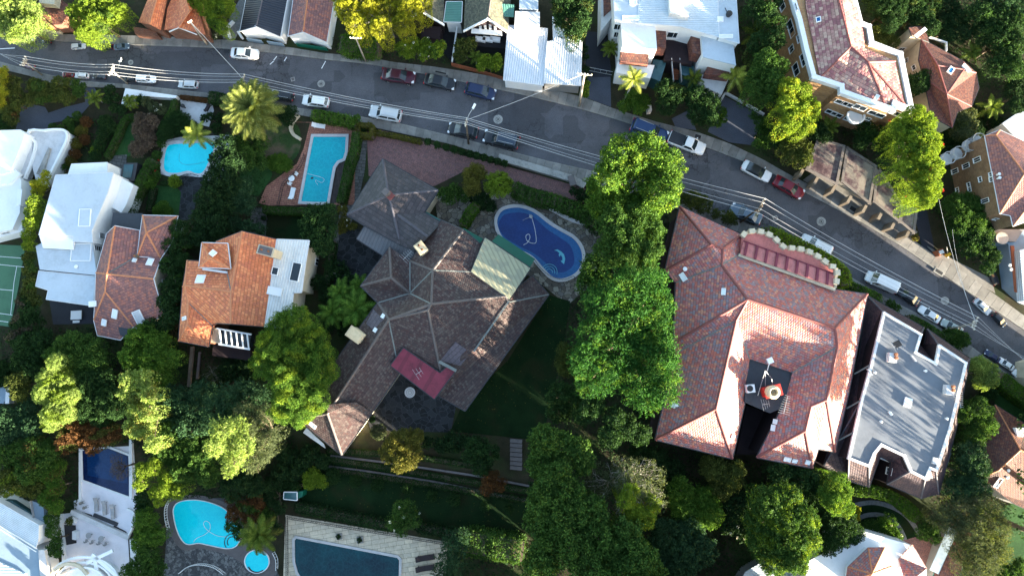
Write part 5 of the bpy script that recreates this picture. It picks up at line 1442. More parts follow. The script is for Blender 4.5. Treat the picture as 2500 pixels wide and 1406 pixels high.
# --- white modern house
b = Bld('modern_house', 'white modern house with stepped pale blue flat roofs at left', 'house', 190, 570, .68, zs=.72)
b.roof([(136, 428, 10.4), (276, 422, 10.4), (262, 470, 10.4), (223, 563, 10.4), (225, 591, 10.2), (179, 589, 10.0), (179, 576, 10.3), (95, 573, 10.4)], [list(range(8))], 'white_roof', 'white_wall', name='upper_roof', eave=.05, gutter='gutter_white')
b.roof([(95, 573, 9.6), (179, 576, 9.6), (179, 610, 9.0), (105, 606, 9.0)], [[0, 1, 2, 3]], 'white_bright', 'white_wall', name='bright_step', eave=.05)
b.roof([(87, 601, 8.4), (104, 592, 8.4), (105, 607, 8.4), (179, 611, 8.4), (179, 592, 8.4), (225, 590, 8.4), (236, 672, 8.4), (97, 658, 8.4)], [list(range(8))], 'white_roof', 'white_wall', name='middle_roof', eave=.05)
b.roof([(95, 662, 8), (233, 675, 8), (226, 746, 8), (113, 730, 8), (118, 708, 8), (87, 698, 8)], [list(range(6))], 'white_roof', 'white_wall', name='lower_roof', eave=.05, gutter='gutter_white')
b.roof([(174, 400, 8.8), (262, 396, 8.8), (262, 426, 8.8), (165, 428, 8.8)], [[0, 1, 2, 3]], 'white_bright', 'white_wall', name='rear_roof', eave=.05)
b.slab([(276, 424), (326, 452), (308, 500), (296, 520), (262, 500)], 0, 6.2, 'white_wall', 'side_terrace')
b.slab([(268, 432), (279, 428), (272, 462), (262, 466)], 6.2, 8.6, 'glass', 'upper_window_bay')
for q in ((208, 532, 2.4, 3.6),): b.sky(*q, pane='white_roof')
b.sky(199, 616, 4.2, 3.6, pane='white_roof')
b.vent(187, 651, .35, .4)
for q in ((249, 574, 1.7, 1.6), (240, 607, 1.2, 2.4)): b.win(*q, rows=4, cols=1)

# --- curved white house, far left
b = Bld('curved_house', 'white house with sweeping curved terraces at the left edge', 'house', 70, 380, .62, zs=.8)
b.slab([(-60, 320), (50, 317), (60, 325), (55, 345), (25, 420), (-60, 440)], 0, 8, 'white_bright', 'upper_roof')
arc = smooth_loop([(68, 330), (110, 320), (150, 318), (164, 325), (165, 342), (150, 375), (130, 415), (112, 445), (88, 440)], 4)
b.slab(arc, 0, 4.2, 'pale_conc', 'terrace')
b.strip([(x, y, 4.3) for x, y in arc[:29]], .5, .9, 'white_wall', 'terrace_wall', False)
b.strip([(x, y, 4.3) for x, y in smooth_loop([(55, 345), (78, 342), (88, 352), (80, 390), (62, 435)], 4, False)], .5, .8, 'white_wall', 'inner_wall', False)
b.slab([(45, 372), (80, 352), (75, 400), (55, 432), (35, 412)], 4.1, 4.6, 'pale_conc', 'ramp')
b.slab([(88, 425), (118, 360), (122, 362), (102, 430)], 4.2, 4.9, 'concrete', 'planter_wall')
b.slab([(-60, 435), (30, 412), (52, 440), (48, 520), (30, 560), (-60, 580)], 0, 6, 'white_bright', 'lower_roof')
b.slab([(-40, 415), (20, 400), (50, 425), (20, 450), (-40, 455)], 6, 7, 'white_wall', 'roof_box')
b.slab([(42, 462), (54, 462), (50, 500), (40, 502)], 5, 6.4, 'white_wall', 'side_fin')
b.slab([(-40, 520), (50, 515), (55, 565), (-40, 590)], 0, 4, 'white_wall', 'side_block')
for q in ((12, 550, 2.2, 1.6), (14, 568, 2.0, 1.0)): b.win(*q)

# --- brick flats with white parapet (top right)
b = Bld('brick_flats', 'ochre brick flats with a white parapet and pink tiled roof at the top', 'apartment block', 2060, 150, .64)
out = [(1900, -140), (1925, -30), (1950, 50), (1966, 120), (1985, 190), (2052, 212), (2054, 226), (2178, 270), (2181, 254), (2222, 270), (2195, 135), (2125, 108), (2118, 68), (2098, 60), (2075, -30), (2050, -140)]
b.slab(out, 0, 13, 'brick_ochre', 'wall')
b.strip([(x, y, 13) for x, y in out], 1.0, 1.2, 'white_bright', 'parapet')
b.roof([(1958, -140, 13.4), (1968, 20, 13.4), (2002, 190, 13.4), (2078, 115, 15.6), (2048, 0, 15.6), (2030, -140, 15.6), (2062, -140, 13.6), (2085, -10, 13.6), (2108, 80, 13.6), (2060, 206, 13.4), (2066, 226, 13.4), (2160, 256, 13.4), (2120, 152, 15.8), (2181, 248, 13.4), (2210, 256, 13.4), (2186, 150, 13.4), (2112, 118, 14.0)],
       [[0, 1, 2, 3, 4, 5], [5, 4, 3, 8, 7, 6], [3, 2, 9, 12], [9, 10, 11, 12], [12, 11, 13, 14], [12, 14, 15], [12, 15, 16, 3], [3, 16, 8]], 'tile_pink', None, cap='cap_red', name='roof', capr=.2)
b.slab([(2094, 72), (2108, 66), (2118, 100), (2104, 106)], 13, 13.6, 'dark_wall', 'light_well')
b.sky(1998, 49, 1.0, .8, pane='blue_shelf'); b.sky(2140, 238, .6, .9)
for q in ((1941, 22, 1.6, 2.2), (1953, 92, 1.6, 2.2), (1963, 145, 2.6, 2.4), (1932, 70, 3.6, 2.2), (1910, 12, 2.4, 2.2), (1944, 170, 2.6, 2.4), (1933, 120, 1.4, 2.0),
          (2055, 250, 2.6, 1.5), (2070, 255, 2, 1.5), (2030, 274, 2.4, 1.5), (2043, 280, 2.4, 1.5), (2100, 262, 2.6, 1.8), (2140, 278, 3.4, 1.5), (2072, 290, 1.8, 1.6), (2108, 298, 3.4, 1.4), (2196, 280, 2, 1.5), (2120, 290, 1, 1)): b.win(*q)
mb = MB(); c = P(2090, 283, 8 * b.k); R = 1.15
mb.tube([c + Vector((math.cos(a) * R, math.sin(a) * R * .9, 0)) for a in np.linspace(2.6, 6.4, 14)], .16, 6); mb.lathe(c - Vector((0, 0, .5)), [(R * .95, 0), (R * .95, .15)], 20); mb.build('balcony', M['white_paint'], b.root)

# --- rust brown roofed house behind
b = Bld('rust_house', 'rust brown tiled house half hidden in trees behind the brick flats', 'house', 2290, 200, .56)
b.roof([(2219, 68, 9), (2258, 64, 9), (2268, 105, 9), (2226, 88, 11), (2352, 150, 9), (2354, 170, 11), (2383, 178, 8.5), (2390, 215, 8.5), (2372, 260, 8.5), (2338, 273, 8.5), (2325, 312, 8), (2275, 285, 8), (2255, 190, 8), (2243, 146, 8.6), (2250, 98, 9.6), (2312, 230, 11), (2290, 160, 11.5)],
       [[0, 1, 2, 14, 3], [14, 2, 4, 5, 16], [13, 14, 16, 15, 12], [16, 5, 15], [5, 4, 6], [5, 6, 7, 8, 15], [15, 8, 9, 10], [12, 15, 10, 11]], 'tile_rust', 'cream_wall', cap='cap_red', valley='flash', name='roof', gutter='gutter_dark', eave=.2)
b.sky(2320, 173, 1.6, 1.1, pane='blue_shelf'); b.sky(2358, 168, 2.2, 1.8, pane='gutter_white')
b.strip([(2238, 88, 10.2), (2256, 74, 10.4)], 1.0, .4, 'gutter_white', 'roof_vent_duct', False)
b.strip([(2270, 92, 8.0), (2310, 105, 8.0), (2310, 125, 8.0)], .15, .7, 'gutter_white', 'balcony_rail', False)
for q in ((2202, 120, 1.4, 1.4), (2214, 148, 1.2, 1.2), (2232, 165, 1.2, 1.2), (2238, 190, 1.2, 1.3)): b.win(*q)

# --- right edge brick flats with pink tile roof
b = Bld('corner_flats', 'brown brick flats with a pink tiled roof at the right edge', 'apartment block', 2430, 450, .58)
out = [(2398, 330), (2440, 360), (2440, 520), (2470, 548), (2600, 520), (2600, 300), (2440, 310)]
b.roof([(2405, 332, 13), (2441, 318, 13), (2620, 400, 13), (2620, 500, 13), (2474, 552, 13), (2468, 526, 13), (2442, 521, 13), (2502, 424, 17), (2432, 330, 14.2), (2560, 440, 17), (2620, 460, 16)],
       [[0, 8, 7, 6], [0, 1, 8], [8, 1, 2, 9, 7], [7, 9, 5, 6], [9, 4, 5], [9, 3, 4], [9, 2, 3]], 'tile_oldred', 'brick_brown', cap='cap_orange', name='roof', gutter='gutter_white', eave=.1)
for q in ((2332, 418, 1.1, 2.2), (2359, 405, 1.1, 2.2), (2386, 390, 1.1, 2.2), (2308, 433, 1, 1.8), (2338, 464, 1.2, .9), (2366, 452, 1.2, .9), (2394, 438, 1.2, .9), (2368, 462, 1.2, .9), (2406, 490, 1, 2.2), (2420, 426, 1, 1), (2421, 438, 1, 1), (2415, 378, 1, 1.5), (2435, 535, 1.6, 1.2), (2350, 492, 1, 1)): b.win(*q)
for q in ((2435, 427), (2436, 436)): b.vent(*q, .3, .9)
for i, (x, y) in enumerate(((2318, 385), (2343, 372), (2372, 353), (2392, 340))):
    c = P(x, y, (8.5) * b.k); mb = MB(); R = .85
    mb.tube([c + Vector((math.cos(a) * R, math.sin(a) * R, 0)) for a in np.linspace(0, 2 * math.pi, 14)], .07, 5); mb.lathe(c - Vector((0, 0, .8)), [(R, 0), (R, .12)], 16)
    for a in np.linspace(0, 5.5, 9): mb.bar(c + Vector((math.cos(a) * R, math.sin(a) * R, 0)), c + Vector((math.cos(a) * R, math.sin(a) * R, -.75)), .04)
    mb.build('round_balcony', M['metal'], b.root)

# --- grey house at the right edge below
b = Bld('grey_house', 'pale grey flat roofed house at the right edge above the street', 'house', 2480, 680, .56)
b.slab([(2446, 590), (2462, 596), (2475, 700), (2520, 740), (2560, 700), (2560, 560), (2470, 560)], 0, 4.0, 'blue_roof', 'roof')
b.slab([(2468, 600), (2476, 600), (2488, 715), (2478, 712)], 4, 4.3, 'timber_red', 'gutter_path')
b.slab([(2490, 610), (2560, 600), (2560, 760), (2500, 735)], 4, 6.2, 'corr_pale', 'upper_roof')
b.slab([(2425, 560), (2500, 560), (2480, 590), (2440, 588)], 3, 5, 'grey_wall', 'link')
mb = MB(); c = P(2445, 582, 5.2 * b.k); mb.lathe(c, [(.1, 0), (.8, .12), (.85, .16)], 18); mb.build('satellite_dish', M['concrete'], b.root)
for x, y in ((2464, 648), (2467, 658)): box_on(b, x, y, .5, .5, .4, 0, 'white_paint', 'roof_vent')
b = Bld('white_roofed_house', 'pale ribbed roof corner at the right edge above the brown flats', 'house', 2480, 310, .52)
b.roof([(2448, 302, 7), (2480, 280, 7), (2600, 240, 7), (2600, 330, 7), (2485, 340, 7)], [[0, 1, 2, 3, 4]], 'corr_white', 'white_wall', gutter='gutter_white')

# --- red tiled house lower right edge
b = Bld('lower_red_house', 'red tiled house at the right edge below the lawn', 'house', 2460, 1120, .62)
b.roof([(2430, 988, 6), (2500, 1032, 6), (2600, 1060, 6), (2600, 1150, 9), (2600, 1250, 6), (2500, 1240, 6), (2475, 1228, 6), (2447, 1208, 6), (2394, 1166, 6), (2408, 1060, 6), (2492, 1098, 9), (2438, 1148, 7.5)],
       [[0, 10, 11, 8, 9], [0, 1, 10], [1, 2, 3, 10], [10, 3, 4, 5, 6, 7], [10, 7, 8, 11]], 'tile_rust', 'grey_wall', cap='cap_orange', gutter='gutter_dark', eave=.2)
for q in ((2461, 1148), (2458, 1165)): b.vent(*q, .3, .4)
b.sky(2436, 1177, .8, 2.2)
b.slab([(2392, 1164), (2435, 1180), (2420, 1200), (2392, 1190)], 0, 4, 'dark_roof', 'rear_flat')
b.slab([(2480, 1045), (2560, 1045), (2560, 1075), (2485, 1065)], 5, 8.2, 'white_bright', 'white_dormer')

# --- white house with red octagonal roof, bottom right
b = Bld('white_villa', 'white rendered house with red octagonal tiled roof and shuttered windows', 'house', 2130, 1370, .62)
b.slab([(1972, 1370), (2110, 1297), (2226, 1330), (2262, 1390), (2262, 1460), (1960, 1460)], 0, 8.8, 'white_wall', 'wall')
cx, cy = 2130, 1406
oc = [(2070, 1383), (2120, 1336), (2160, 1335), (2177, 1382), (2160, 1425), (2130, 1450), (2090, 1445), (2064, 1420)]
b.roof([(x, y, 10.5) for x, y in oc] + [(2129, 1400, 13.5)], [[i, (i + 1) % 8, 8] for i in range(8)], 'tile_red', 'white_wall', base=8.8, cap='cap_orange', name='turret_roof', eave=.4)
b.roof([(2194, 1364, 9.4), (2228, 1327, 9.4), (2263, 1387, 9.4), (2238, 1407, 10.6), (2210, 1420, 10.2)], [[0, 1, 2, 3, 4]], 'tile_red', None, name='side_roof', cap='cap_red')
b.strip([(2180, 1406, 9.2), (2226, 1382, 9.2)], .6, .5, 'white_bright', 'cornice', False)
b.slab([(1935, 1380), (1975, 1368), (1972, 1460), (1900, 1460)], 0, 4, 'white_wall', 'low_wing')
for q in ((2122, 1310), (2155, 1323), (2190, 1348), (2082, 1352), (2034, 1334)):
    f = b.win(q[0], q[1], 1.3, 1.6, cols=4, rows=3)
b.roof([(1820, 1395, 4), (1866, 1368, 4), (1930, 1400, 4), (1930, 1460, 4), (1780, 1460, 4)], [[0, 1, 2, 3, 4]], 'corr_pale', 'grey_wall', name='shed_roof')
b.roof([(2283, 1395, 4), (2300, 1340, 4), (2335, 1290, 4.2), (2375, 1300, 5.0), (2350, 1380, 5.0), (2330, 1460, 5), (2262, 1460, 4)], [[0, 1, 2, 3, 4, 5, 6]], 'tile_rust', 'grey_wall', name='covered_way_roof', gutter='teal_metal')
b.strip([(2285, 1385, 4.4), (2322, 1300, 4.6)], 2.0, .12, 'blue_roof', 'teal_glass_strip', False)

# --- bottom left white villa with terrace
b = Bld('white_terrace_villa', 'white villa with a pool terrace and a curved pergola at lower left', 'house', 250, 1300, .66)
b.slab([(198, 1094), (326, 1088), (336, 1222), (330, 1262), (312, 1302), (182, 1250), (180, 1222), (198, 1216)], 0, .05, 'villa_floor', 'pool_deck')
b.slab([(152, 1254), (182, 1250), (312, 1308), (316, 1380), (330, 1460), (160, 1460)], 0, .06, 'villa_floor', 'lower_terrace')
b.strip([(182, 1250, .6), (312, 1308, .1)], 1.0, 1.2, 'pale_conc', 'terrace_wall', False)
b.strip([(152, 1256, .1), (158, 1320, .1), (160, 1370, .1)], .5, 1.4, 'white_wall', 'side_wall', False)
b.strip([(198, 1096, .1), (198, 1222, .1)], .5, .8, 'white_wall', 'pool_wall', False)
b.strip([(322, 1076, .1), (322, 1210, .1)], .7, .9, 'white_wall', 'pool_wall', False)
b.strip([(x, y, .2) for x, y in smooth_loop([(314, 1242), (326, 1248), (331, 1262), (325, 1285), (314, 1308)], 4, False)], .4, .9, 'white_wall', 'curved_wall', False)
b.slab([(155, 1280), (184, 1282), (186, 1325), (162, 1330)], .08, .2, 'gutter_dark', 'stair_well')
b.slab([(176, 1296), (186, 1298), (185, 1318), (176, 1316)], .2, 1.2, 'white_bright', 'skylight_box')
for x0, y0, x1, y1 in ((193, 1252, 226, 1262), (275, 1286, 310, 1303)):
    b.slab([(x0, y0), (x1, y1), (x1 - 2, y1 - 8 + 2), (x0 + 4, y0 - 4)], .1, .14, 'wicker', 'door_mat')
m = MB()
b.strip([(233, 1257, .1), (284, 1278, .1)], .7, .5, 'gutter_dark', 'planter', False)
# curved pergola
for R, h, w in ((92, 5.0, .5), (74, 5.0, .35), (56, 5.4, .35)):
    pts = [(205 + R * .95 * math.cos(a), 1425 + R * .72 * math.sin(a), h) for a in np.linspace(-3.3, -.35, 16)]
    b.strip(pts, w, .4, 'white_wall', 'pergola_arc', False)
b.slab([(205 + 52 * math.cos(a), 1425 + 38 * math.sin(a)) for a in np.linspace(0, 5.9, 18)], 0, 5.2, 'white_bright', 'drum_roof')
b.strip([(x, y, 5.6) for x, y in [(170 + 50 * math.cos(a), 1430 + 55 * math.sin(a)) for a in np.linspace(-3.4, -.6, 12)]], .6, .5, 'cream_wall', 'pergola_arc', False)
for a, c in (((228, 1355), (292, 1410)), ((272, 1345), (215, 1372)), ((232, 1365), (240, 1405))): b.strip([(*a, 5.1), (*c, 5.1)], .7, .35, 'white_wall', 'pergola_beam', False)
b.slab([(316, 1316), (334, 1322), (336, 1400), (320, 1400)], 0, 1.0, 'white_wall', 'side_steps')

# --- bottom left blue-grey roofs
b = Bld('blue_grey_house', 'house with pale green and blue grey roofs at the lower left corner', 'house', 50, 1340, .58)
b.roof([(-80, 1190, 7), (0, 1228, 7), (94, 1282, 7), (93, 1318, 7), (86, 1338, 7.0), (0, 1282, 7.0), (-80, 1240, 7)], [[0, 1, 2, 3, 4, 5, 6]], 'corr_pale', 'white_wall', name='upper_roof', gutter='gutter_white')
b.roof([(-80, 1245, 6.5), (0, 1286, 6.5), (92, 1342, 6.5), (98, 1410, 6.5), (70, 1460, 6.5), (-80, 1460, 6.5)], [[0, 1, 2, 3, 4, 5]], 'blue_roof', 'white_wall', name='lower_roof', gutter='gutter_white')
b.strip([(-60, 1252, 7.2), (0, 1283, 7.2), (90, 1338, 7.2)], .15, .15, 'white_paint', 'ladder_rail', False); b.strip([(-60, 1260, 7.2), (0, 1291, 7.2), (88, 1346, 7.2)], .15, .15, 'white_paint', 'ladder_rail', False)
b.slab([(-60, 1345), (60, 1400), (66, 1460), (-60, 1460)], 6.5, 6.9, 'corr_pale', 'low_roof')
b.slab([(95, 1342), (108, 1342), (118, 1395), (118, 1460), (100, 1460)], 6, 7.0, 'coping', 'wall_top')
b.slab([(0, 1218), (30, 1222), (80, 1255), (76, 1268), (5, 1228)], 3, 4.2, 'teal_glass', 'glass_canopy')
b.slab([(76, 1222), (106, 1230), (108, 1280), (84, 1268)], 3, 4.4, 'blue_roof', 'rear_deck')
b.strip([(76, 1222, 4.6), (84, 1268, 4.6)], .12, .8, 'metal', 'deck_rail', False)
# hedge dome & small pool top at left edge
b = Bld('pool_shed', 'small blue roofed pool shed at the left edge under the dome shrub', 'shed', 5, 960, .6)
b.slab([(-50, 936), (14, 936), (14, 972), (8, 985), (-50, 980)], 0, 2.2, 'blue_roof', 'roof'); b.slab([(15, 938), (25, 938), (22, 985), (12, 985)], 0, 2.4, 'gutter_white', 'louvre')

# --- top edge: white modern flats
b = Bld('modern_flats', 'white modern flats with pale ribbed roofs and rust brown balconies', 'apartment block', 1650, 110, .74)
b.roof([(1495, -60, 10.5), (1502, 48, 10.5), (1561, 55, 10.5), (1556, -60, 10.5)], [[0, 1, 2, 3]], 'white_roof', 'white_wall', name='left_roof', gutter='gutter_white', eave=.05)
b.roof([(1560, -60, 10.8), (1560, 55, 10.6), (1660, 64, 10.6), (1755, 90, 10.6), (1750, -60, 10.8)], [[0, 1, 2, 3, 4]], 'corr_pale', 'white_wall', name='ribbed_roof', gutter='gutter_white', eave=.05)
b.roof([(1750, -60, 10.5), (1756, 92, 10.5), (1804, 105, 10.5), (1793, -60, 10.5)], [[0, 1, 2, 3]], 'white_roof', 'white_wall', name='right_roof', gutter='gutter_white', eave=.05)
b.slab([(1634, -30), (1678, -30), (1682, 42), (1636, 32)], 10.6, 12.0, 'pale_conc', 'lift_box')
b.roof([(1516, 55, 9.6), (1600, 66, 9.6), (1604, 120, 9.6), (1520, 112, 9.6)], [[0, 1, 2, 3]], 'white_bright', 'white_wall', name='left_tower_roof', eave=.02)
b.roof([(1712, 88, 9.2), (1790, 106, 9.2), (1797, 160, 9.2), (1716, 140, 9.2)], [[0, 1, 2, 3]], 'white_roof', 'white_wall', name='right_tower_roof', eave=.02)
b.slab([(1516, 118), (1586, 124), (1582, 158), (1514, 150)], 6, 7.2, 'tile_rust', 'balcony_deck')
b.slab([(1508, 150), (1598, 160), (1588, 192), (1504, 178)], 0, 4.8, 'white_wall', 'front_wing_left')
b.slab([(1732, 150), (1780, 160), (1782, 188), (1722, 180)], 0, 6.2, 'tile_rust', 'balcony_deck')
b.slab([(1714, 182), (1780, 190), (1762, 232), (1708, 208)], 0, 4.0, 'pale_conc', 'front_wing_right')
b.slab([(1600, 68), (1626, 72), (1626, 118), (1606, 116)], 5, 8.2, 'tile_rust', 'inner_balcony'); b.slab([(1686, 84), (1712, 90), (1714, 134), (1692, 130)], 5, 8.2, 'tile_rust', 'inner_balcony')
b.slab([(1628, 82), (1686, 92), (1690, 158), (1622, 146)], 0, 5.2, 'dark_wall', 'atrium')
b.slab([(1596, 145), (1628, 150), (1612, 200), (1584, 188)], 0, 4, 'teal_glass', 'glass_roof'); b.slab([(1662, 155), (1694, 162), (1700, 195), (1664, 182)], 0, 4, 'teal_glass', 'glass_roof')
for i in range(14):
    t = i / 14; b.strip([(1641 + 4 * t, 110 + 88 * t, 4.8 - 4 * t), (1656 + 4 * t, 112 + 88 * t, 4.8 - 4 * t)], .4, .2, 'timber_red', 'stair_tread', False)
for x in (1639, 1659): b.strip([(x, 145, 5.0), (x + 5, 200, 3)], .12, .7, 'metal', 'stair_rail', False)
for q in ((1546, 7, 1.2, 1), (1540, 45, 3, .8), (1758, 48, 1, .8), (1772, 90, 2.4, .6)): b.sky(*q, pane='white_bright')
mb = MB(); c = b.onroof(1778, 38)[0]; mb.lathe(c, [(.35, 0), (.45, .5), (.2, .6)], 10); mb.bar(c, b.onroof(1770, 20)[0], .08); mb.build('roof_vent', M['iron'], b.root)
b.slab([(1468, -60), (1496, -60), (1496, 40), (1466, 78)], 0, 6, 'pale_conc', 'side_wing'); b.slab([(1472, -60), (1494, -60), (1492, 24), (1474, 40)], 6, 6.3, 'tile_rust', 'side_deck')
for q in ((1508, 66, 1.4, 2.0), (1505, 85, 1, 2), (1644, 86, 2.4, 2.0)): b.win(*q)
b = Bld('retaining_wall', 'low concrete wall beside the driveway with the white flats', 'wall', 1800, 250, .7)
b.strip([(1770, 228, .1), (1862, 280, .1)], .4, 1.1, 'pale_conc', 'wall', False); b.strip([(1770, 228, .1), (1756, 252, .1)], .4, 1.1, 'pale_conc', 'wall', False)

# --- white ribbed carports
b = Bld('carport', 'white corrugated roofed double carport beside the street', 'carport', 1325, 140, .8)
b.roof([(1241, 63, 4.4), (1336, 71, 4.4), (1326, 208, 3.8), (1230, 195, 3.8)], [[0, 1, 2, 3]], 'corr_white', 'white_wall', name='left_roof', gutter='gutter_white', eave=.15)
b.roof([(1350, 42, 4.8), (1352, 100, 4.6), (1336, 103, 4.6), (1328, 202, 4.0), (1417, 208, 4.0), (1420, 102, 4.6), (1372, 70, 4.8)], [list(range(7))], 'corr_white', 'grey_wall', name='right_roof', gutter='gutter_white', eave=.15)
b.vent(1286, 72, .2, 1.2)
b.slab([(1258, 28), (1318, 30), (1318, 68), (1256, 62)], 0, 6.2, 'pale_conc', 'rear_flat_roof'); b.slab([(1268, -40), (1314, -40), (1314, 24), (1268, 22)], 0, 6.2, 'white_roof', 'rear_upper_roof')
# --- gabled dark houses
b = Bld('shingle_cottage', 'dark cottage with olive shingle roof and white gable trim', 'house', 1180, 60, .72)
b.roof([(1138, -60, 5.6), (1132, 76, 5.6), (1191, 46, 8.6), (1206, -60, 8.6), (1240, 80, 5.6), (1252, -60, 5.6)], [[0, 1, 2, 3], [3, 2, 4, 5]], 'tile_olive', 'dark_wall', cap='cap_grey', eave=.35, name='roof')
b.strip([(1132, 77, 5.4), (1191, 47, 8.4), (1241, 81, 5.4)], .25, .5, 'white_paint', 'bargeboard', False)
b.slab([(1152, 70), (1225, 76), (1226, 86), (1150, 80)], 4.9, 5.3, 'white_wall', 'gable_shelf')
for x in (1172, 1184, 1196, 1208): b.strip([(x, 60, 5.5), (x + 1, 69, 5.5)], .5, .5, 'blind', 'gable_window', False)
for x in (1173, 1191, 1209): b.strip([(x - 7, 96, 3), (x + 7, 98, 3)], .9, .7, 'white_paint', 'window_box', False)
b.slab([(1128, 78), (1240, 84), (1240, 120), (1128, 110)], 0, 2.6, 'black_wall', 'front_wall')
b.roof([(1225, 10, 6.8), (1256, 12, 6.8), (1254, 42, 6.4), (1222, 40, 6.4)], [[0, 1, 2, 3]], 'corr_green', None, name='green_roof')
b = Bld('gabled_cottage', 'dark cottage with pale gabled roof beside the green metal roof', 'house', 1050, 40, .72)
b.roof([(985, 50, 5.2), (1028, 28, 7.6), (1052, -60, 7.6), (1010, -60, 5.4), (1082, 60, 5.2), (1086, -60, 5.2)], [[3, 0, 1, 2], [2, 1, 4, 5]], 'tile_olive', 'dark_wall', cap='cap_grey', name='roof')
b.strip([(985, 51, 5.0), (1028, 29, 7.4), (1083, 61, 5.0)], .35, .4, 'white_paint', 'bargeboard', False)
b.roof([(1090, 5, 5.4), (1128, 5, 5.4), (1126, 54, 5.2), (1084, 53, 5.2)], [[0, 1, 2, 3]], 'corr_green', 'white_wall', name='green_roof', gutter='gutter_white')
b.slab([(1030, 62), (1076, 66), (1072, 96), (1028, 92)], 0, 4, 'dark_wall', 'porch'); b.slab([(1082, 56), (1116, 58), (1110, 160), (1076, 120)], 0, .4, 'black_wall', 'porch_path')
for q in ((1038, 84, 1.2, 1.8), (1062, 85, 1.2, 1.8)): b.win(*q, cols=1)
for p0, p1 in (((1080, 50), (1074, 96)), ((1118, 54), (1104, 150))): b.strip([(*p0, 2.5), (*p1, 1)], .3, .5, 'white_wall', 'side_wall', False)
# --- garages along the street
def garage(label, ridge, L, R, mat, cap, front, door, dcol, fr='white_wall'):
    b = Bld('garage', label, 'garage', L[0][0], L[0][1], .72)
    (rf, rb), (lf, lb), (xf, xb) = ridge, L, R
    b.roof([(*lb, 3.4), (*lf, 3.4), (*rf, 5.0), (*rb, 5.0), (*xf, 3.4), (*xb, 3.4)], [[0, 1, 2, 3], [3, 2, 4, 5]], mat, fr, cap=cap, eave=.08, gutter='gutter_white')
    b.strip([(*lf, 3.1), (*rf, 4.7), (*xf, 3.1)], .3, .35, 'white_paint', 'bargeboard', False)
    for d in door: b.strip([(d[0], d[1], .1), (d[2], d[3], .1)], .2, 2.3, dcol, 'garage_door', False)
    return b
garage('white garage with navy blue sheet roof by the street', ((625, 65), (655, -60)), ((586, 76), (612, -60)), ((684, 90), (712, -60)), 'navy_roof', 'cap_dark', None, ((608, 101, 642, 106), (658, 108, 694, 113)), 'blue_roof')
garage('white garage with red tiled roof and dark green door', ((740, 78), (758, -60)), ((704, 88), (724, -60)), ((797, 103), (826, -60)), 'tile_oldred', 'cap_orange', None, ((728, 113, 800, 124),), 'green_metal')
b = Bld('boundary_wall', 'white rendered gate wall beside the navy roofed garage', 'wall', 565, 75, .6)
for p0, p1 in (((557, 70), (570, 56)), ((557, 72), (562, 92)), ((584, 82), (592, 94))): b.strip([(*p0, .2), (*p1, .2)], .5, 1.4, 'white_wall', 'wall', False)
b = Bld('orange_cottage', 'orange tiled cottage with a white gable beside the conifer hedge', 'house', 455, 50, .6)
b.roof([(409, 20, 5), (401, 74, 5), (436, 68, 6.6), (462, 30, 8), (452, -10, 8), (430, -30, 5), (502, 86, 5), (480, 10, 5.4), (470, -30, 5.4)], [[5, 0, 1, 2, 3, 4], [3, 2, 6, 7], [4, 3, 7, 8]], 'tile_orange', 'brick_red', cap='cap_orange', eave=.25)
b.strip([(414, 78, 4.8), (436, 68, 6.4), (480, 85, 4.8)], .2, .3, 'white_paint', 'bargeboard', False)
b = Bld('brick_cottage', 'long red tiled brick cottage next to the dark leafy tree', 'house', 370, 40, .58)
b.roof([(338, 55, 5), (332, 62, 4.8), (380, -50, 5), (345, 58, 5), (372, 62, 5), (398, -50, 7.5), (365, 60, 7.5), (392, 74, 5), (418, -50, 5)], [[2, 0, 6, 5], [5, 6, 7, 8]], 'tile_orange', 'brick_red', cap='cap_orange', eave=.2)
b.slab([(324, 66), (378, 74), (388, 90), (330, 84)], 0, 2.2, 'brick_red', 'front_wall')
for x in (338, 352, 366): b.strip([(x, 76, 2.4), (x + 6, 88, .6)], .3, .3, 'timber_red', 'buttress', False)
b = Bld('hillside_house', 'brown house with a terracotta wall in the top left corner', 'house', 125, 40, .55)
b.roof([(90, 10, 6), (125, -20, 6), (175, 20, 6), (150, 60, 5), (110, 62, 5), (95, 40, 6)], [[0, 1, 2, 3, 4, 5]], 'tile_rust', 'brick_red')
b.strip([(80, 70, .8), (148, 82, .8), (152, 60, .8)], .4, 1.2, 'cream_wall', 'wall', False)
b.slab([(92, -30), (140, -30), (132, 12), (96, 8)], 6, 8, 'cream_wall', 'upper_storey')

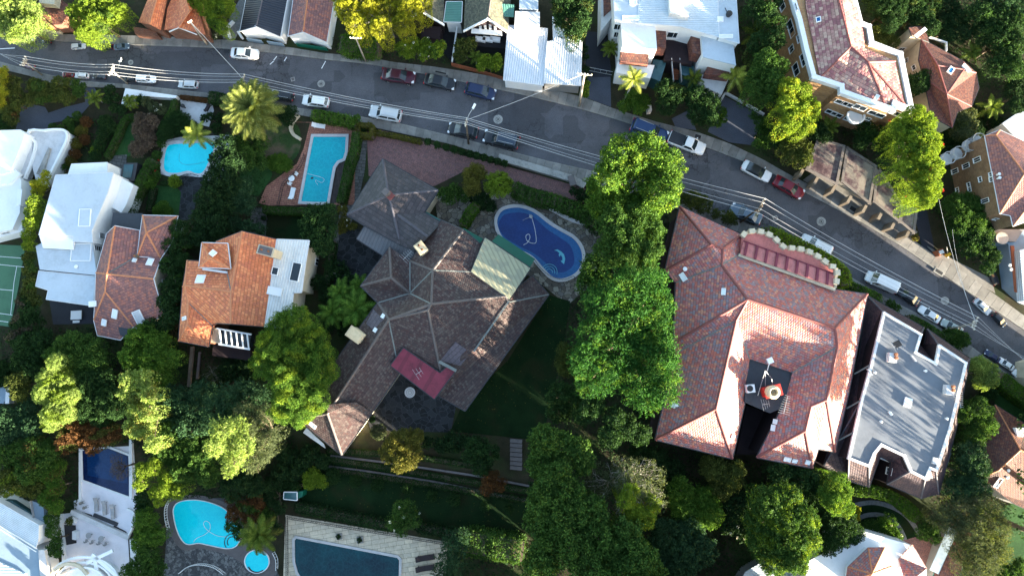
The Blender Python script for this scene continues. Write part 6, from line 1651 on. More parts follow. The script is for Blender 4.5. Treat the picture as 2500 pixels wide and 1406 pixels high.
# --- brick garage row
b = Bld('garage_row', 'row of brick piered garages with stained concrete roofs', 'garage', 2100, 460, .72)
for i, pl in enumerate((((1998, 340), (2060, 358), (2042, 450), (1970, 413)), ((2068, 362), (2138, 407), (2122, 496), (2056, 443)), ((2142, 408), (2200, 500), (2196, 542), (2134, 492)), ((2202, 502), (2237, 512), (2230, 568), (2198, 541)))):
    b.roof([(x, y, 4.2) for x, y in pl], [[0, 1, 2, 3]], 'garage_roof', None, thick=.5, name='roof')
    b.strip([(x, y, 4.2) for x, y in pl], .5, .3, 'parapet_brown', 'parapet')
wallp = [(1975, 405), (2050, 444), (2128, 492), (2195, 540), (2228, 562)]
b.strip([(x, y - 24, .3) for x, y in wallp], .4, 3.4, 'gutter_dark', 'garage_door', False)  # dark band in place of the shade inside the open garage fronts
for x, y in ((1958, 420), (1993, 440), (2036, 460), (2075, 485), (2112, 508), (2150, 525), (2182, 548), (2218, 568)):
    A = b.W(x, y, 3.6); n = Vector((.5, .86, 0)); mb = MB(); mb.obox(A - n * .1 + Vector((0, 0, -A.z / 2)), n * .55, Vector((.86, -.5, 0)) * .2, Vector((0, 0, A.z / 2))); 
    mb.build('brick_pier', M['brick_brown'], b.root)
b.strip([(2056, 455, 3.5), (2126, 498, 3.5)], .3, .6, 'brick_ochre', 'lintel', False)
b = Bld('planter_pot', 'terracotta pot with a clipped shrub at the end of the garage row', 'plant pot', 2232, 582, .75)
mb = MB(); mb.lathe(b.W(2232, 584, 0), [(.3, 0), (.42, .5), (.45, .55), (.35, .55)], 14); mb.build('pot', M['terracotta_pot'], b.root)
p_, n_ = crown_points([(b.W(2233, 580, 1.0), .5, .45)], .07, 1, .2); np_mesh('shrub', leafquads(p_, n_, .08), 4, M['L_ochre'], b.root)
# sandstone wall by the middle courtyard
b = Bld('stone_wall', 'weathered sandstone wall between the brick courtyard and footpath', 'wall', 1300, 400, .9)
b.strip([(1225, 388, .2), (1300, 410, .2), (1395, 438, .2), (1420, 452, .2)], 1.1, 1.3, 'concrete', 'wall', False); b.strip([(1395, 436, 1.4), (1398, 446, 1.4)], 1.0, .4, 'coping_grey', 'pier', False)
b = Bld('pool_wall', 'pale curved sandstone wall above the kidney pool', 'wall', 1350, 490, .95)
b.strip([(x, y, .1) for x, y in smooth_loop([(1250, 472), (1285, 482), (1320, 497), (1360, 520), (1400, 540), (1440, 550)], 4, False)], .5, .9, 'coping', 'wall', False)
for lab, l in (('low kerb wall of stepped lawn, upper one', ((810, 1112), (960, 1130), (1160, 1160), (1290, 1185))), ('pale stone edging of stepped lawn, middle one', ((806, 1138), (900, 1150), (1060, 1175), (1160, 1195), (1290, 1222)))):
    b = Bld('garden_wall', lab, 'wall', 1050, 1160, .9); b.strip([(x, y, .05) for x, y in l], .3, .4, 'coping_grey', 'wall', False)
b = Bld('garden_steps', 'dark stone garden steps beside the stepped lawn', 'steps', 1265, 1110, .9)
for i in range(7): b.strip([(1250, 1075 + i * 11, .8 - i * .1), (1270, 1077 + i * 11, .8 - i * .1)], .6, .12, 'coping_grey', 'step', False)
# curb wall by left-mid garden
b = Bld('curved_garden_wall', 'cream curved garden wall beside the worn lawn', 'wall', 722, 305, .88)
b.strip([(x, y, .1) for x, y in smooth_loop([(728, 285), (716, 300), (712, 315), (718, 330), (732, 340)], 4, False)], .5, 1.2, 'cream_wall', 'wall', False)
b = Bld('street_wall', 'long white wall along the footpath at left', 'wall', 370, 225, .62)
b.slab([(306, 216), (432, 234), (428, 240), (330, 234), (308, 256), (296, 254)], 0, 1.6, 'white_bright', 'wall')
b = Bld('garden_shed', 'small teal roofed garden shed beside the dark lawn', 'shed', 715, 1215, .85)
b.roof([(694, 1202, 2.6), (724, 1202, 2.6), (724, 1220, 2.2), (693, 1217, 2.2)], [[0, 1, 2, 3]], 'teal_glass', 'blue_roof', gutter='gutter_white')
b.slab([(726, 1200), (740, 1198), (738, 1212), (726, 1218)], 0, 2.0, 'green_metal', 'side_box')
b = Bld('glass_pavilion', 'small teal glass pavilion behind the white modern house', 'shed', 313, 418, .7)
b.slab([(300, 398), (336, 398), (328, 442), (294, 440)], 0, 2.2, 'gutter_dark', 'frame'); b.slab([(303, 402), (326, 402), (320, 434), (298, 434)], 2.2, 2.3, 'teal_glass', 'glass_roof')
b = Bld('brick_wall_yard', 'red brick wall running below the orange house', 'wall', 470, 890, .75)
b.strip([(470, 850, 1.5), (462, 940, 1.5)], .6, .5, 'brick_red', 'wall', False); b.strip([(488, 862, .6), (482, 922, .6)], .4, .4, 'coping_grey', 'bench_wall', False)

# row house added out of view, so its shadow covers the lower left terraces
b = Bld('house', 'unseen long row house added below the lower edge to cast shade', 'house', 900, 1620, 1.0)
b.roof([(330, 1560, 9), (1450, 1600, 9), (1450, 1720, 9), (330, 1680, 9), (400, 1620, 11), (1380, 1660, 11)], [[0, 1, 5, 4], [1, 2, 5], [2, 3, 4, 5], [3, 0, 4]], 'tile_red', 'cream_wall', cap='cap_red')
# unseen house, put beyond the right edge only to shade the street
b = Bld('house', 'unseen red roofed house added beyond the right edge to shade the street', 'house', 2700, 980, 1.0)
b.roof([(2640, 880, 11), (2740, 850, 11), (2800, 1060, 11), (2680, 1090, 11), (2690, 930, 14), (2730, 1020, 14)], [[0, 1, 4], [1, 2, 5, 4], [2, 3, 5], [3, 0, 4, 5]], 'tile_red', 'cream_wall', cap='cap_red')
# flats added out of sight below the frame to shade the gardens
b = Bld('apartment_block', 'unseen tall brick apartment block added below the lower edge to cast shade', 'apartment block', 1900, 1650, 1.0)
b.slab([(1540, 1650), (1590, 1565), (2200, 1700), (2170, 1800)], 0, 22, 'brick_brown', 'wall')
b.strip([(1540, 1650, 22), (1590, 1565, 22), (2200, 1700, 22), (2170, 1800, 22)], .5, 1.0, 'white_wall', 'parapet')

# ================================================================== VEHICLES
W = ('white', (.78, .78, .78)); SV = ('silver', (.5, .52, .54)); BK = ('black', (.012, .013, .018)); DB = ('dark blue', (.012, .022, .07)); DG = ('charcoal', (.035, .038, .045))
MR = ('maroon', (.05, .007, .018)); RD = ('red', (.16, .006, .016)); NB = ('navy blue', (.008, .03, .1)); GB = ('grey blue', (.09, .13, .18)); PG = ('pale green grey', (.35, .4, .38)); PU = ('plum', (.08, .02, .05))
for lab, f, r, kd, c, kw in (
    ('white hatchback half under the pale tree at the far left corner', (76, 92), (53, 100), 'hatch', W, {}),
    ('small black hatchback behind the first white one at the far left', (98, 100), (121, 99), 'hatch', BK, {}),
    ('silver hatchback next to the driveway left of the big street tree', (205, 110), (171, 113), 'hatch', SV, {}),
    ('black convertible under the edge of the big street tree', (238, 113), (271, 112), 'sedan', BK, {}),
    ('steel blue car in front of the black convertible', (313, 110), (275, 114), 'sedan', GB, {}),
    ('lone white sedan on the upper kerb below the navy roofed garage', (631, 133), (564, 129), 'sedan', W, {}),
    ('plum car under the crossarm of the leftmost power pole', (50, 152), (80, 165), 'hatch', PU, {}),
    ('small red hatchback at the lower kerb left of the white wagon', (147, 180), (177, 181), 'hatch', RD, {}),
    ('white wagon at the lower kerb between the red and grey hatchbacks', (179, 182), (213, 184), 'suv', W, {}),
    ('charcoal hatchback at the lower kerb by the second power pole', (223, 184), (255, 186), 'hatch', DG, {}),
    ('black car with a soft roof close behind the silver roof racked wagon', (298, 190), (332, 191), 'hatch', BK, {}),
    ('white wagon with roof rails touching the black car, lower kerb', (378, 193), (332, 191), 'suv', W, {}),
    ('silver wagon standing alone at the lower kerb left of the round palm', (434, 204), (482, 207), 'suv', SV, {}),
    ('maroon sedan at the upper kerb, left of the two dark cars', (1015, 192), (933, 181), 'sedan', MR, {}),
    ('black sedan at the upper kerb between the maroon and blue cars', (1113, 209), (1037, 193), 'sedan', BK, {}),
    ('dark blue hatchback at the upper kerb, right of the black sedan', (1210, 233), (1137, 215), 'hatch', DB, {}),
    ('black off-roader with a spare wheel beside the round palm', (662, 229), (716, 238), 'suv', BK, {}),
    ('white hatchback at the lower kerb just right of the round palm', (738, 243), (803, 252), 'hatch', W, {}),
    ('silver off-roader with a sunroof above the hedge by the pool', (903, 271), (980, 286), 'suv', SV, {}),
    ('black hatchback beside the street lamp pole above the brick courtyard', (1094, 312), (1167, 326), 'hatch', BK, {}),
    ('black off-roader with a full glass roof next to the black hatchback', (1181, 332), (1267, 352), 'suv', BK, dict(roofcol=('glass roof', (.03, .045, .07)))),
    ('blue wagon behind the white pickup at the upper kerb', (1628, 340), (1541, 305), 'suv', NB, {}),
    ('pale car with a black roof just left of the bright red sedan', (1881, 436), (1813, 401), 'sedan', W, dict(roofcol=('black', (.012, .013, .018)))),
    ('bright red sedan parked in front of the brick garages', (1961, 478), (1891, 438), 'sedan', RD, {}),
    ('grey blue sedan beneath the power pole by the mansion', (1783, 506), (1858, 538), 'sedan', GB, {}),
    ('white off-roader mostly hidden behind the bright hedge of the mansion', (1956, 582), (2028, 618), 'suv', W, {}),
    ('black sedan close behind the white van', (2190, 704), (2243, 740), 'sedan', BK, {}),
    ('white sedan between the black sedan and another white sedan', (2246, 751), (2295, 783), 'sedan', W, {}),
    ('white sedan right below the rightmost power pole', (2301, 784), (2351, 811), 'sedan', PG, {}),
    ('silver sedan at the upper kerb near the grey house', (2420, 765), (2383, 731), 'sedan', SV, {}),
    ('small black hatchback at the upper kerb near the right edge', (2458, 795), (2429, 765), 'hatch', BK, {}),
    ('dark blue sedan beside the cream leaved tree', (2409, 857), (2444, 881), 'sedan', DB, {}),
    ('white sedan above the tall hedge at the right edge', (2442, 876), (2478, 901), 'sedan', W, {}),
    ('white hatchback cut by the right edge of the picture', (2478, 905), (2512, 934), 'hatch', W, {}),
    ('black car in shade beside the grey house at the right', (2424, 660), (2436, 695), 'hatch', BK, {})):
    car(lab, f, r, kd, *c, **kw)
car('white van at the lower kerb right of the mansion', (2115, 672), (2187, 705), 'van', *W, cat='van')
car('white pickup truck with a black tray cover', (1720, 368), (1633, 334), 'ute', *W, cat='pickup truck')
# spare wheel on the off-roader beside the palm is part of it
_o = [o for o in S.objects if o.get('label', '').startswith('black off-roader with a spare')][0]
mb = MB(); mb.tube([(-2.42, 0, .95), (-2.62, 0, .95)], .34, 16)
_w = mk('spare_wheel', mb.v, mb.f, M['rubber'], None); COL.objects.unlink(_w); COL.objects.link(_w); _w.parent = _o; _w.location = (0, 0, 0)
mb = MB(); mb.tube([(-2.62, 0, .95), (-2.64, 0, .95)], .2, 12)
_r = mk('rim', mb.v, mb.f, M['alloy'], None); _r.parent = _w; _r.location = (0, 0, 0)

# ================================================================== POLES AND WIRES
TOPS = {}
def pole(key, label, base, top, h, arms=((.0, 2.2),), ang=0.9, lamp=None, r=.14, k=None, mat='pole_wood'):
    k = kf(*base) if k is None else k
    B = P(*base, 0.0); T = P(*top, h * k)
    root = empty('utility_pole', B, label, 'power pole')
    m = MB(); m.tube([B - Vector((0, 0, .1)), B.lerp(T, .5), T], r * 1.25 * max(.7, k), 10, r * .85 * max(.7, k)); m.build('pole', M[mat], root, smooth=True)
    att = []
    d = Vector((math.cos(ang), math.sin(ang), 0))
    for off, L in arms:
        c = T - (T - B).normalized() * (off * k + .15)
        m = MB(); m.bar(c - d * L * k / 2, c + d * L * k / 2, .13, .13); m.bar(c - d * L * k * .3, c - (T - B).normalized() * .7 * k, .05); m.bar(c + d * L * k * .3, c - (T - B).normalized() * .7 * k, .05)
        a = m.build('crossarm', M[mat], root)
        for s in (-.46, -.2, .2, .46):
            q = c + d * L * k * s + Vector((0, 0, .07)); i = MB(); i.lathe(q, [(.05, 0), (.1, .06), (.06, .12), (.09, .18), (.04, .24)], 8); i.build('insulator', M['porcelain'], a)
            att.append(q + Vector((0, 0, .24)))
    if lamp:
        L = P(*lamp, h * k); s = T - (T - B).normalized() * .5
        m = MB(); m.tube([s, s.lerp(L, .5) + Vector((0, 0, .3)), L], .05, 6); o = m.build('lamp_arm', M['metal'], root)
        e = (L - s).normalized(); m = MB(); m.obox(L + e * .25, e * .36, Vector((-e.y, e.x, 0)) * .15, Vector((0, 0, .09))); m.build('lamp_head', M['plastic_white'], o)
    TOPS[key] = att + [T]
    return root
pole('A', 'leftmost power pole with two white crossarms over the plum car', (103, 184), (56, 149), 10, ((.1, 2.8), (.9, 2.2)), 1.15)
pole('B', 'second power pole from the left beside the charcoal hatchback', (312, 206), (271, 171), 10, ((.1, 2.8), (.8, 1.6)), 1.2)
pole('C', 'tall pale pole leaning over the orange cottage', (506, 111), (463, 52), 10, ((.2, .9),), .6, r=.17)
pole('D', 'power pole rising from behind the round palm', (622, 240), (592, 192), 9, ((.1, 1.8),), 1.2)
pole('E', 'short armed pole beside the leafy bush above the maroon sedan', (893, 152), (868, 92), 9, ((.1, 2.0),), -.05)
pole('F', 'power pole with a street lamp beside the black hatchback', (1144, 352), (1137, 294), 9, ((.3, 1.0), (1.2, .8)), 1.3, lamp=(1155, 264), mat='bark')
pole('G', 'thick timber pole at the corner of the corrugated carport', (1413, 260), (1427, 180), 10, ((.1, 2.3),), -.15, r=.2)
pole('H', 'power pole with many insulators over the grey blue sedan', (1806, 543), (1861, 503), 9, ((.1, 2.6), (.7, 2.4)), 1.15, mat='bark')
pole('I', 'rightmost power pole leaning over the white sedans', (2300, 806), (2384, 789), 10, ((.1, 2.4), (.9, 1.2)), 1.2)
pole('J', 'slender lamp post beside the second power pole', (285, 178), (293, 151), 5, (), 0, r=.06, lamp=(294, 149), mat='metal')
pole('K', 'yellow banded pole by the footpath below the brick flats', (2316, 630), (2311, 603), 4, (), 0, r=.1)
mb = MB(); c = P(2314, 622, 1.2); mb.box(c, .5, .4, .7, .5); o = mb.build('yellow_box', M['yellow'], [q for q in S.objects if q.get('label', '').startswith('yellow banded')][0])
mb = MB(); c = P(2292, 617, .6); root = empty('utility_box', P(2292, 617, 0), 'rusty box with a white lid on the footpath by the yellow banded pole', 'utility box')
mb.box(c, .9, .8, 1.1, .4); mb.build('cabinet', M['timber_red'], root); mb = MB(); mb.box(c + Vector((0, 0, .6)), .6, .5, .1, .4); mb.build('lid', M['white_paint'], root)
def wire(label, a, b, sag=.6, r=.016, n=14, name='power_line', group=None):
    m = MB(); m.tube([a.lerp(b, t) - Vector((0, 0, sag * 4 * t * (1 - t))) for t in np.linspace(0, 1, n)], r, 4)
    o = m.build(name, M['wire'], None, org=(a + b) / 2); tag(o, label, 'power line', group)
spans = (('A', 'B', 'between the two leftmost power poles'), ('B', 'D', 'between the second pole and the palm pole'), ('D', 'F', 'between the palm pole and the street lamp pole'), ('F', 'H', 'between the street lamp pole and the mansion pole'), ('H', 'I', 'between the mansion pole and the rightmost pole'))
WN = ('lower kerb side', 'second lowest', 'second highest', 'upper kerb side')
for p, q, t in spans:
    A, B = TOPS[p], TOPS[q]
    for i in range(4):
        a, b = A[i % len(A)], B[i % len(B)]
        wire(WN[i] + ' overhead wire ' + t, a, b, .9, .028 if i in (0, 3) else .019, group='overhead wires ' + t)
E1 = [P(-60, 100 + 8 * i, 9 * .45) for i in range(4)]; E2 = [P(2600, 920 + 14 * i, 9 * .6) for i in range(4)]
for i in range(4):
    wire(WN[i] + ' overhead wire running off the left edge', TOPS['A'][i], E1[i], .3, .016, group='overhead wires off the left edge')
    wire(WN[i] + ' overhead wire running off the right edge', TOPS['I'][i], E2[i], .5, .016, group='overhead wires off the right edge')
wire('single wire crossing the street from the pale pole to the palm pole', TOPS['C'][-1], TOPS['D'][-1], .3, .028)
wire('single wire crossing the street from the street lamp pole to the carport pole', TOPS['F'][-1], TOPS['G'][-1], .4, .028)
wire('service wire from the rightmost pole up to the corner flats', TOPS['I'][-1], P(2292, 485, 6), .6, .022)
wire('thin service wire from the rightmost pole to the footpath edge', TOPS['I'][-2], P(2325, 560, 5), .6, .015)

# ================================================================== GARDEN FURNITURE, FENCES
def rail(label, pts, h=1.1, step=.35, mat='iron', name='fence', k=None, post=.03):
    k = kf(*pts[0]) if k is None else k; h *= k
    L = [P(x, y, h) for x, y in pts]; root = empty(name, Vector((L[0].x, L[0].y, 0)), label, 'fence')
    m = MB(); rl = MB()
    for a, b in zip(L[:-1], L[1:]):
        rl.bar(a, b, .06); rl.bar(a - Vector((0, 0, h * .85)), b - Vector((0, 0, h * .85)), .05)
        n = max(1, int((b - a).length / (step * k)))
        for i in range(n):
            p = a.lerp(b, i / n); m.bar(p, p - Vector((0, 0, h)), post, post)
    rl.build('rail', M[mat], root); m.build('baluster', M[mat], root)
def lounger(label, px, py, L, ang, mat, frame, wave=False, group='sun loungers'):
    k = kf(px, py); c = P(px, py, .2); root = empty('sun_lounger', c, label, 'sun lounger', group, 0)
    d = Vector((math.cos(ang), math.sin(ang), 0)); x = Vector((-d.y, d.x, 0)); L = L * k; w = .36 * k * 1.1
    prof = [(-.5, .28), (-.25, .34 if wave else .3), (0, .26 if wave else .3), (.2, .3), (.36, .46 if wave else .45), (.5, .5 if wave else .66)]
    m = MB()
    for (a, z), (b, z2) in zip(prof[:-1], prof[1:]):
        p = c + d * a * L + Vector((0, 0, z)); q = c + d * b * L + Vector((0, 0, z2)); dd = (q - p)
        m.obox((p + q) / 2, x * w, dd.cross(x).normalized() * .035, dd / 2 * 1.02)
    m.build('mattress', M[mat], root)
    f = MB()
    for s in (-1, 1): f.bar(c + x * s * w * .92 - d * L * .48 + Vector((0, 0, .2)), c + x * s * w * .92 + d * L * .4 + Vector((0, 0, .2)), .05)
    f.build('frame', M[frame], root)
    for a in (-.44, .36):
        for s in (-1, 1):
            f = MB(); f.bar(c + x * s * w * .92 + d * L * a + Vector((0, 0, .2)), c + x * s * w * .92 + d * L * a + Vector((0, 0, -.18)), .05); f.build('leg', M[frame], root)
lounger('white sun lounger at the top of the rectangular pool near the hedge', 780, 309, 2.3, 3.0, 'plastic_white', 'plastic_white')
lounger('white sun lounger on the terracotta paving left of the rectangular pool', 715, 474, 2.1, -1.75, 'plastic_white', 'plastic_white')
lounger('upper dark wicker lounger beside the dark teal pool', 1039, 1360, 2.9, 3.3, 'wicker', 'wicker', True)
lounger('lower dark wicker lounger beside the dark teal pool', 1039, 1385, 2.9, 3.3, 'wicker', 'wicker', True)
for l, x, y in (('leftmost', 238, 1230), ('middle', 258, 1238), ('rightmost', 278, 1247)): lounger(l + ' of the three grey loungers on the white villa terrace', x, y, 3.0, 1.7, 'plastic_grey', 'plastic_grey', True, 'grey loungers on the villa terrace')
def table(label, px, py, r, mat, h=.72, umb=False):
    k = kf(px, py); c = P(px, py, 0); root = empty('garden_table', c, label, 'table'); m = MB(); z = h
    m.lathe(c + Vector((0, 0, z)), [(r * k * .96, -.04), (r * k, -.02), (r * k, .02), (r * k * .96, .03)], 24); m.build('table_top', M[mat], root)
    m = MB(); m.lathe(c, [(r * .45 * k, 0), (.06, .06), (.06, z)], 10); m.build('pedestal', M[mat], root)
    if umb:
        m = MB(); m.tube([c + Vector((math.cos(a) * r * .33, math.sin(a) * r * .33, z + .04)) for a in np.linspace(0, 6.28, 20)], .02, 4); m.tube([c + Vector((math.cos(a) * r * .62, math.sin(a) * r * .62, z + .04)) for a in np.linspace(0, 6.28, 24)], .02, 4); m.build('inlay_ring', M['coping_grey'], root)
def chair(label, px, py, ang, mat, group=None):
    k = kf(px, py) * 1.05; c = P(px, py, 0); root = empty('garden_chair', c, label, 'chair', group)
    d = Vector((math.cos(ang), math.sin(ang), 0)); x = Vector((-d.y, d.x, 0)); z = Vector((0, 0, 1))
    m = MB(); m.obox(c + z * .43, d * .26 * k, x * .27 * k, z * .025); m.build('seat', M[mat], root)
    m = MB(); m.tube([c + z * .7 + (d * math.cos(a) + x * math.sin(a)) * .3 * k for a in np.linspace(1.6, 4.7, 9)], .05, 6); m.obox(c + z * .62 - d * .29 * k, d * .02, x * .24 * k, z * .2); m.build('backrest', M[mat], root)
    for a, s in ((1, 1), (1, -1), (-1, 1), (-1, -1)):
        m = MB(); m.bar(c + d * a * .22 * k + x * s * .22 * k, c + d * a * .22 * k + x * s * .22 * k + z * .42, .035); m.build('leg', M[mat], root)
table('white round garden table between two white chairs left of the rectangular pool', 716, 439, .55, 'plastic_white')
chair('white garden chair above the white round table', 726, 427, -2.2, 'plastic_white'); chair('white garden chair below the white round table', 711, 450, 1.0, 'plastic_white')
table('round pale stone table on the dark slate terrace', 1003, 957, .78, 'pale_conc', umb=True)
for l, x, y in (('left', 225, 1303), ('right', 255, 1311)):
    table(l + ' grey oval table on the lower villa terrace', x, y, .62, 'plastic_grey')
for l, x, y in (('first', 216, 1317), ('second', 230, 1320), ('third', 247, 1322), ('fourth', 263, 1324)): chair(l + ' grey chair from the left on the lower villa terrace', x, y, 1.4, 'plastic_grey', 'grey chairs on the lower villa terrace')
for l, x, y in (('upper', 206, 1225), ('lower', 214, 1236)): chair(l + ' wicker chair by the glass edge of the villa terrace', x, y, .4, 'concrete')
def pot(label, px, py, r, h, pal='dark', sq=False, mat='white_paint'):
    k = kf(px, py); c = P(px, py, .05); root = empty('plant_pot', c, label, 'plant pot'); m = MB()
    if sq: m.box(c + Vector((0, 0, h / 2)), r * 2 * k, r * 2 * k, h, .1)
    else: m.lathe(c, [(r * k * .7, 0), (r * k, h), (r * k * .85, h), (r * k * .8, h - .05)], 16)
    m.build('pot', M[mat], root); p_, n_ = crown_points([(c + Vector((0, 0, h + .1)), r * k * .9, r * k * .8)], .06, .8, .2); np_mesh('shrub', leafquads(p_, n_, .07), 4, M['L_' + pal], root)
pot('white pot with a clipped shrub on the villa wall', 184, 1267, 1.0, .9, 'olive'); pot('small white pot with a dark succulent on the curved roof', 166, 1392, .9, 4.2, 'deep')
pot('left square planter in the sandstone pool paving', 829, 1308, .45, .25, 'deep', True, 'concrete'); pot('right square planter in the sandstone pool paving', 880, 1316, .5, .3, 'deep', True, 'concrete')
pot('dark pot at the corner of the slate terrace', 912, 1022, .5, .6, 'deep', mat='gutter_dark'); pot('round pot on the path right of the dark hedge', 648, 535, .5, .5, 'deep', mat='gutter_dark')
rail('black iron railing curving along the terracotta pool terrace', smooth_loop([(676, 500), (682, 475), (690, 446), (715, 425), (735, 395), (741, 375)], 4, False), 1.0, .3, name='railing')
rail('black railing along the top edge of the sandstone pool terrace', [(700, 1265), (830, 1287), (960, 1308), (1092, 1330)], 1.0, .35, name='railing')
rail('black railing along the left edge of the sandstone pool terrace', [(697, 1262), (698, 1340), (698, 1420)], 1.0, .3, name='railing')
rail('black fence curving round the lower side of the kidney pool', smooth_loop([(1305, 633), (1318, 652), (1338, 670), (1360, 680), (1380, 682), (1400, 674), (1404, 680)], 3, False), 1.0, .5, name='railing')
rail('thin black railing round the left end of the kidney pool', smooth_loop([(1196, 512), (1208, 515), (1206, 540), (1210, 565), (1222, 580)], 3, False), .6, .6, name='railing')
rail('white railing at the left side of the curved turquoise pool', smooth_loop([(410, 1222), (402, 1240), (402, 1265), (408, 1292)], 4, False), 1.0, .3, 'white_paint', 'railing', post=.06)
rail('white curved railing below the curved turquoise pool', smooth_loop([(435, 1400), (455, 1385), (485, 1378), (520, 1385), (545, 1402)], 4, False), 1.0, .3, 'white_paint', 'railing', post=.06)
rail('white railing beside the small spa', smooth_loop([(665, 1350), (673, 1368), (673, 1392)], 3, False), 1.0, 3, 'white_paint', 'railing')
rail('thin railing above the bright garden pool by the pale palm', smooth_loop([(395, 350), (405, 335), (440, 330), (500, 326), (545, 330)], 3, False), 1.0, 1.2, 'iron', 'railing')
rail('thin railing around the barbecue steps below the bright garden pool', smooth_loop([(440, 430), (462, 424), (485, 430)], 3, False), 1.0, .6, 'iron', 'railing')
rail('red brown slatted timber fence beside the footpath, by the shingle cottage', [(1102, 154), (1150, 166), (1200, 180), (1232, 190)], 1.3, .2, 'timber_red', 'fence', post=.1)
rail('glass and steel fence across the driveway by the white flats', [(1438, 165), (1496, 176)], 1.4, 1.0, 'metal', 'gate')
rail('timber gate under the edge of the corrugated carport', [(1345, 200), (1372, 206)], 1.4, .25, 'sandstone', 'gate', post=.09)
b = Bld('bench', 'dark timber bench on the small pale patio behind the street hedge', 'bench', 504, 262, .66)
b.strip([(501, 270, .5), (509, 256, .5)], .6, .08, 'wicker', 'seat', False); b.strip([(505, 272, .6), (513, 258, .6)], .12, .5, 'wicker', 'backrest', False)
for q in ((501, 269), (508, 257)): b.strip([(q[0] - 2, q[1], .05), (q[0] + 2, q[1] + 1, .05)], .2, .45, 'wicker', 'leg', False)
b = Bld('barbecue', 'small round barbecue on the pale patio', 'barbecue', 453, 264, .66)
mb = MB(); mb.lathe(b.W(453, 264, 0), [(.12, 0), (.1, .5), (.3, .7), (.33, .85), (.2, .95)], 12); mb.build('bowl', M['iron'], b.root)
b = Bld('table_set', 'white plastic table with papers on the dark yard by the white house', 'table', 186, 770, .68)
mb = MB(); mb.box(b.W(186, 769, .8), 1.6, 1.3, .08, .05); mb.build('table_top', M['plastic_white'], b.root)
for dx, dy in ((-.6, -.5), (.6, -.5), (.6, .5), (-.6, .5)):
    mb = MB(); c = b.W(186, 769, .4); mb.box(c + Vector((dx, dy, 0)), .1, .1, .55); mb.build('leg', M['plastic_white'], b.root)
mb = MB(); mb.box(b.W(186, 785, .4), 1.0, .35, .07, .05); mb.build('bench_seat', M['plastic_white'], b.root)
b = Bld('letterbox', 'cream gate pillar between the shrubs below the lit palm', 'gate pillar', 1584, 262, .8)
mb = MB(); mb.box(b.W(1584, 268, .9), .55, .9, 1.5, .1); mb.build('pillar', M['coping'], b.root)

# ================================================================== TREES AND PLANTS
T_, Hd = tree, hedge
ORD = 'first second third fourth fifth sixth seventh eighth ninth tenth eleventh'.split()
# ---- middle column of big trees
T_('street_tree', 'tall lime green tree overhanging the road, left of the white pickup', [(1520, 385, 62), (1575, 375, 55), (1625, 410, 52), (1490, 430, 45), (1545, 440, 60, .85), (1610, 470, 55, .95), (1500, 490, 45, .8), (1560, 520, 58, .8), (1450, 450, 22, .6), (1470, 500, 40, .7)], 15, 'fresh', leaf=.17, clump=.85, mix=('lime', .35), twigs=2)
T_('tree', 'mid green tree between the lime green street tree and the mansion corner', [(1500, 545, 45), (1555, 535, 48), (1590, 565, 34), (1525, 595, 55), (1485, 620, 42), (1555, 640, 48), (1590, 620, 30)], 13, 'green', clump=.8)
T_('tree', 'bushy tree beside the right end of the kidney pool', [(1450, 655, 38), (1470, 690, 36), (1430, 690, 28)], 9.5, 'green', clump=.6)
T_('conifer', 'huge bright green feathery conifer covering the mansion left wall', [(1530, 705, 60), (1590, 690, 45), (1600, 745, 45), (1470, 740, 52), (1530, 780, 60), (1605, 800, 38), (1450, 815, 52), (1510, 850, 58), (1580, 860, 55), (1430, 880, 45), (1470, 910, 52), (1550, 925, 58), (1620, 900, 45), (1630, 950, 40), (1580, 975, 36), (1430, 940, 30, .85), (1620, 860, 40), (1545, 830, 50), (1500, 800, 45), (1560, 745, 45), (1515, 900, 45)], 16, 'emerald', cat='conifer', leaf=.24, clump=.75, aspect=.22, flat=.15, mix=('fresh', .6))
T_('shrub', 'small yellow green shrub on the shaded lawn edge, left of the feathery conifer', [(1382, 865, 26), (1376, 895, 20)], 3, 'olive', 'shrub', leaf=.13)
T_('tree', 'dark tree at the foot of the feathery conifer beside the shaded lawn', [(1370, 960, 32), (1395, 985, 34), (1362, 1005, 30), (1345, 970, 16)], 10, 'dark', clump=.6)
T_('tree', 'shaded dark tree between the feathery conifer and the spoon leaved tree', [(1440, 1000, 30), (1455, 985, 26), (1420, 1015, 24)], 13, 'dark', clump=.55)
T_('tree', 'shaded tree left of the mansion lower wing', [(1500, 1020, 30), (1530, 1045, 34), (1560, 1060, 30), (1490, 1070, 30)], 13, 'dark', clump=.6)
T_('shrub', 'dark shrub mass between the mansion and bare grey tree', [(1600, 1120, 34), (1560, 1105, 30), (1640, 1150, 34), (1620, 1185, 28)], 4.5, 'deep', 'shrub', clump=.5)
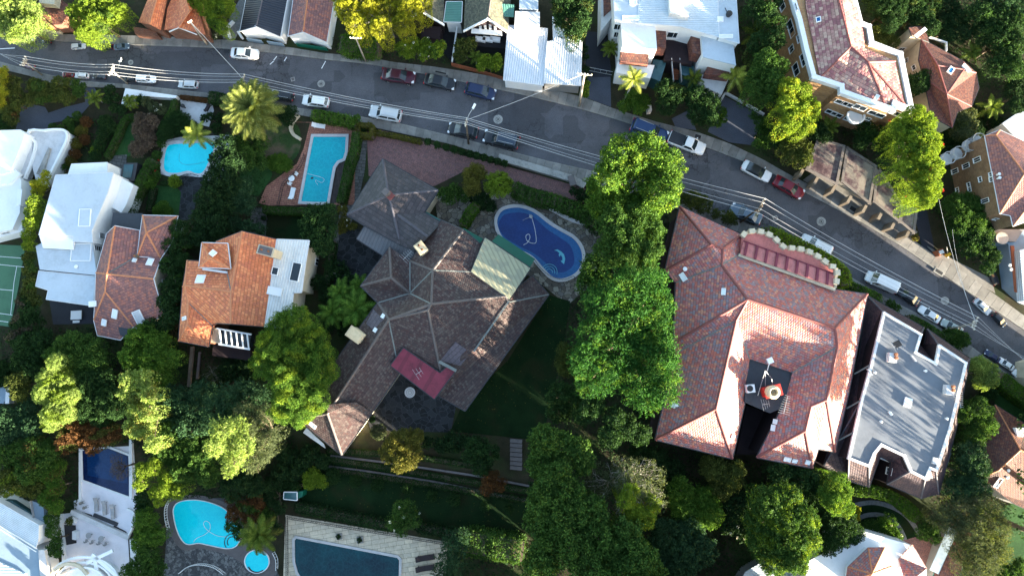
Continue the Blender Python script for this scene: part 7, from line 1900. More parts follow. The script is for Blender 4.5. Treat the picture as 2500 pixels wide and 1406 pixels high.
# ---- bottom centre
T_('tree', 'spoon leaved bright green tree at the right end of the stepped lawn', [(1330, 1075, 42), (1375, 1090, 42), (1320, 1130, 40), (1365, 1150, 36), (1410, 1100, 34), (1425, 1130, 30), (1335, 1170, 30)], 15, 'green', leaf=.2, clump=.5, aspect=.6)
T_('tree', 'largest dark clumpy tree at the bottom centre edge', [(1330, 1220, 45), (1385, 1210, 48), (1320, 1270, 42), (1380, 1270, 50), (1440, 1250, 45), (1340, 1330, 46), (1400, 1335, 50), (1460, 1310, 48), (1500, 1340, 50), (1560, 1360, 44), (1530, 1300, 40), (1320, 1385, 46), (1440, 1390, 50), (1520, 1405, 48), (1590, 1395, 40)], 16, 'green', leaf=.2, clump=.55, aspect=.6)
T_('bare_tree', 'thin grey branched tree with few leaves, beside the mansion lower wing', [(1470, 1170, 42, .85), (1530, 1150, 40), (1580, 1160, 46), (1545, 1190, 40), (1590, 1220, 38), (1530, 1240, 32, .9)], 14, 'grey', leaf=.12, dens=.3, clump=.7, twigs=16, bark='pale_bark', gap=.4)
T_('tree', 'sunlit yellow topped sprig tree amid the bare grey branches', [(1540, 1200, 24), (1575, 1260, 30), (1590, 1230, 24), (1525, 1225, 20), (1550, 1250, 26)], 14.5, 'lime', leaf=.13, clump=.4, twigs=3)
T_('tree', 'round glossy green tree right of the bare grey tree', [(1660, 1195, 34), (1665, 1235, 34), (1715, 1225, 44), (1735, 1255, 34), (1700, 1265, 30)], 7, 'fresh', leaf=.12, clump=.5)
T_('tree', 'grey green bushy tree at the bottom, right of the largest clumpy tree', [(1630, 1310, 48), (1680, 1300, 42), (1610, 1350, 46), (1670, 1355, 50), (1710, 1340, 40), (1650, 1395, 40)], 8, 'blue', leaf=.13, clump=.5)
T_('tree', 'olive tree just below the bottom left corner of the mansion', [(1740, 1140, 34), (1780, 1165, 36), (1760, 1190, 30), (1800, 1145, 22)], 7, 'olive', leaf=.12, clump=.5)
T_('tree', 'nearly black tree with scattered white blossoms', [(1800, 1230, 34), (1785, 1270, 34), (1815, 1290, 30)], 6, 'deep', clump=.5, flowers=('flower_white', 14))
T_('tree', 'large lime clumped tree left of the white villa with octagonal roof', [(1870, 1225, 44), (1920, 1215, 40), (1855, 1275, 44), (1910, 1270, 50), (1960, 1265, 40), (1865, 1325, 44), (1925, 1325, 50), (1970, 1320, 34), (1890, 1365, 40), (1940, 1370, 34)], 12, 'green', leaf=.16, clump=.42, mix=('lime', .6))
T_('tree', 'dark tree between the mansion and its lime clumped neighbour', [(1960, 1165, 38), (2000, 1190, 36), (1975, 1210, 34), (1900, 1150, 30)], 9, 'dark', clump=.6)
T_('tree', 'tall narrow tree with sunlit yellow top below the grey flat roof', [(2040, 1175, 26), (2050, 1205, 30), (2062, 1240, 22), (2035, 1225, 28), (2020, 1205, 22)], 12, 'fresh', leaf=.13, clump=.45, mix=('lime', .35))
T_('tree', 'dark leafy tree touching the shuttered white villa', [(2030, 1260, 36), (2060, 1275, 34), (2080, 1300, 28), (2040, 1310, 34), (2020, 1330, 28)], 9, 'dark', clump=.5)
T_('shrub', 'sunlit small shrub at the end of the curved hedge', [(2090, 1245, 12), (2092, 1262, 9)], 4, 'yellow', 'shrub', leaf=.1, clump=.3)
T_('shrub', 'round shrub just above the white villa', [(2125, 1285, 20), (2110, 1290, 16)], 3, 'green', 'shrub', leaf=.11, clump=.3)
T_('shrub', 'flowering green shrub inside the curved garden path', [(2165, 1275, 24), (2180, 1300, 22), (2160, 1300, 18)], 3.2, 'fresh', 'shrub', leaf=.12, clump=.35, flowers=('flower_white', 4))
T_('shrub', 'round leafy shrub at the lower end of the curved hedge', [(2265, 1285, 24), (2278, 1310, 18), (2250, 1300, 18)], 4, 'green', 'shrub', leaf=.12, clump=.35)
Hd('curved clipped hedge around the garden path below the grey flat roof', smooth_loop([(2090, 1198), (2130, 1200), (2175, 1212), (2215, 1235), (2245, 1265)], 3, False), 27, 2.6, 'fresh')
T_('tree', 'tall dark tree at the right side of the grey flat roofed block', [(2385, 1000, 34), (2395, 1040, 34), (2370, 1065, 30), (2350, 1010, 24)], 9, 'green', clump=.55)
T_('tree', 'smooth crowned tree below the tall dark tree, right of the flat roofed block', [(2370, 1110, 36), (2385, 1140, 32), (2355, 1160, 38), (2380, 1185, 32), (2335, 1190, 34)], 10, 'blue', clump=.6)
T_('willow', 'drooping grey green willow with a sunlit right side near the lower right corner', [(2350, 1250, 42, .9), (2400, 1240, 40), (2310, 1265, 38, .85), (2370, 1300, 46), (2425, 1290, 40), (2430, 1340, 34), (2395, 1360, 44), (2350, 1340, 34, .8), (2380, 1400, 40)], 13, 'grey', cat='willow', leaf=.17, clump=.55, aspect=.25, mix=('olive', .6), twigs=3)
T_('shrub', 'shrub on the lower right corner lawn', [(2440, 1390, 24), (2470, 1400, 26), (2490, 1380, 20)], 2.5, 'green', 'shrub', leaf=.12, clump=.4)
T_('tree', 'cream leaved sunlit tree beside the grey flat roofed block', [(2390, 890, 24), (2410, 905, 26), (2395, 930, 24), (2420, 930, 18)], 8, 'cream', leaf=.12, clump=.45, twigs=2)
T_('shrub', 'dark shrub between the cream tree and the red house at the right edge', [(2415, 960, 18), (2400, 965, 16)], 3, 'dark', 'shrub', clump=.35)
T_('shrub', 'small round shrub on the path at the right edge', [(2416, 968, 8)], 1.5, 'green', 'shrub', leaf=.09, clump=.2)
Hd('tall clipped hedge at the right edge below the white cars', [(2452, 925), (2480, 950), (2530, 985)], 34, 4, 'fresh')
# ---- mansion street hedge
Hd('bright clipped hedge between the battlemented mansion and the street', smooth_loop([(1880, 568), (1925, 588), (1975, 610), (2020, 635), (2055, 662), (2066, 690)], 3, False), 32, 5, 'lime', leaf=.15, soft=.4)
Hd('lower continuation of the mansion hedge beside the white van', [(2075, 695), (2105, 708), (2150, 728)], 20, 2.5, 'fresh', leaf=.14, soft=.2)
T_('shrub', 'small shrub standing alone on the verge above the white sedans', [(2172, 742, 13), (2188, 752, 11)], 1.8, 'green', 'shrub', leaf=.11, clump=.3)
Hd('clipped hedge between the flat roofed block and the white sedans', [(2225, 778), (2262, 796), (2300, 822)], 20, 2.5, 'green', leaf=.14)
T_('shrub', 'rounded hedge end bush beside the rightmost power pole', [(2320, 820, 24), (2345, 828, 22), (2335, 840, 18)], 3, 'green', 'shrub', leaf=.13, clump=.35)
T_('shrub', 'russet tinged shrubs at the corner where the mansion meets the street', [(1690, 490, 28), (1715, 500, 26), (1670, 485, 18)], 3.2, 'olive', 'shrub', leaf=.13, clump=.4)
T_('shrub', 'low bush on the footpath side beside the grey blue sedan', [(1775, 530, 20), (1790, 540, 12), (1745, 522, 14)], 2.2, 'olive', 'shrub', leaf=.12, clump=.35)
# ---- kidney pool garden
T_('ball_shrub', 'clipped round bright ball shrub beside the kidney pool', [(1217, 452, 37)], 5.5, 'lime', 'shrub', leaf=.13, clump=.35, dens=1.4, squash=.9)
T_('tree', 'ochre brown small tree left of the clipped ball shrub', [(1155, 430, 28), (1150, 455, 26), (1172, 420, 20)], 5, 'ochre', leaf=.11, clump=.5, twigs=3)
T_('shrub', 'dark low shrub beneath the clipped ball shrub', [(1185, 495, 26), (1165, 480, 22), (1200, 505, 16)], 2, 'deep', 'shrub', clump=.4)
T_('shrub', 'climbing vine between the garage roof and ochre tree', [(1085, 475, 20), (1110, 465, 20), (1130, 480, 18), (1100, 490, 14)], 2.8, 'green', 'shrub', leaf=.13, clump=.35)
Hd('short bright hedge stub on the crazy paving left of the kidney pool', [(1160, 503), (1145, 520), (1132, 545)], 24, 2.2, 'fresh', leaf=.13, soft=.2)
Hd('long dark rounded hedge above the kidney pool wall', smooth_loop([(1256, 458), (1300, 478), (1345, 487), (1385, 502), (1420, 515), (1450, 540)], 3, False), 32, 2.6, 'green', leaf=.14, soft=.35)
T_('shrub', 'spiky yucca at the right end of the pool wall', [(1455, 558, 20)], 2.2, 'dark', 'shrub', leaf=.3, clump=.3, aspect=.12, flat=.1)
for i, (x, y) in enumerate(((1045, 347), (1067, 355), (1090, 361), (1110, 366), (1128, 371), (1147, 377), (1164, 381), (1181, 385), (1198, 390), (1215, 395), (1232, 400))):
    T_('conical_shrub', ORD[i] + ' from the left of the small dark cone shrubs beside the brick courtyard', [(x, y, 10.5, 1.0), (x + .3, y + .5, 6, 1.35)], 1.9, 'dark', 'shrub', leaf=.1, clump=.2, dens=1.2, group='cone shrubs along the brick courtyard')
Hd('low yellowing hedge along the top of the brick courtyard', [(915, 322), (970, 332), (1025, 345)], 9, 1.2, 'ochre', leaf=.12)
T_('shrub', 'dark climber on the shaded stone wall under the street tree', [(1420, 478, 20), (1440, 485, 18), (1400, 468, 12)], 2, 'deep', 'shrub', clump=.35)
# ---- rectangular pool garden
Hd('bright hedge between the street and the rectangular pool', smooth_loop([(765, 278), (800, 284), (835, 290), (865, 298)], 3, False), 24, 2.2, 'fresh', leaf=.14, soft=.3)
Hd('square clipped yew hedge round a small dark plant', [(872, 304), (908, 305), (906, 330), (874, 328)], 11, 1.8, 'ochre', leaf=.1, closed=True)
T_('shrub', 'small dark spiky plant inside the square hedge', [(889, 316, 11)], 1.2, 'dark', 'shrub', leaf=.2, clump=.2, aspect=.15)
T_('shrub', 'leafy bush between the bright hedge and the square hedge', [(862, 298, 12), (872, 288, 10)], 2.4, 'fresh', 'shrub', leaf=.12, clump=.3)
Hd('clipped hedge running down the right side of the rectangular pool', [(868, 325), (862, 370), (850, 400), (842, 440), (830, 490)], 19, 2.2, 'green', leaf=.12)
Hd('dark hedge along the lower end of the rectangular pool', [(642, 511), (700, 514), (762, 516)], 17, 1.8, 'green', leaf=.12)
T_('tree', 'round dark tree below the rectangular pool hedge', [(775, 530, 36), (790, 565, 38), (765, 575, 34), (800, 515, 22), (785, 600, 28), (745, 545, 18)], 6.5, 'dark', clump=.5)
T_('shrub', 'yellow flowering bush beside the charcoal garage roof', [(838, 515, 14), (842, 545, 18), (836, 560, 14), (862, 555, 12)], 2.4, 'ochre', 'shrub', leaf=.12, clump=.3, flowers=('flower_white', 8))
Hd('narrow hedge running down between the dark tree and the side yard', [(808, 590), (803, 640), (795, 690)], 15, 2.2, 'dark', leaf=.13)
T_('shrub', 'dome shaped clipped shrub on the worn lawn', [(682, 399, 28), (668, 396, 20), (698, 403, 20)], 2, 'fresh', 'shrub', leaf=.1, clump=.3, dens=1.4, squash=.6)
T_('shrub', 'dark rounded bush between the round palm and the pool garden', [(695, 280, 24), (712, 275, 20), (705, 296, 18)], 3, 'deep', 'shrub', clump=.4)
T_('shrub', 'sunlit bushes left of the worn lawn under the round palm', [(640, 350, 24), (625, 380, 26), (640, 400, 18), (610, 345, 26)], 4, 'green', 'shrub', clump=.4)
T_('tree', 'ivy covered dark tree wall right of the bright garden pool', [(555, 360, 34), (545, 400, 38), (530, 445, 40), (515, 490, 42), (505, 535, 42), (500, 575, 36), (570, 400, 34), (560, 450, 38), (545, 500, 36), (530, 550, 30)], 7, 'deep', leaf=.16, clump=.45)
T_('tree', 'lighter small tree between the ivy wall and the round clipped dome', [(600, 375, 24), (605, 400, 22), (590, 350, 22)], 5.5, 'green', clump=.4)
T_('tree', 'blue green rounded tree above the orange house', [(588, 475, 34), (600, 500, 30), (575, 500, 26), (600, 455, 24)], 5, 'blue', leaf=.13, clump=.5)
T_('shrub', 'dark bushes against the top of the orange house', [(540, 555, 26), (570, 545, 24), (520, 575, 22), (605, 555, 22), (635, 560, 18)], 4, 'blue', 'shrub', leaf=.13, clump=.4)
T_('shrub', 'dark plant with pale flowers at the side of the orange house', [(800, 650, 14), (812, 670, 14), (790, 690, 14)], 2.2, 'deep', 'shrub', clump=.3, flowers=('flower_white', 6))
# ---- garden at the side of the villa
palm('tree_fern', 'large green tree fern left of the villa chimney', 870, 755, 58, 4.5, 'fresh', nf=16, cat='tree fern')
palm('tree_fern', 'smaller tree fern beside the ribbed white roof', 812, 765, 42, 4, 'fresh', nf=14, cat='tree fern')
palm('tree_fern', 'upper tree fern between the orange house and villa', 832, 715, 40, 4.2, 'fresh', nf=14, cat='tree fern')
palm('tree_fern', 'upright tree fern close to the villa roof', 880, 700, 36, 3.6, 'fresh', nf=12, cat='tree fern')
T_('shrub', 'dark bush under the tree ferns beside the villa', [(800, 720, 24), (780, 690, 22), (830, 660, 26), (850, 690, 24), (800, 800, 22), (845, 800, 24)], 2.6, 'deep', 'shrub', clump=.4)
T_('tree', 'bright lime feathery tree between the orange house and the villa', [(720, 785, 44), (690, 800, 40, .95), (750, 825, 48), (665, 845, 44), (715, 860, 52), (775, 870, 44), (650, 890, 38, .9), (700, 920, 50), (760, 925, 50), (790, 910, 34, .9), (715, 970, 48), (765, 980, 40), (690, 1000, 34, .9), (730, 1015, 30, .9)], 13, 'fresh', leaf=.13, clump=.6, mix=('lime', .9), twigs=2)
# ---- lower middle shaded garden
T_('ball_shrub', 'grey green clipped sphere at the edge of the slate terrace', [(924, 1054, 21)], 2.6, 'grey', 'shrub', leaf=.09, clump=.2, dens=1.5, squash=.9)
T_('tree', 'ochre green small tree on the stepped lawn left of centre', [(985, 1075, 36), (960, 1100, 34), (1000, 1110, 34), (980, 1130, 24), (1015, 1065, 22)], 5.5, 'ochre', leaf=.12, clump=.45, twigs=3)
T_('tree', 'dark olive small tree on the stepped lawn right of centre', [(1165, 1090, 30), (1190, 1105, 32), (1175, 1135, 28), (1150, 1110, 22)], 5, 'dark', leaf=.12, clump=.45, twigs=2)
T_('tree', 'small russet tree at the right of the stepped lawn', [(1200, 1168, 24), (1190, 1188, 20), (1218, 1182, 18)], 4, 'russet', leaf=.11, clump=.4, twigs=2)
T_('shrub', 'dark shrubs along the edge of the slate terrace', [(1110, 1075, 28), (1080, 1085, 22), (1140, 1075, 18), (1045, 1080, 16)], 2, 'deep', 'shrub', clump=.4)
T_('shrub', 'bright yellow green shrub at the left end of the stepped lawn', [(765, 1165, 26), (785, 1175, 18), (755, 1180, 16)], 2.6, 'lime', 'shrub', leaf=.12, clump=.3)
T_('shrub', 'dark clipped bush beside the bright yellow green shrub', [(815, 1160, 20), (800, 1172, 18), (700, 1185, 20), (720, 1190, 16)], 2, 'dark', 'shrub', clump=.3)
T_('shrub', 'dark bushes under the south tip of the villa roof', [(760, 1105, 26), (740, 1130, 24), (790, 1125, 20), (705, 1110, 28), (720, 1150, 24)], 2.6, 'deep', 'shrub', clump=.4)
for i, (x, y, r) in enumerate(((868, 1173, 17), (922, 1183, 17), (995, 1192, 14), (1055, 1210, 15), (1109, 1218, 17), (1184, 1234, 14), (1243, 1240, 12))):
    T_('ball_shrub', ORD[i] + ' from the left of the dark clipped balls along the shaded lawn', [(x, y, r)], 1.7, 'dark', 'shrub', leaf=.09, clump=.2, dens=1.3, squash=.85, group='clipped balls along the shaded lawn')
for l, y0, a, bb in (('upper', 1, (800, 1102), (930, 1108)), ('upper right', 2, (1030, 1118), (1170, 1140)), ('middle', 3, (810, 1122), (1290, 1200)), ('lower', 4, (810, 1148), (1290, 1222))):
    Hd(l + ' low clipped strip of ground cover on the stepped lawn', [a, ((a[0] + bb[0]) / 2, (a[1] + bb[1]) / 2 - 1), bb], 13, .5, 'dark', name='low_hedge', leaf=.1, dens=.7)
T_('shrub', 'oleander with white buds above the dark teal pool', [(980, 1245, 26), (965, 1270, 26), (1005, 1265, 26), (1000, 1235, 20), (985, 1290, 20)], 4, 'green', 'shrub', leaf=.2, clump=.4, aspect=.25, flowers=('flower_white', 8))
Hd('ragged dark hedge along the top of the sandstone pool terrace', [(725, 1240), (800, 1255), (880, 1272), (950, 1285)], 22, 1.6, 'deep', soft=.35)
Hd('ragged low hedge right of the oleander', [(1020, 1288), (1080, 1300), (1110, 1305)], 18, 1.5, 'deep', soft=.35)
T_('conifer', 'blue green feathery conifer at the corner of the sandstone terrace', [(1110, 1330, 34), (1100, 1370, 34), (1085, 1400, 30), (1125, 1310, 22)], 5.5, 'blue', cat='conifer', leaf=.2, clump=.45, aspect=.25, flat=.2)
Hd('broad dark clipped hedge right of the feathery blue green conifer', [(1140, 1325), (1200, 1335), (1265, 1345)], 62, 3, 'green', leaf=.14, soft=.3)
# ---- left bottom woods
T_('tree', 'dark rounded tree at the end of the long grassy garden, bottom left', [(600, 1165, 36), (570, 1190, 34), (625, 1185, 28)], 6, 'deep', clump=.5)
T_('conifer', 'sunlit cream green spiky conifer at lower left centre', [(545, 1050, 34), (580, 1045, 30), (560, 1085, 38), (530, 1085, 28), (595, 1090, 30), (570, 1125, 28), (560, 1150, 18, .9)], 15, 'cream', cat='conifer', leaf=.24, clump=.5, aspect=.2, flat=.1, twigs=3)
T_('conifer', 'grey green spiky conifer right of the sunlit cream one', [(630, 1050, 36), (645, 1095, 34), (620, 1120, 34), (660, 1065, 24), (600, 1010, 32), (640, 1010, 30)], 12, 'grey', cat='conifer', leaf=.24, clump=.5, aspect=.2, flat=.1, twigs=2)
T_('conifer', 'dark feathery conifer under the lime feathery tree', [(560, 975, 40), (600, 960, 38), (630, 975, 34), (530, 1000, 36), (580, 1000, 30)], 10, 'blue', cat='conifer', leaf=.24, clump=.5, aspect=.22, flat=.1)
T_('tree', 'russet and green shrubby tree above the small spa', [(600, 1240, 26), (575, 1225, 24), (625, 1225, 26), (570, 1255, 18), (610, 1265, 22)], 4.5, 'russet', clump=.4, mix=('green', .9))
T_('shrub', 'red stemmed bush beside the turquoise curved pool', [(570, 1280, 20), (585, 1300, 16), (640, 1245, 22), (660, 1265, 18)], 3, 'green', 'shrub', clump=.35, mix=('russet', .9))
T_('shrub', 'dark shrub between the shed and the spiky conifer', [(690, 1150, 24), (670, 1180, 26), (660, 1215, 22), (685, 1240, 16), (680, 1290, 14)], 3, 'deep', 'shrub', clump=.4)
T_('pine', 'green pine with bare brown centre beside the lap pool terrace', [(350, 1150, 24), (375, 1140, 24), (410, 1170, 24), (345, 1178, 20), (400, 1195, 22), (435, 1200, 20), (380, 1200, 18, .9), (390, 1225, 14, .85)], 10, 'lime', cat='pine', leaf=.14, clump=.38, twigs=12, dens=.9)
T_('tree', 'dense leafy tree between the lap pool and the curved pool, upper', [(420, 1060, 40), (470, 1085, 42), (440, 1110, 38), (495, 1120, 34), (400, 1105, 30), (480, 1150, 34), (440, 1155, 30), (510, 1160, 30)], 8, 'green', leaf=.14, clump=.5, twigs=2)
T_('tree', 'leafy tree beside the lower terrace of the white villa', [(360, 1270, 34), (365, 1300, 34), (350, 1325, 28), (385, 1310, 22)], 7, 'fresh', leaf=.14, clump=.42)
T_('tree', 'tree at the bottom edge below the villa terrace side', [(365, 1350, 32), (345, 1385, 34), (380, 1390, 32), (320, 1395, 26)], 7, 'green', clump=.45)
T_('shrub', 'dark conifer bush left of the curved turquoise pool', [(350, 1215, 22), (362, 1240, 20), (345, 1240, 16)], 5, 'dark', 'shrub', clump=.35)
T_('tree', 'bare pink brown twiggy tree leaning over the lap pool', [(290, 1125, 22), (300, 1150, 24), (285, 1150, 18)], 6, 'plum', leaf=.07, dens=.2, clump=.4, twigs=16, gap=.5)
T_('tree', 'russet leaved tree above the lap pool', [(175, 1045, 36), (205, 1060, 36), (240, 1050, 38), (270, 1060, 30), (165, 1080, 28), (230, 1085, 26)], 9, 'russet', clump=.5, mix=('olive', .8))
T_('tree', 'sunlit pale lime tree in the left woods', [(140, 885, 26), (125, 925, 34), (160, 930, 30), (110, 960, 30), (150, 970, 34), (175, 965, 24), (130, 1010, 32), (160, 1010, 26), (125, 1035, 22)], 14, 'cream', leaf=.14, clump=.42, mix=('lime', .8))
T_('tree', 'sunlit cream topped tree right of the pale lime tree', [(320, 930, 30), (350, 925, 28), (335, 960, 32), (365, 965, 24), (310, 960, 22), (340, 1000, 30), (365, 1010, 24), (330, 1040, 28), (355, 1050, 26), (375, 1085, 22)], 14, 'cream', leaf=.15, clump=.4, mix=('ochre', .5), twigs=2)
T_('tree', 'broad dark tree below the old red house', [(180, 845, 42), (220, 850, 36), (150, 870, 38), (200, 880, 42), (235, 880, 32), (165, 905, 36)], 10, 'green', clump=.5)
T_('tree', 'bright leaved tree below the old red house, right', [(350, 830, 42), (385, 840, 38), (340, 870, 40), (380, 880, 42), (415, 875, 30), (395, 920, 34), (320, 870, 30)], 9, 'fresh', leaf=.15, clump=.5)
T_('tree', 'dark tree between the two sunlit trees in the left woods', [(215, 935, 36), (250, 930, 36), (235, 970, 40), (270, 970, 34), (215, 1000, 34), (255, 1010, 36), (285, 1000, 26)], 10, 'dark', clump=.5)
T_('tree', 'grey green tree right of the cream topped tree', [(410, 970, 36), (445, 975, 36), (430, 1010, 36), (470, 1000, 34), (500, 960, 36), (395, 1010, 30), (460, 1040, 34), (500, 1035, 32)], 8, 'blue', clump=.5, twigs=2)
T_('tree', 'blackish tree above the pale lime tree at left', [(70, 845, 36), (100, 860, 34), (60, 880, 34), (110, 830, 30), (90, 900, 34)], 8, 'dark', clump=.45)
T_('tree', 'tree with tan blooms beside the tennis court lower end', [(75, 760, 28), (65, 735, 24), (85, 790, 30), (50, 790, 24), (45, 825, 28)], 7, 'dark', clump=.42, mix=('plum', .7))
T_('tree', 'slim tree between the tennis court and the white modern house, lower', [(80, 690, 22), (72, 715, 22), (85, 735, 20), (75, 660, 20), (72, 630, 18)], 7, 'olive', clump=.38, mix=('green', .8))
T_('tree', 'sunlit lime tree beside the white modern house left wall, lower', [(78, 545, 22), (85, 520, 24), (72, 575, 20), (88, 495, 22), (70, 600, 16)], 9, 'lime', clump=.38)
T_('tree', 'sunlit lime tree between the curved house and modern house, upper', [(105, 450, 18), (115, 430, 14), (95, 470, 18), (85, 450, 12)], 8, 'yellow', clump=.35)
T_('tree', 'yellow green lit tree at the left edge woods', [(40, 935, 28), (50, 960, 26), (60, 925, 22)], 9, 'olive', clump=.4)
T_('tree', 'grey green tree in the left edge woods', [(20, 1020, 36), (50, 1040, 34), (70, 1000, 32), (85, 1040, 32), (20, 1060, 30)], 9, 'blue', clump=.45)
T_('tree', 'mottled green tree in the lower left woods above the blue grey roof', [(95, 1090, 36), (60, 1100, 36), (110, 1130, 34), (75, 1150, 36), (130, 1100, 28), (25, 1110, 34)], 9, 'green', clump=.42, mix=('russet', .3))
T_('tree', 'yellow green tree just above the blue grey roofed house', [(60, 1180, 32), (30, 1160, 30), (90, 1190, 28), (20, 1190, 24)], 8, 'olive', clump=.42, mix=('lime', .5))
T_('tree', 'tall leafy screen tree between the blue grey house and the white villa, upper', [(130, 1160, 26), (140, 1190, 24), (120, 1215, 26), (138, 1235, 22), (145, 1140, 22)], 7, 'fresh', clump=.38, mix=('russet', .25))
T_('tree', 'tall leafy screen tree between the blue grey house and the white villa, lower', [(130, 1265, 20), (132, 1295, 20), (140, 1325, 16), (125, 1345, 16), (145, 1350, 12)], 6, 'green', clump=.36)
T_('ball_shrub', 'large smooth dark dome shrub at the left edge', [(5, 912, 36), (-15, 905, 34)], 5, 'dark', 'shrub', leaf=.1, clump=.25, dens=1.4, squash=.7)
T_('tree', 'dark fine leaved tree right of the red house eave', [(440, 560, 28), (425, 600, 30), (445, 640, 30), (415, 650, 26), (435, 685, 28), (455, 590, 20), (410, 700, 22)], 7, 'dark', leaf=.13, clump=.42, mix=('green', .8))
T_('tree', 'green bushy tree between the red house and the orange house', [(410, 740, 28), (425, 770, 26), (405, 790, 26), (430, 720, 20), (370, 800, 26)], 7, 'dark', clump=.45)
T_('shrub', 'dark shrubs in the yard below the orange house', [(560, 905, 30), (600, 890, 28), (540, 920, 22), (600, 930, 24)], 2.4, 'deep', 'shrub', clump=.4)
T_('tree', 'grey leafless twiggy bush beside the brick wall below the orange house', [(515, 905, 24), (530, 920, 22)], 3, 'grey', leaf=.06, dens=.2, clump=.4, twigs=14, gap=.5, bark='pale_bark')
# ---- left upper gardens
T_('ball_shrub', 'round lime citrus shrub at the left below the bright garden pool', [(368, 445, 20)], 2.4, 'fresh', 'shrub', leaf=.13, clump=.3)
T_('ball_shrub', 'round lime citrus shrub at the right below the bright garden pool', [(428, 443, 18)], 2.4, 'lime', 'shrub', leaf=.13, clump=.3)
T_('shrub', 'leafy lime shrub at the lower end of the small square lawn', [(400, 508, 20), (385, 515, 14), (412, 518, 14)], 2.6, 'fresh', 'shrub', leaf=.13, clump=.3)
Hd('tall dark clipped hedge stepping down beside the white side terrace', smooth_loop([(368, 392), (352, 420), (335, 455), (318, 485), (305, 515)], 3, False), 24, 2.6, 'green', leaf=.12)
Hd('small box hedge around the square lawn', [(372, 460), (366, 490), (362, 512)], 14, 1.2, 'dark', leaf=.1)
Hd('low hedge above the square lawn', [(392, 447), (440, 447)], 9, .9, 'dark', leaf=.1)
T_('shrub', 'mixed shrubs left of the bright garden pool', [(375, 405, 14), (382, 430, 14), (385, 380, 14), (395, 350, 14)], 1.8, 'green', 'shrub', clump=.3, flowers=('flower_red', 3))
T_('shrub', 'large purplish brown shrub beside the curved lawn', [(350, 320, 30), (360, 345, 30), (340, 365, 26), (370, 300, 24), (345, 290, 18)], 3.4, 'plum', 'shrub', clump=.4)
T_('shrub', 'dome shaped clipped green shrub above the bright garden pool', [(440, 302, 36), (415, 315, 30), (465, 312, 24), (400, 330, 18)], 2.6, 'dark', 'shrub', leaf=.1, clump=.3, dens=1.4, squash=.6)
Hd('curving clipped hedge on the left edge of the curved lawn', smooth_loop([(340, 285), (310, 285), (297, 300), (285, 330), (270, 360), (258, 382)], 3, False), 13, 1.6, 'green', leaf=.11)
T_('shrub', 'round green shrubs left of the curved lawn', [(260, 300, 22), (275, 315, 18), (255, 330, 20), (245, 355, 18), (235, 380, 16)], 2.6, 'dark', 'shrub', clump=.35)
for i, (x, y, r) in enumerate(((212, 300, 17), (200, 322, 18), (208, 342, 16), (188, 352, 18), (185, 378, 17), (175, 395, 16))):
    T_('conical_shrub', ('topmost', 'second', 'third', 'fourth', 'fifth', 'lowest')[i] + ' bronze mounded shrub in the row left of the curved lawn', [(x, y, r)], 2.4, 'russet' if i % 2 == 0 else 'ochre', 'shrub', leaf=.1, clump=.28, group='bronze mounded shrubs')
T_('shrub', 'lime ball shrub at the foot of the curved lawn', [(233, 366, 12), (228, 372, 9)], 2, 'lime', 'shrub', leaf=.12, clump=.25)
T_('shrub', 'pink flowered shrubs beside the curved terrace wall', [(165, 410, 14), (172, 425, 12), (155, 375, 14), (160, 350, 16)], 2, 'green', 'shrub', clump=.3, mix=('plum', .8))
T_('shrub', 'green shrubs along the dark driveway lower edge', [(150, 318, 14), (170, 300, 16), (190, 285, 14), (130, 312, 12), (178, 320, 14)], 2.2, 'green', 'shrub', clump=.3)
T_('tree', 'leafy tree right of the dark driveway at upper left', [(90, 215, 26), (105, 240, 22), (75, 245, 22), (110, 215, 20)], 5.5, 'olive', leaf=.13, clump=.42, mix=('green', .7), twigs=2)
T_('tree', 'leafy tree between the driveway and the long white wall', [(150, 210, 26), (165, 240, 24), (135, 235, 20), (175, 205, 18)], 5.5, 'olive', leaf=.13, clump=.42, mix=('green', .7), twigs=2)
T_('tree', 'bright small tree next to the footpath by the charcoal hatchback', [(195, 225, 18), (190, 205, 12), (205, 212, 10)], 4.5, 'green', clump=.35)
T_('tree', 'brown tinged tree at the left edge above the dark driveway', [(35, 205, 24), (40, 235, 26), (25, 265, 26), (45, 260, 18), (30, 290, 22)], 6, 'olive', clump=.42, mix=('russet', .5))
T_('tree', 'sunlit yellow tree at the left edge above the curved house', [(5, 190, 20), (5, 225, 20), (0, 250, 18), (12, 175, 12)], 8, 'yellow', clump=.42)
T_('tree', 'dark green tree at the left edge above the curved house roof', [(10, 300, 24), (20, 315, 16), (-10, 290, 22)], 5, 'dark', clump=.42)
palm('small_palm', 'small grey green palm right of the driveway at upper left', 232, 240, 26, 3.2, 'palm', nf=14, cat='palm')
palm('small_palm', 'small fan like palm behind the long white wall', 318, 248, 24, 3.2, 'palm', nf=20, cat='palm', droop=.8)
T_('shrub', 'dark shrubs behind the long white wall', [(270, 222, 16), (265, 245, 14), (285, 240, 12), (345, 245, 14), (300, 270, 16), (280, 265, 14)], 2.6, 'dark', 'shrub', clump=.3)
T_('shrub', 'pale flowered grey shrub below the long white wall', [(360, 250, 16), (378, 265, 18), (395, 270, 14)], 2.8, 'grey', 'shrub', clump=.3, flowers=('flower_white', 6))
Hd('narrow hedge along the left of the pale patio', [(425, 245), (418, 270), (405, 290)], 14, 1.8, 'green', leaf=.11)
Hd('brownish low hedge between the footpath and the pale patio', [(440, 236), (475, 240), (508, 246)], 9, 1.2, 'russet', leaf=.1)
Hd('dark hedge block at the footpath left of the round palm', [(512, 236), (530, 238), (552, 244)], 30, 2.2, 'dark', leaf=.12)
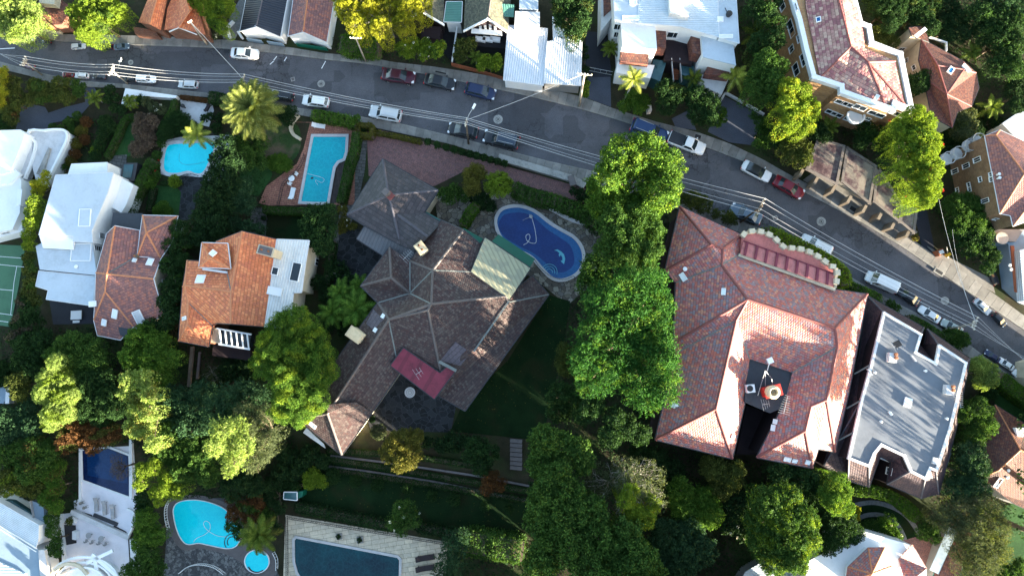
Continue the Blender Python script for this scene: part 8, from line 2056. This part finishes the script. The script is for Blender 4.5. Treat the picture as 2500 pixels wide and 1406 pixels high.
T_('shrub', 'dark shrubs between the pale patio and the round palm', [(500, 290, 12), (515, 285, 12), (540, 290, 16), (530, 315, 16)], 2, 'deep', 'shrub', clump=.3)
# palms
palm('date_palm', 'large round sunlit date palm beside the street', 612, 264, 74, 9, 'date', nf=105, droop=.4, dead=10, dens=34, leafw=.035)
palm('palm', 'pale feathery palm leaning over the bright garden pool', 482, 332, 42, 6, 'palm_pale', nf=15, droop=.5)
palm('palm', 'shaggy yellowing palm above the small spa', 632, 1305, 50, 5.5, 'palm', nf=26, dead=6)
palm('palm', 'bright sunlit palm in front of the white modern flats, left', 1546, 195, 38, 6.5, 'palm_pale', base=(1520, 255), nf=13)
palm('palm', 'sunlit palm at the right corner of the white modern flats', 1796, 190, 40, 6.5, 'palm_pale', base=(1775, 222), nf=12)
palm('palm', 'shaded green palm below the stair of the white modern flats', 1693, 192, 30, 4, 'palm', nf=11)
palm('palm', 'dark palm among the trees right of the white modern flats', 1850, 82, 42, 7, 'palm', nf=14)
palm('palm', 'small dark palm below the brick flats balcony', 2022, 310, 32, 4, 'palm', nf=13)
palm('palm', 'dark palm at the right edge between rust house and white roof', 2420, 262, 34, 6, 'palm', nf=14)
palm('palm', 'pale leafed palm in the upper right woods', 2372, 128, 30, 7, 'palm', nf=14)
palm('small_palm', 'spiky small palm beside the driveway wall of the white flats', 1490, 118, 24, 3.5, 'palm', nf=22, cat='palm', droop=.6)
palm('small_palm', 'small palm in the garden of the shingle cottage', 1160, 140, 22, 3, 'palm', nf=12, cat='palm')
# ---- top edge
T_('tree', 'huge washed out pale tree at the top left corner', [(30, 20, 44), (75, 30, 36), (20, 65, 40), (60, 75, 38), (85, 60, 26), (0, 30, 40), (35, 90, 22)], 13, 'cream', leaf=.14, clump=.5, mix=('lime', .4))  # washed-out glow on this crown put into its cream leaf colour
T_('tree', 'big lime green tree overhanging the parked cars at upper left', [(220, 20, 40), (265, 15, 36), (200, 55, 32), (240, 60, 38), (285, 40, 30), (225, 90, 28), (205, 85, 22), (180, 30, 20), (300, 25, 20)], 12, 'lime', leaf=.14, clump=.45, mix=('green', .6))
T_('shrub', 'orange red flowering bush beside the terracotta wall, top left', [(110, 55, 14), (125, 65, 12), (100, 45, 12)], 3.5, 'yellow', 'shrub', clump=.3, flowers=('flower_red', 10))
T_('conifer', 'sunlit conifer hedge between the orange cottage and the driveway', [(485, 0, 30), (510, 20, 32), (530, 50, 28), (545, 70, 20), (500, -20, 34), (530, 10, 30), (555, 20, 24), (550, 0, 26)], 8, 'lime', cat='conifer', leaf=.13, clump=.35, mix=('green', .5))
T_('shrub', 'grey leaved low shrubs along the driveway edge', [(535, 80, 9), (545, 60, 8), (525, 92, 8), (555, 45, 7)], 1.5, 'grey', 'shrub', leaf=.1, clump=.2, flowers=('flower_white', 10))
T_('tree', 'large yellow sunlit open tree with pale bare branches at the top', [(850, 25, 40), (900, 10, 44), (950, 25, 44), (870, 60, 32), (1000, 25, 40), (985, 60, 34), (930, 70, 32), (1030, 10, 30), (840, -10, 40), (900, -30, 40), (960, -30, 40)], 13, 'yellow', leaf=.15, clump=.5, twigs=8, bark='pale_bark', gap=.1, mix=('ochre', .5))
Hd('square leafy hedge block beside the red roofed garage', [(838, 105), (880, 110), (915, 112)], 52, 2.6, 'fresh', leaf=.14, soft=.3)
T_('tree', 'white blossomed sunlit shrub tree in front of the gabled cottage', [(985, 120, 22), (1010, 112, 22), (1040, 118, 24), (1065, 128, 22), (1035, 135, 18), (1000, 132, 16), (1075, 115, 16)], 5.5, 'lime', leaf=.13, clump=.35, flowers=('flower_white', 12), mix=('green', .5))
T_('shrub', 'leafy shrub tree in front of the shingle cottage, left', [(1130, 115, 24), (1150, 108, 18), (1125, 140, 20)], 4.5, 'olive', 'shrub', clump=.35)
T_('shrub', 'sunlit lime shrub by the timber fence and carport', [(1185, 150, 20), (1210, 160, 20), (1215, 145, 14), (1175, 165, 14)], 4.5, 'lime', 'shrub', clump=.35)
T_('tree', 'dark tree with sunlit top between the carport and the white flats', [(1375, 15, 34), (1420, 15, 34), (1380, 50, 34), (1415, 55, 32), (1400, 82, 26), (1400, -20, 36)], 11, 'dark', clump=.45, mix=('olive', .6))
T_('shrub', 'sunlit narrow shrub beside the thick timber pole', [(1428, 218, 12), (1430, 232, 9), (1434, 205, 8)], 3, 'lime', 'shrub', clump=.25)
T_('shrub', 'bright shrub at the foot of the left sunlit palm', [(1545, 240, 24), (1570, 250, 22), (1525, 260, 20), (1560, 268, 18)], 3.2, 'fresh', 'shrub', clump=.35, leaf=.15)
T_('tree', 'dense round tree on the verge, left of a matching darker one', [(1625, 225, 34), (1650, 235, 30), (1625, 260, 28)], 6, 'dark', leaf=.12, clump=.4, mix=('olive', .5))
T_('tree', 'dense round dark tree on the verge right of its olive neighbour', [(1700, 240, 36), (1730, 255, 32), (1705, 280, 32), (1735, 290, 20)], 6, 'dark', leaf=.12, clump=.4)
T_('shrub', 'light leaved shrub between the round trees and the driveway', [(1760, 275, 16), (1750, 300, 14), (1765, 290, 12)], 2.6, 'fresh', 'shrub', clump=.3)
T_('shrub', 'dark foliage strip beside the driveway of the white flats', [(1428, 140, 10), (1430, 170, 10), (1425, 120, 12), (1428, 190, 10)], 3, 'deep', 'shrub', clump=.3)
T_('tree', 'dark tall tree beside the brick flats left wall, upper', [(1870, 40, 34), (1895, 60, 28), (1855, 110, 34), (1890, 100, 30), (1840, 20, 26), (1880, 0, 34)], 13, 'dark', clump=.45, mix=('green', .6))
T_('tree', 'dark tree beside the brick flats left wall, lower', [(1870, 150, 34), (1900, 165, 28), (1850, 190, 32), (1885, 200, 34), (1840, 215, 24), (1870, 230, 28)], 13, 'green', clump=.45)
T_('tree', 'yellow green sunlit tree at the corner of the brick flats', [(1925, 215, 30), (1955, 225, 30), (1975, 260, 26), (1920, 260, 30), (1950, 280, 32), (1985, 285, 18), (1930, 300, 28), (1965, 310, 26)], 14, 'lime', clump=.45, mix=('yellow', .35))
T_('tree', 'olive tree at the left end of the brick garages', [(1940, 345, 28), (1960, 365, 26), (1935, 380, 26), (1965, 390, 20), (1920, 360, 20)], 7, 'olive', clump=.42)
T_('shrub', 'leafy bushes between the driveway and the olive tree', [(1855, 300, 18), (1860, 330, 20), (1870, 350, 16), (1850, 350, 14), (1840, 285, 12)], 3.4, 'green', 'shrub', clump=.35)
T_('tree', 'dark tree behind the left garages', [(1990, 320, 26), (2010, 335, 20), (1895, 320, 24), (1900, 350, 20)], 5, 'deep', clump=.4)
T_('tree', 'large sunlit tree with red flowers behind the brick garages', [(2230, 285, 32), (2255, 300, 30), (2200, 320, 32), (2245, 335, 36), (2270, 350, 30), (2215, 365, 34), (2255, 385, 34), (2280, 410, 26), (2235, 415, 32), (2265, 445, 32), (2252, 462, 26), (2275, 470, 24), (2262, 492, 22), (2205, 410, 22)], 17, 'lime', clump=.45, leaf=.15, mix=('fresh', .6), flowers=('flower_red', 12))  # some of the sunlight on this crown is put into its lime leaves
T_('tree', 'dark undergrowth tree between the brick flats and the garages', [(2110, 325, 30), (2145, 335, 30), (2165, 365, 26), (2100, 350, 20), (2175, 335, 26)], 6, 'dark', clump=.42, mix=('green', .5))
T_('tree', 'dark shrub between the brick flats and the rust roofed house', [(2140, 80, 18), (2160, 92, 22), (2180, 105, 18), (2150, 110, 16)], 8, 'olive', clump=.38, mix=('lime', .4))
T_('tree', 'dark green tree in the top right woods, first from the left', [(2150, 20, 34), (2180, 40, 34), (2130, -10, 34), (2190, 5, 34), (2170, 65, 22)], 11, 'dark', clump=.45)
T_('tree', 'olive green tree in the top right woods above the rust house', [(2225, 20, 34), (2250, 45, 32), (2270, 15, 30), (2240, -15, 34), (2275, 70, 22)], 11, 'dark', clump=.45, mix=('olive', .5))
T_('tree', 'dark tree in the top right woods beside the pale leafed palm', [(2310, 20, 32), (2330, 50, 32), (2300, 60, 28), (2345, 85, 26), (2310, 90, 22)], 9, 'deep', clump=.45)
T_('tree', 'largest rounded tree of the top right woods', [(2390, 40, 38), (2430, 50, 38), (2400, 85, 36), (2440, 95, 38), (2465, 60, 34), (2450, 140, 36), (2480, 110, 34), (2470, 170, 34), (2430, 165, 28)], 12, 'dark', clump=.5, mix=('green', .4))
T_('tree', 'fine leaved tree at the top right corner', [(2440, 5, 34), (2480, 15, 36), (2500, 50, 30), (2400, -10, 34)], 11, 'blue', clump=.45)
T_('tree', 'dark tree at the right edge above the dark palm', [(2490, 200, 34), (2470, 220, 28), (2500, 240, 28), (2480, 260, 22)], 8, 'deep', clump=.45)
T_('conifer', 'dark leaning conifer in front of the rust roofed house', [(2245, 195, 20), (2262, 185, 20), (2285, 178, 16), (2240, 215, 20), (2225, 195, 14), (2255, 210, 16)], 9, 'dark', cat='conifer', leaf=.16, clump=.36)
T_('tree', 'olive tree below the rust roofed house', [(2345, 290, 26), (2360, 305, 26), (2340, 325, 26), (2365, 335, 20), (2370, 280, 16)], 7, 'grey', clump=.4, mix=('olive', .5))
T_('shrub', 'dark shrubs between the olive tree and the corner flats', [(2310, 335, 26), (2330, 350, 22), (2385, 315, 22), (2400, 280, 20), (2300, 360, 20), (2430, 300, 18)], 3, 'deep', 'shrub', clump=.4)
T_('tree', 'green tree in front of the corner flats, upper', [(2330, 500, 30), (2360, 500, 32), (2385, 515, 30), (2345, 530, 32), (2380, 545, 32)], 8, 'green', clump=.45)
T_('tree', 'green tree in front of the corner flats, lower', [(2335, 560, 28), (2370, 575, 32), (2400, 570, 26), (2360, 605, 28), (2395, 610, 28), (2420, 630, 22), (2410, 655, 18)], 7, 'dark', clump=.45, mix=('green', .6))
# unseen trees, added past the right edge to shade the flat roof
for q, z in (((2660, 1060, 70), 17), ((2660, 1210, 70), 17), ((2640, 1330, 55), 16)):
    T_('tree', 'unseen tree added at the right to cast shade, %s of three' % {1060: 'upper', 1210: 'middle', 1330: 'lower'}[q[1]], [q, (q[0] + 50, q[1] + 30, 50)], z, 'dark', k=1.0, leaf=.3)
# ground cover where the gardens are too thick to count
def cover(name, label, polys, pal, n, leaf, zmax, z0=.05):
    pts = []
    for poly in polys:
        W2 = [P(x, y, 0) for x, y in poly]; xs = [p.x for p in W2]; ys = [p.y for p in W2]
        A = (max(xs) - min(xs)) * (max(ys) - min(ys)); m = int(A * n)
        q = np.column_stack([RNG.uniform(min(xs), max(xs), m), RNG.uniform(min(ys), max(ys), m)])
        lp = [(p.x, p.y) for p in W2]
        ok = np.array([pip(a, b, lp) for a, b in q]); q = q[ok] if len(q) else q
        z = (np.sin(q[:, 0] * 1.3) * np.cos(q[:, 1] * 1.1 + q[:, 0] * .4) * .5 + .5) * zmax * RNG.uniform(.3, 1, len(q)) + z0
        pts.append(np.column_stack([q, z]))
    pts = np.concatenate(pts); nr = np.tile([0, 0, 1.0], (len(pts), 1))
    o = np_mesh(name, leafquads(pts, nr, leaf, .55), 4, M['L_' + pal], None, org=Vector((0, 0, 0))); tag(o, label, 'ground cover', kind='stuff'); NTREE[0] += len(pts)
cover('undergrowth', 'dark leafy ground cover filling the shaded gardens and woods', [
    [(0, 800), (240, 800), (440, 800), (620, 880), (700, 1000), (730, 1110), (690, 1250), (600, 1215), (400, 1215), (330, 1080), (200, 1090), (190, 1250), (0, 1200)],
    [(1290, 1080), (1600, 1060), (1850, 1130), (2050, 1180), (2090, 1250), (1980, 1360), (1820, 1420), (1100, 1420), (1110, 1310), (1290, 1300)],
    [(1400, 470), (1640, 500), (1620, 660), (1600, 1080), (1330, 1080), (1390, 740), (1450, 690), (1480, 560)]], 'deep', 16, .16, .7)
cover('undergrowth', 'mid green ground cover in the upper gardens and right hand woods', [
    [(1800, 0), (1960, 0), (1980, 200), (2180, 300), (2300, 350), (2290, 520), (2240, 520), (2060, 350), (1980, 330), (1900, 400), (1840, 370), (1860, 280), (1800, 230)],
    [(2100, 0), (2500, 0), (2500, 330), (2440, 350), (2300, 360), (2200, 250), (2180, 110)],
    [(2270, 480), (2420, 520), (2440, 600), (2420, 680), (2330, 620), (2290, 560)],
    [(2300, 1000), (2420, 960), (2400, 1180), (2480, 1240), (2440, 1420), (2270, 1420), (2300, 1300), (2260, 1200)],
    [(0, 180), (60, 190), (50, 300), (0, 310)], [(560, 330), (640, 330), (650, 500), (620, 560), (520, 590), (470, 580), (500, 440)],
    [(800, 120), (960, 150), (1100, 160), (1230, 190), (1230, 110), (1080, 100), (800, 90)], [(150, 300), (300, 280), (260, 400), (160, 430)]], 'dark', 11, .15, .5)
def band(line, w):
    return line + [(x, y + w) for x, y in line[::-1]]
cover('leaf_litter', 'fallen leaves scattered along the gutters and over the lawns', [band(UK[1:-1], 9), band([(x, y - 9) for x, y in LK[1:-1]], 9)], 'ochre', 1.6, .07, .02, .062)
cover('leaf_litter', 'fallen leaves on the footpaths beside the street', [band([(x, y - 14) for x, y in UK[1:-1]], 13), band(LK[1:-1], 14)], 'ochre', .8, .07, .02, .19)
cover('leaf_litter', 'fallen leaves on the shaded lawns and courtyards', [[(1340, 720), (1392, 735), (1340, 1000), (1100, 1052), (1240, 880)], [(895, 330), (1120, 378), (1400, 450), (1400, 480), (1060, 450), (900, 430)], [(800, 1105), (1290, 1225), (1290, 1300), (740, 1235)], [(640, 300), (730, 300), (640, 480), (600, 420)]], 'ochre', .9, .08, .02, .12)
print("leaves", NTREE[0])
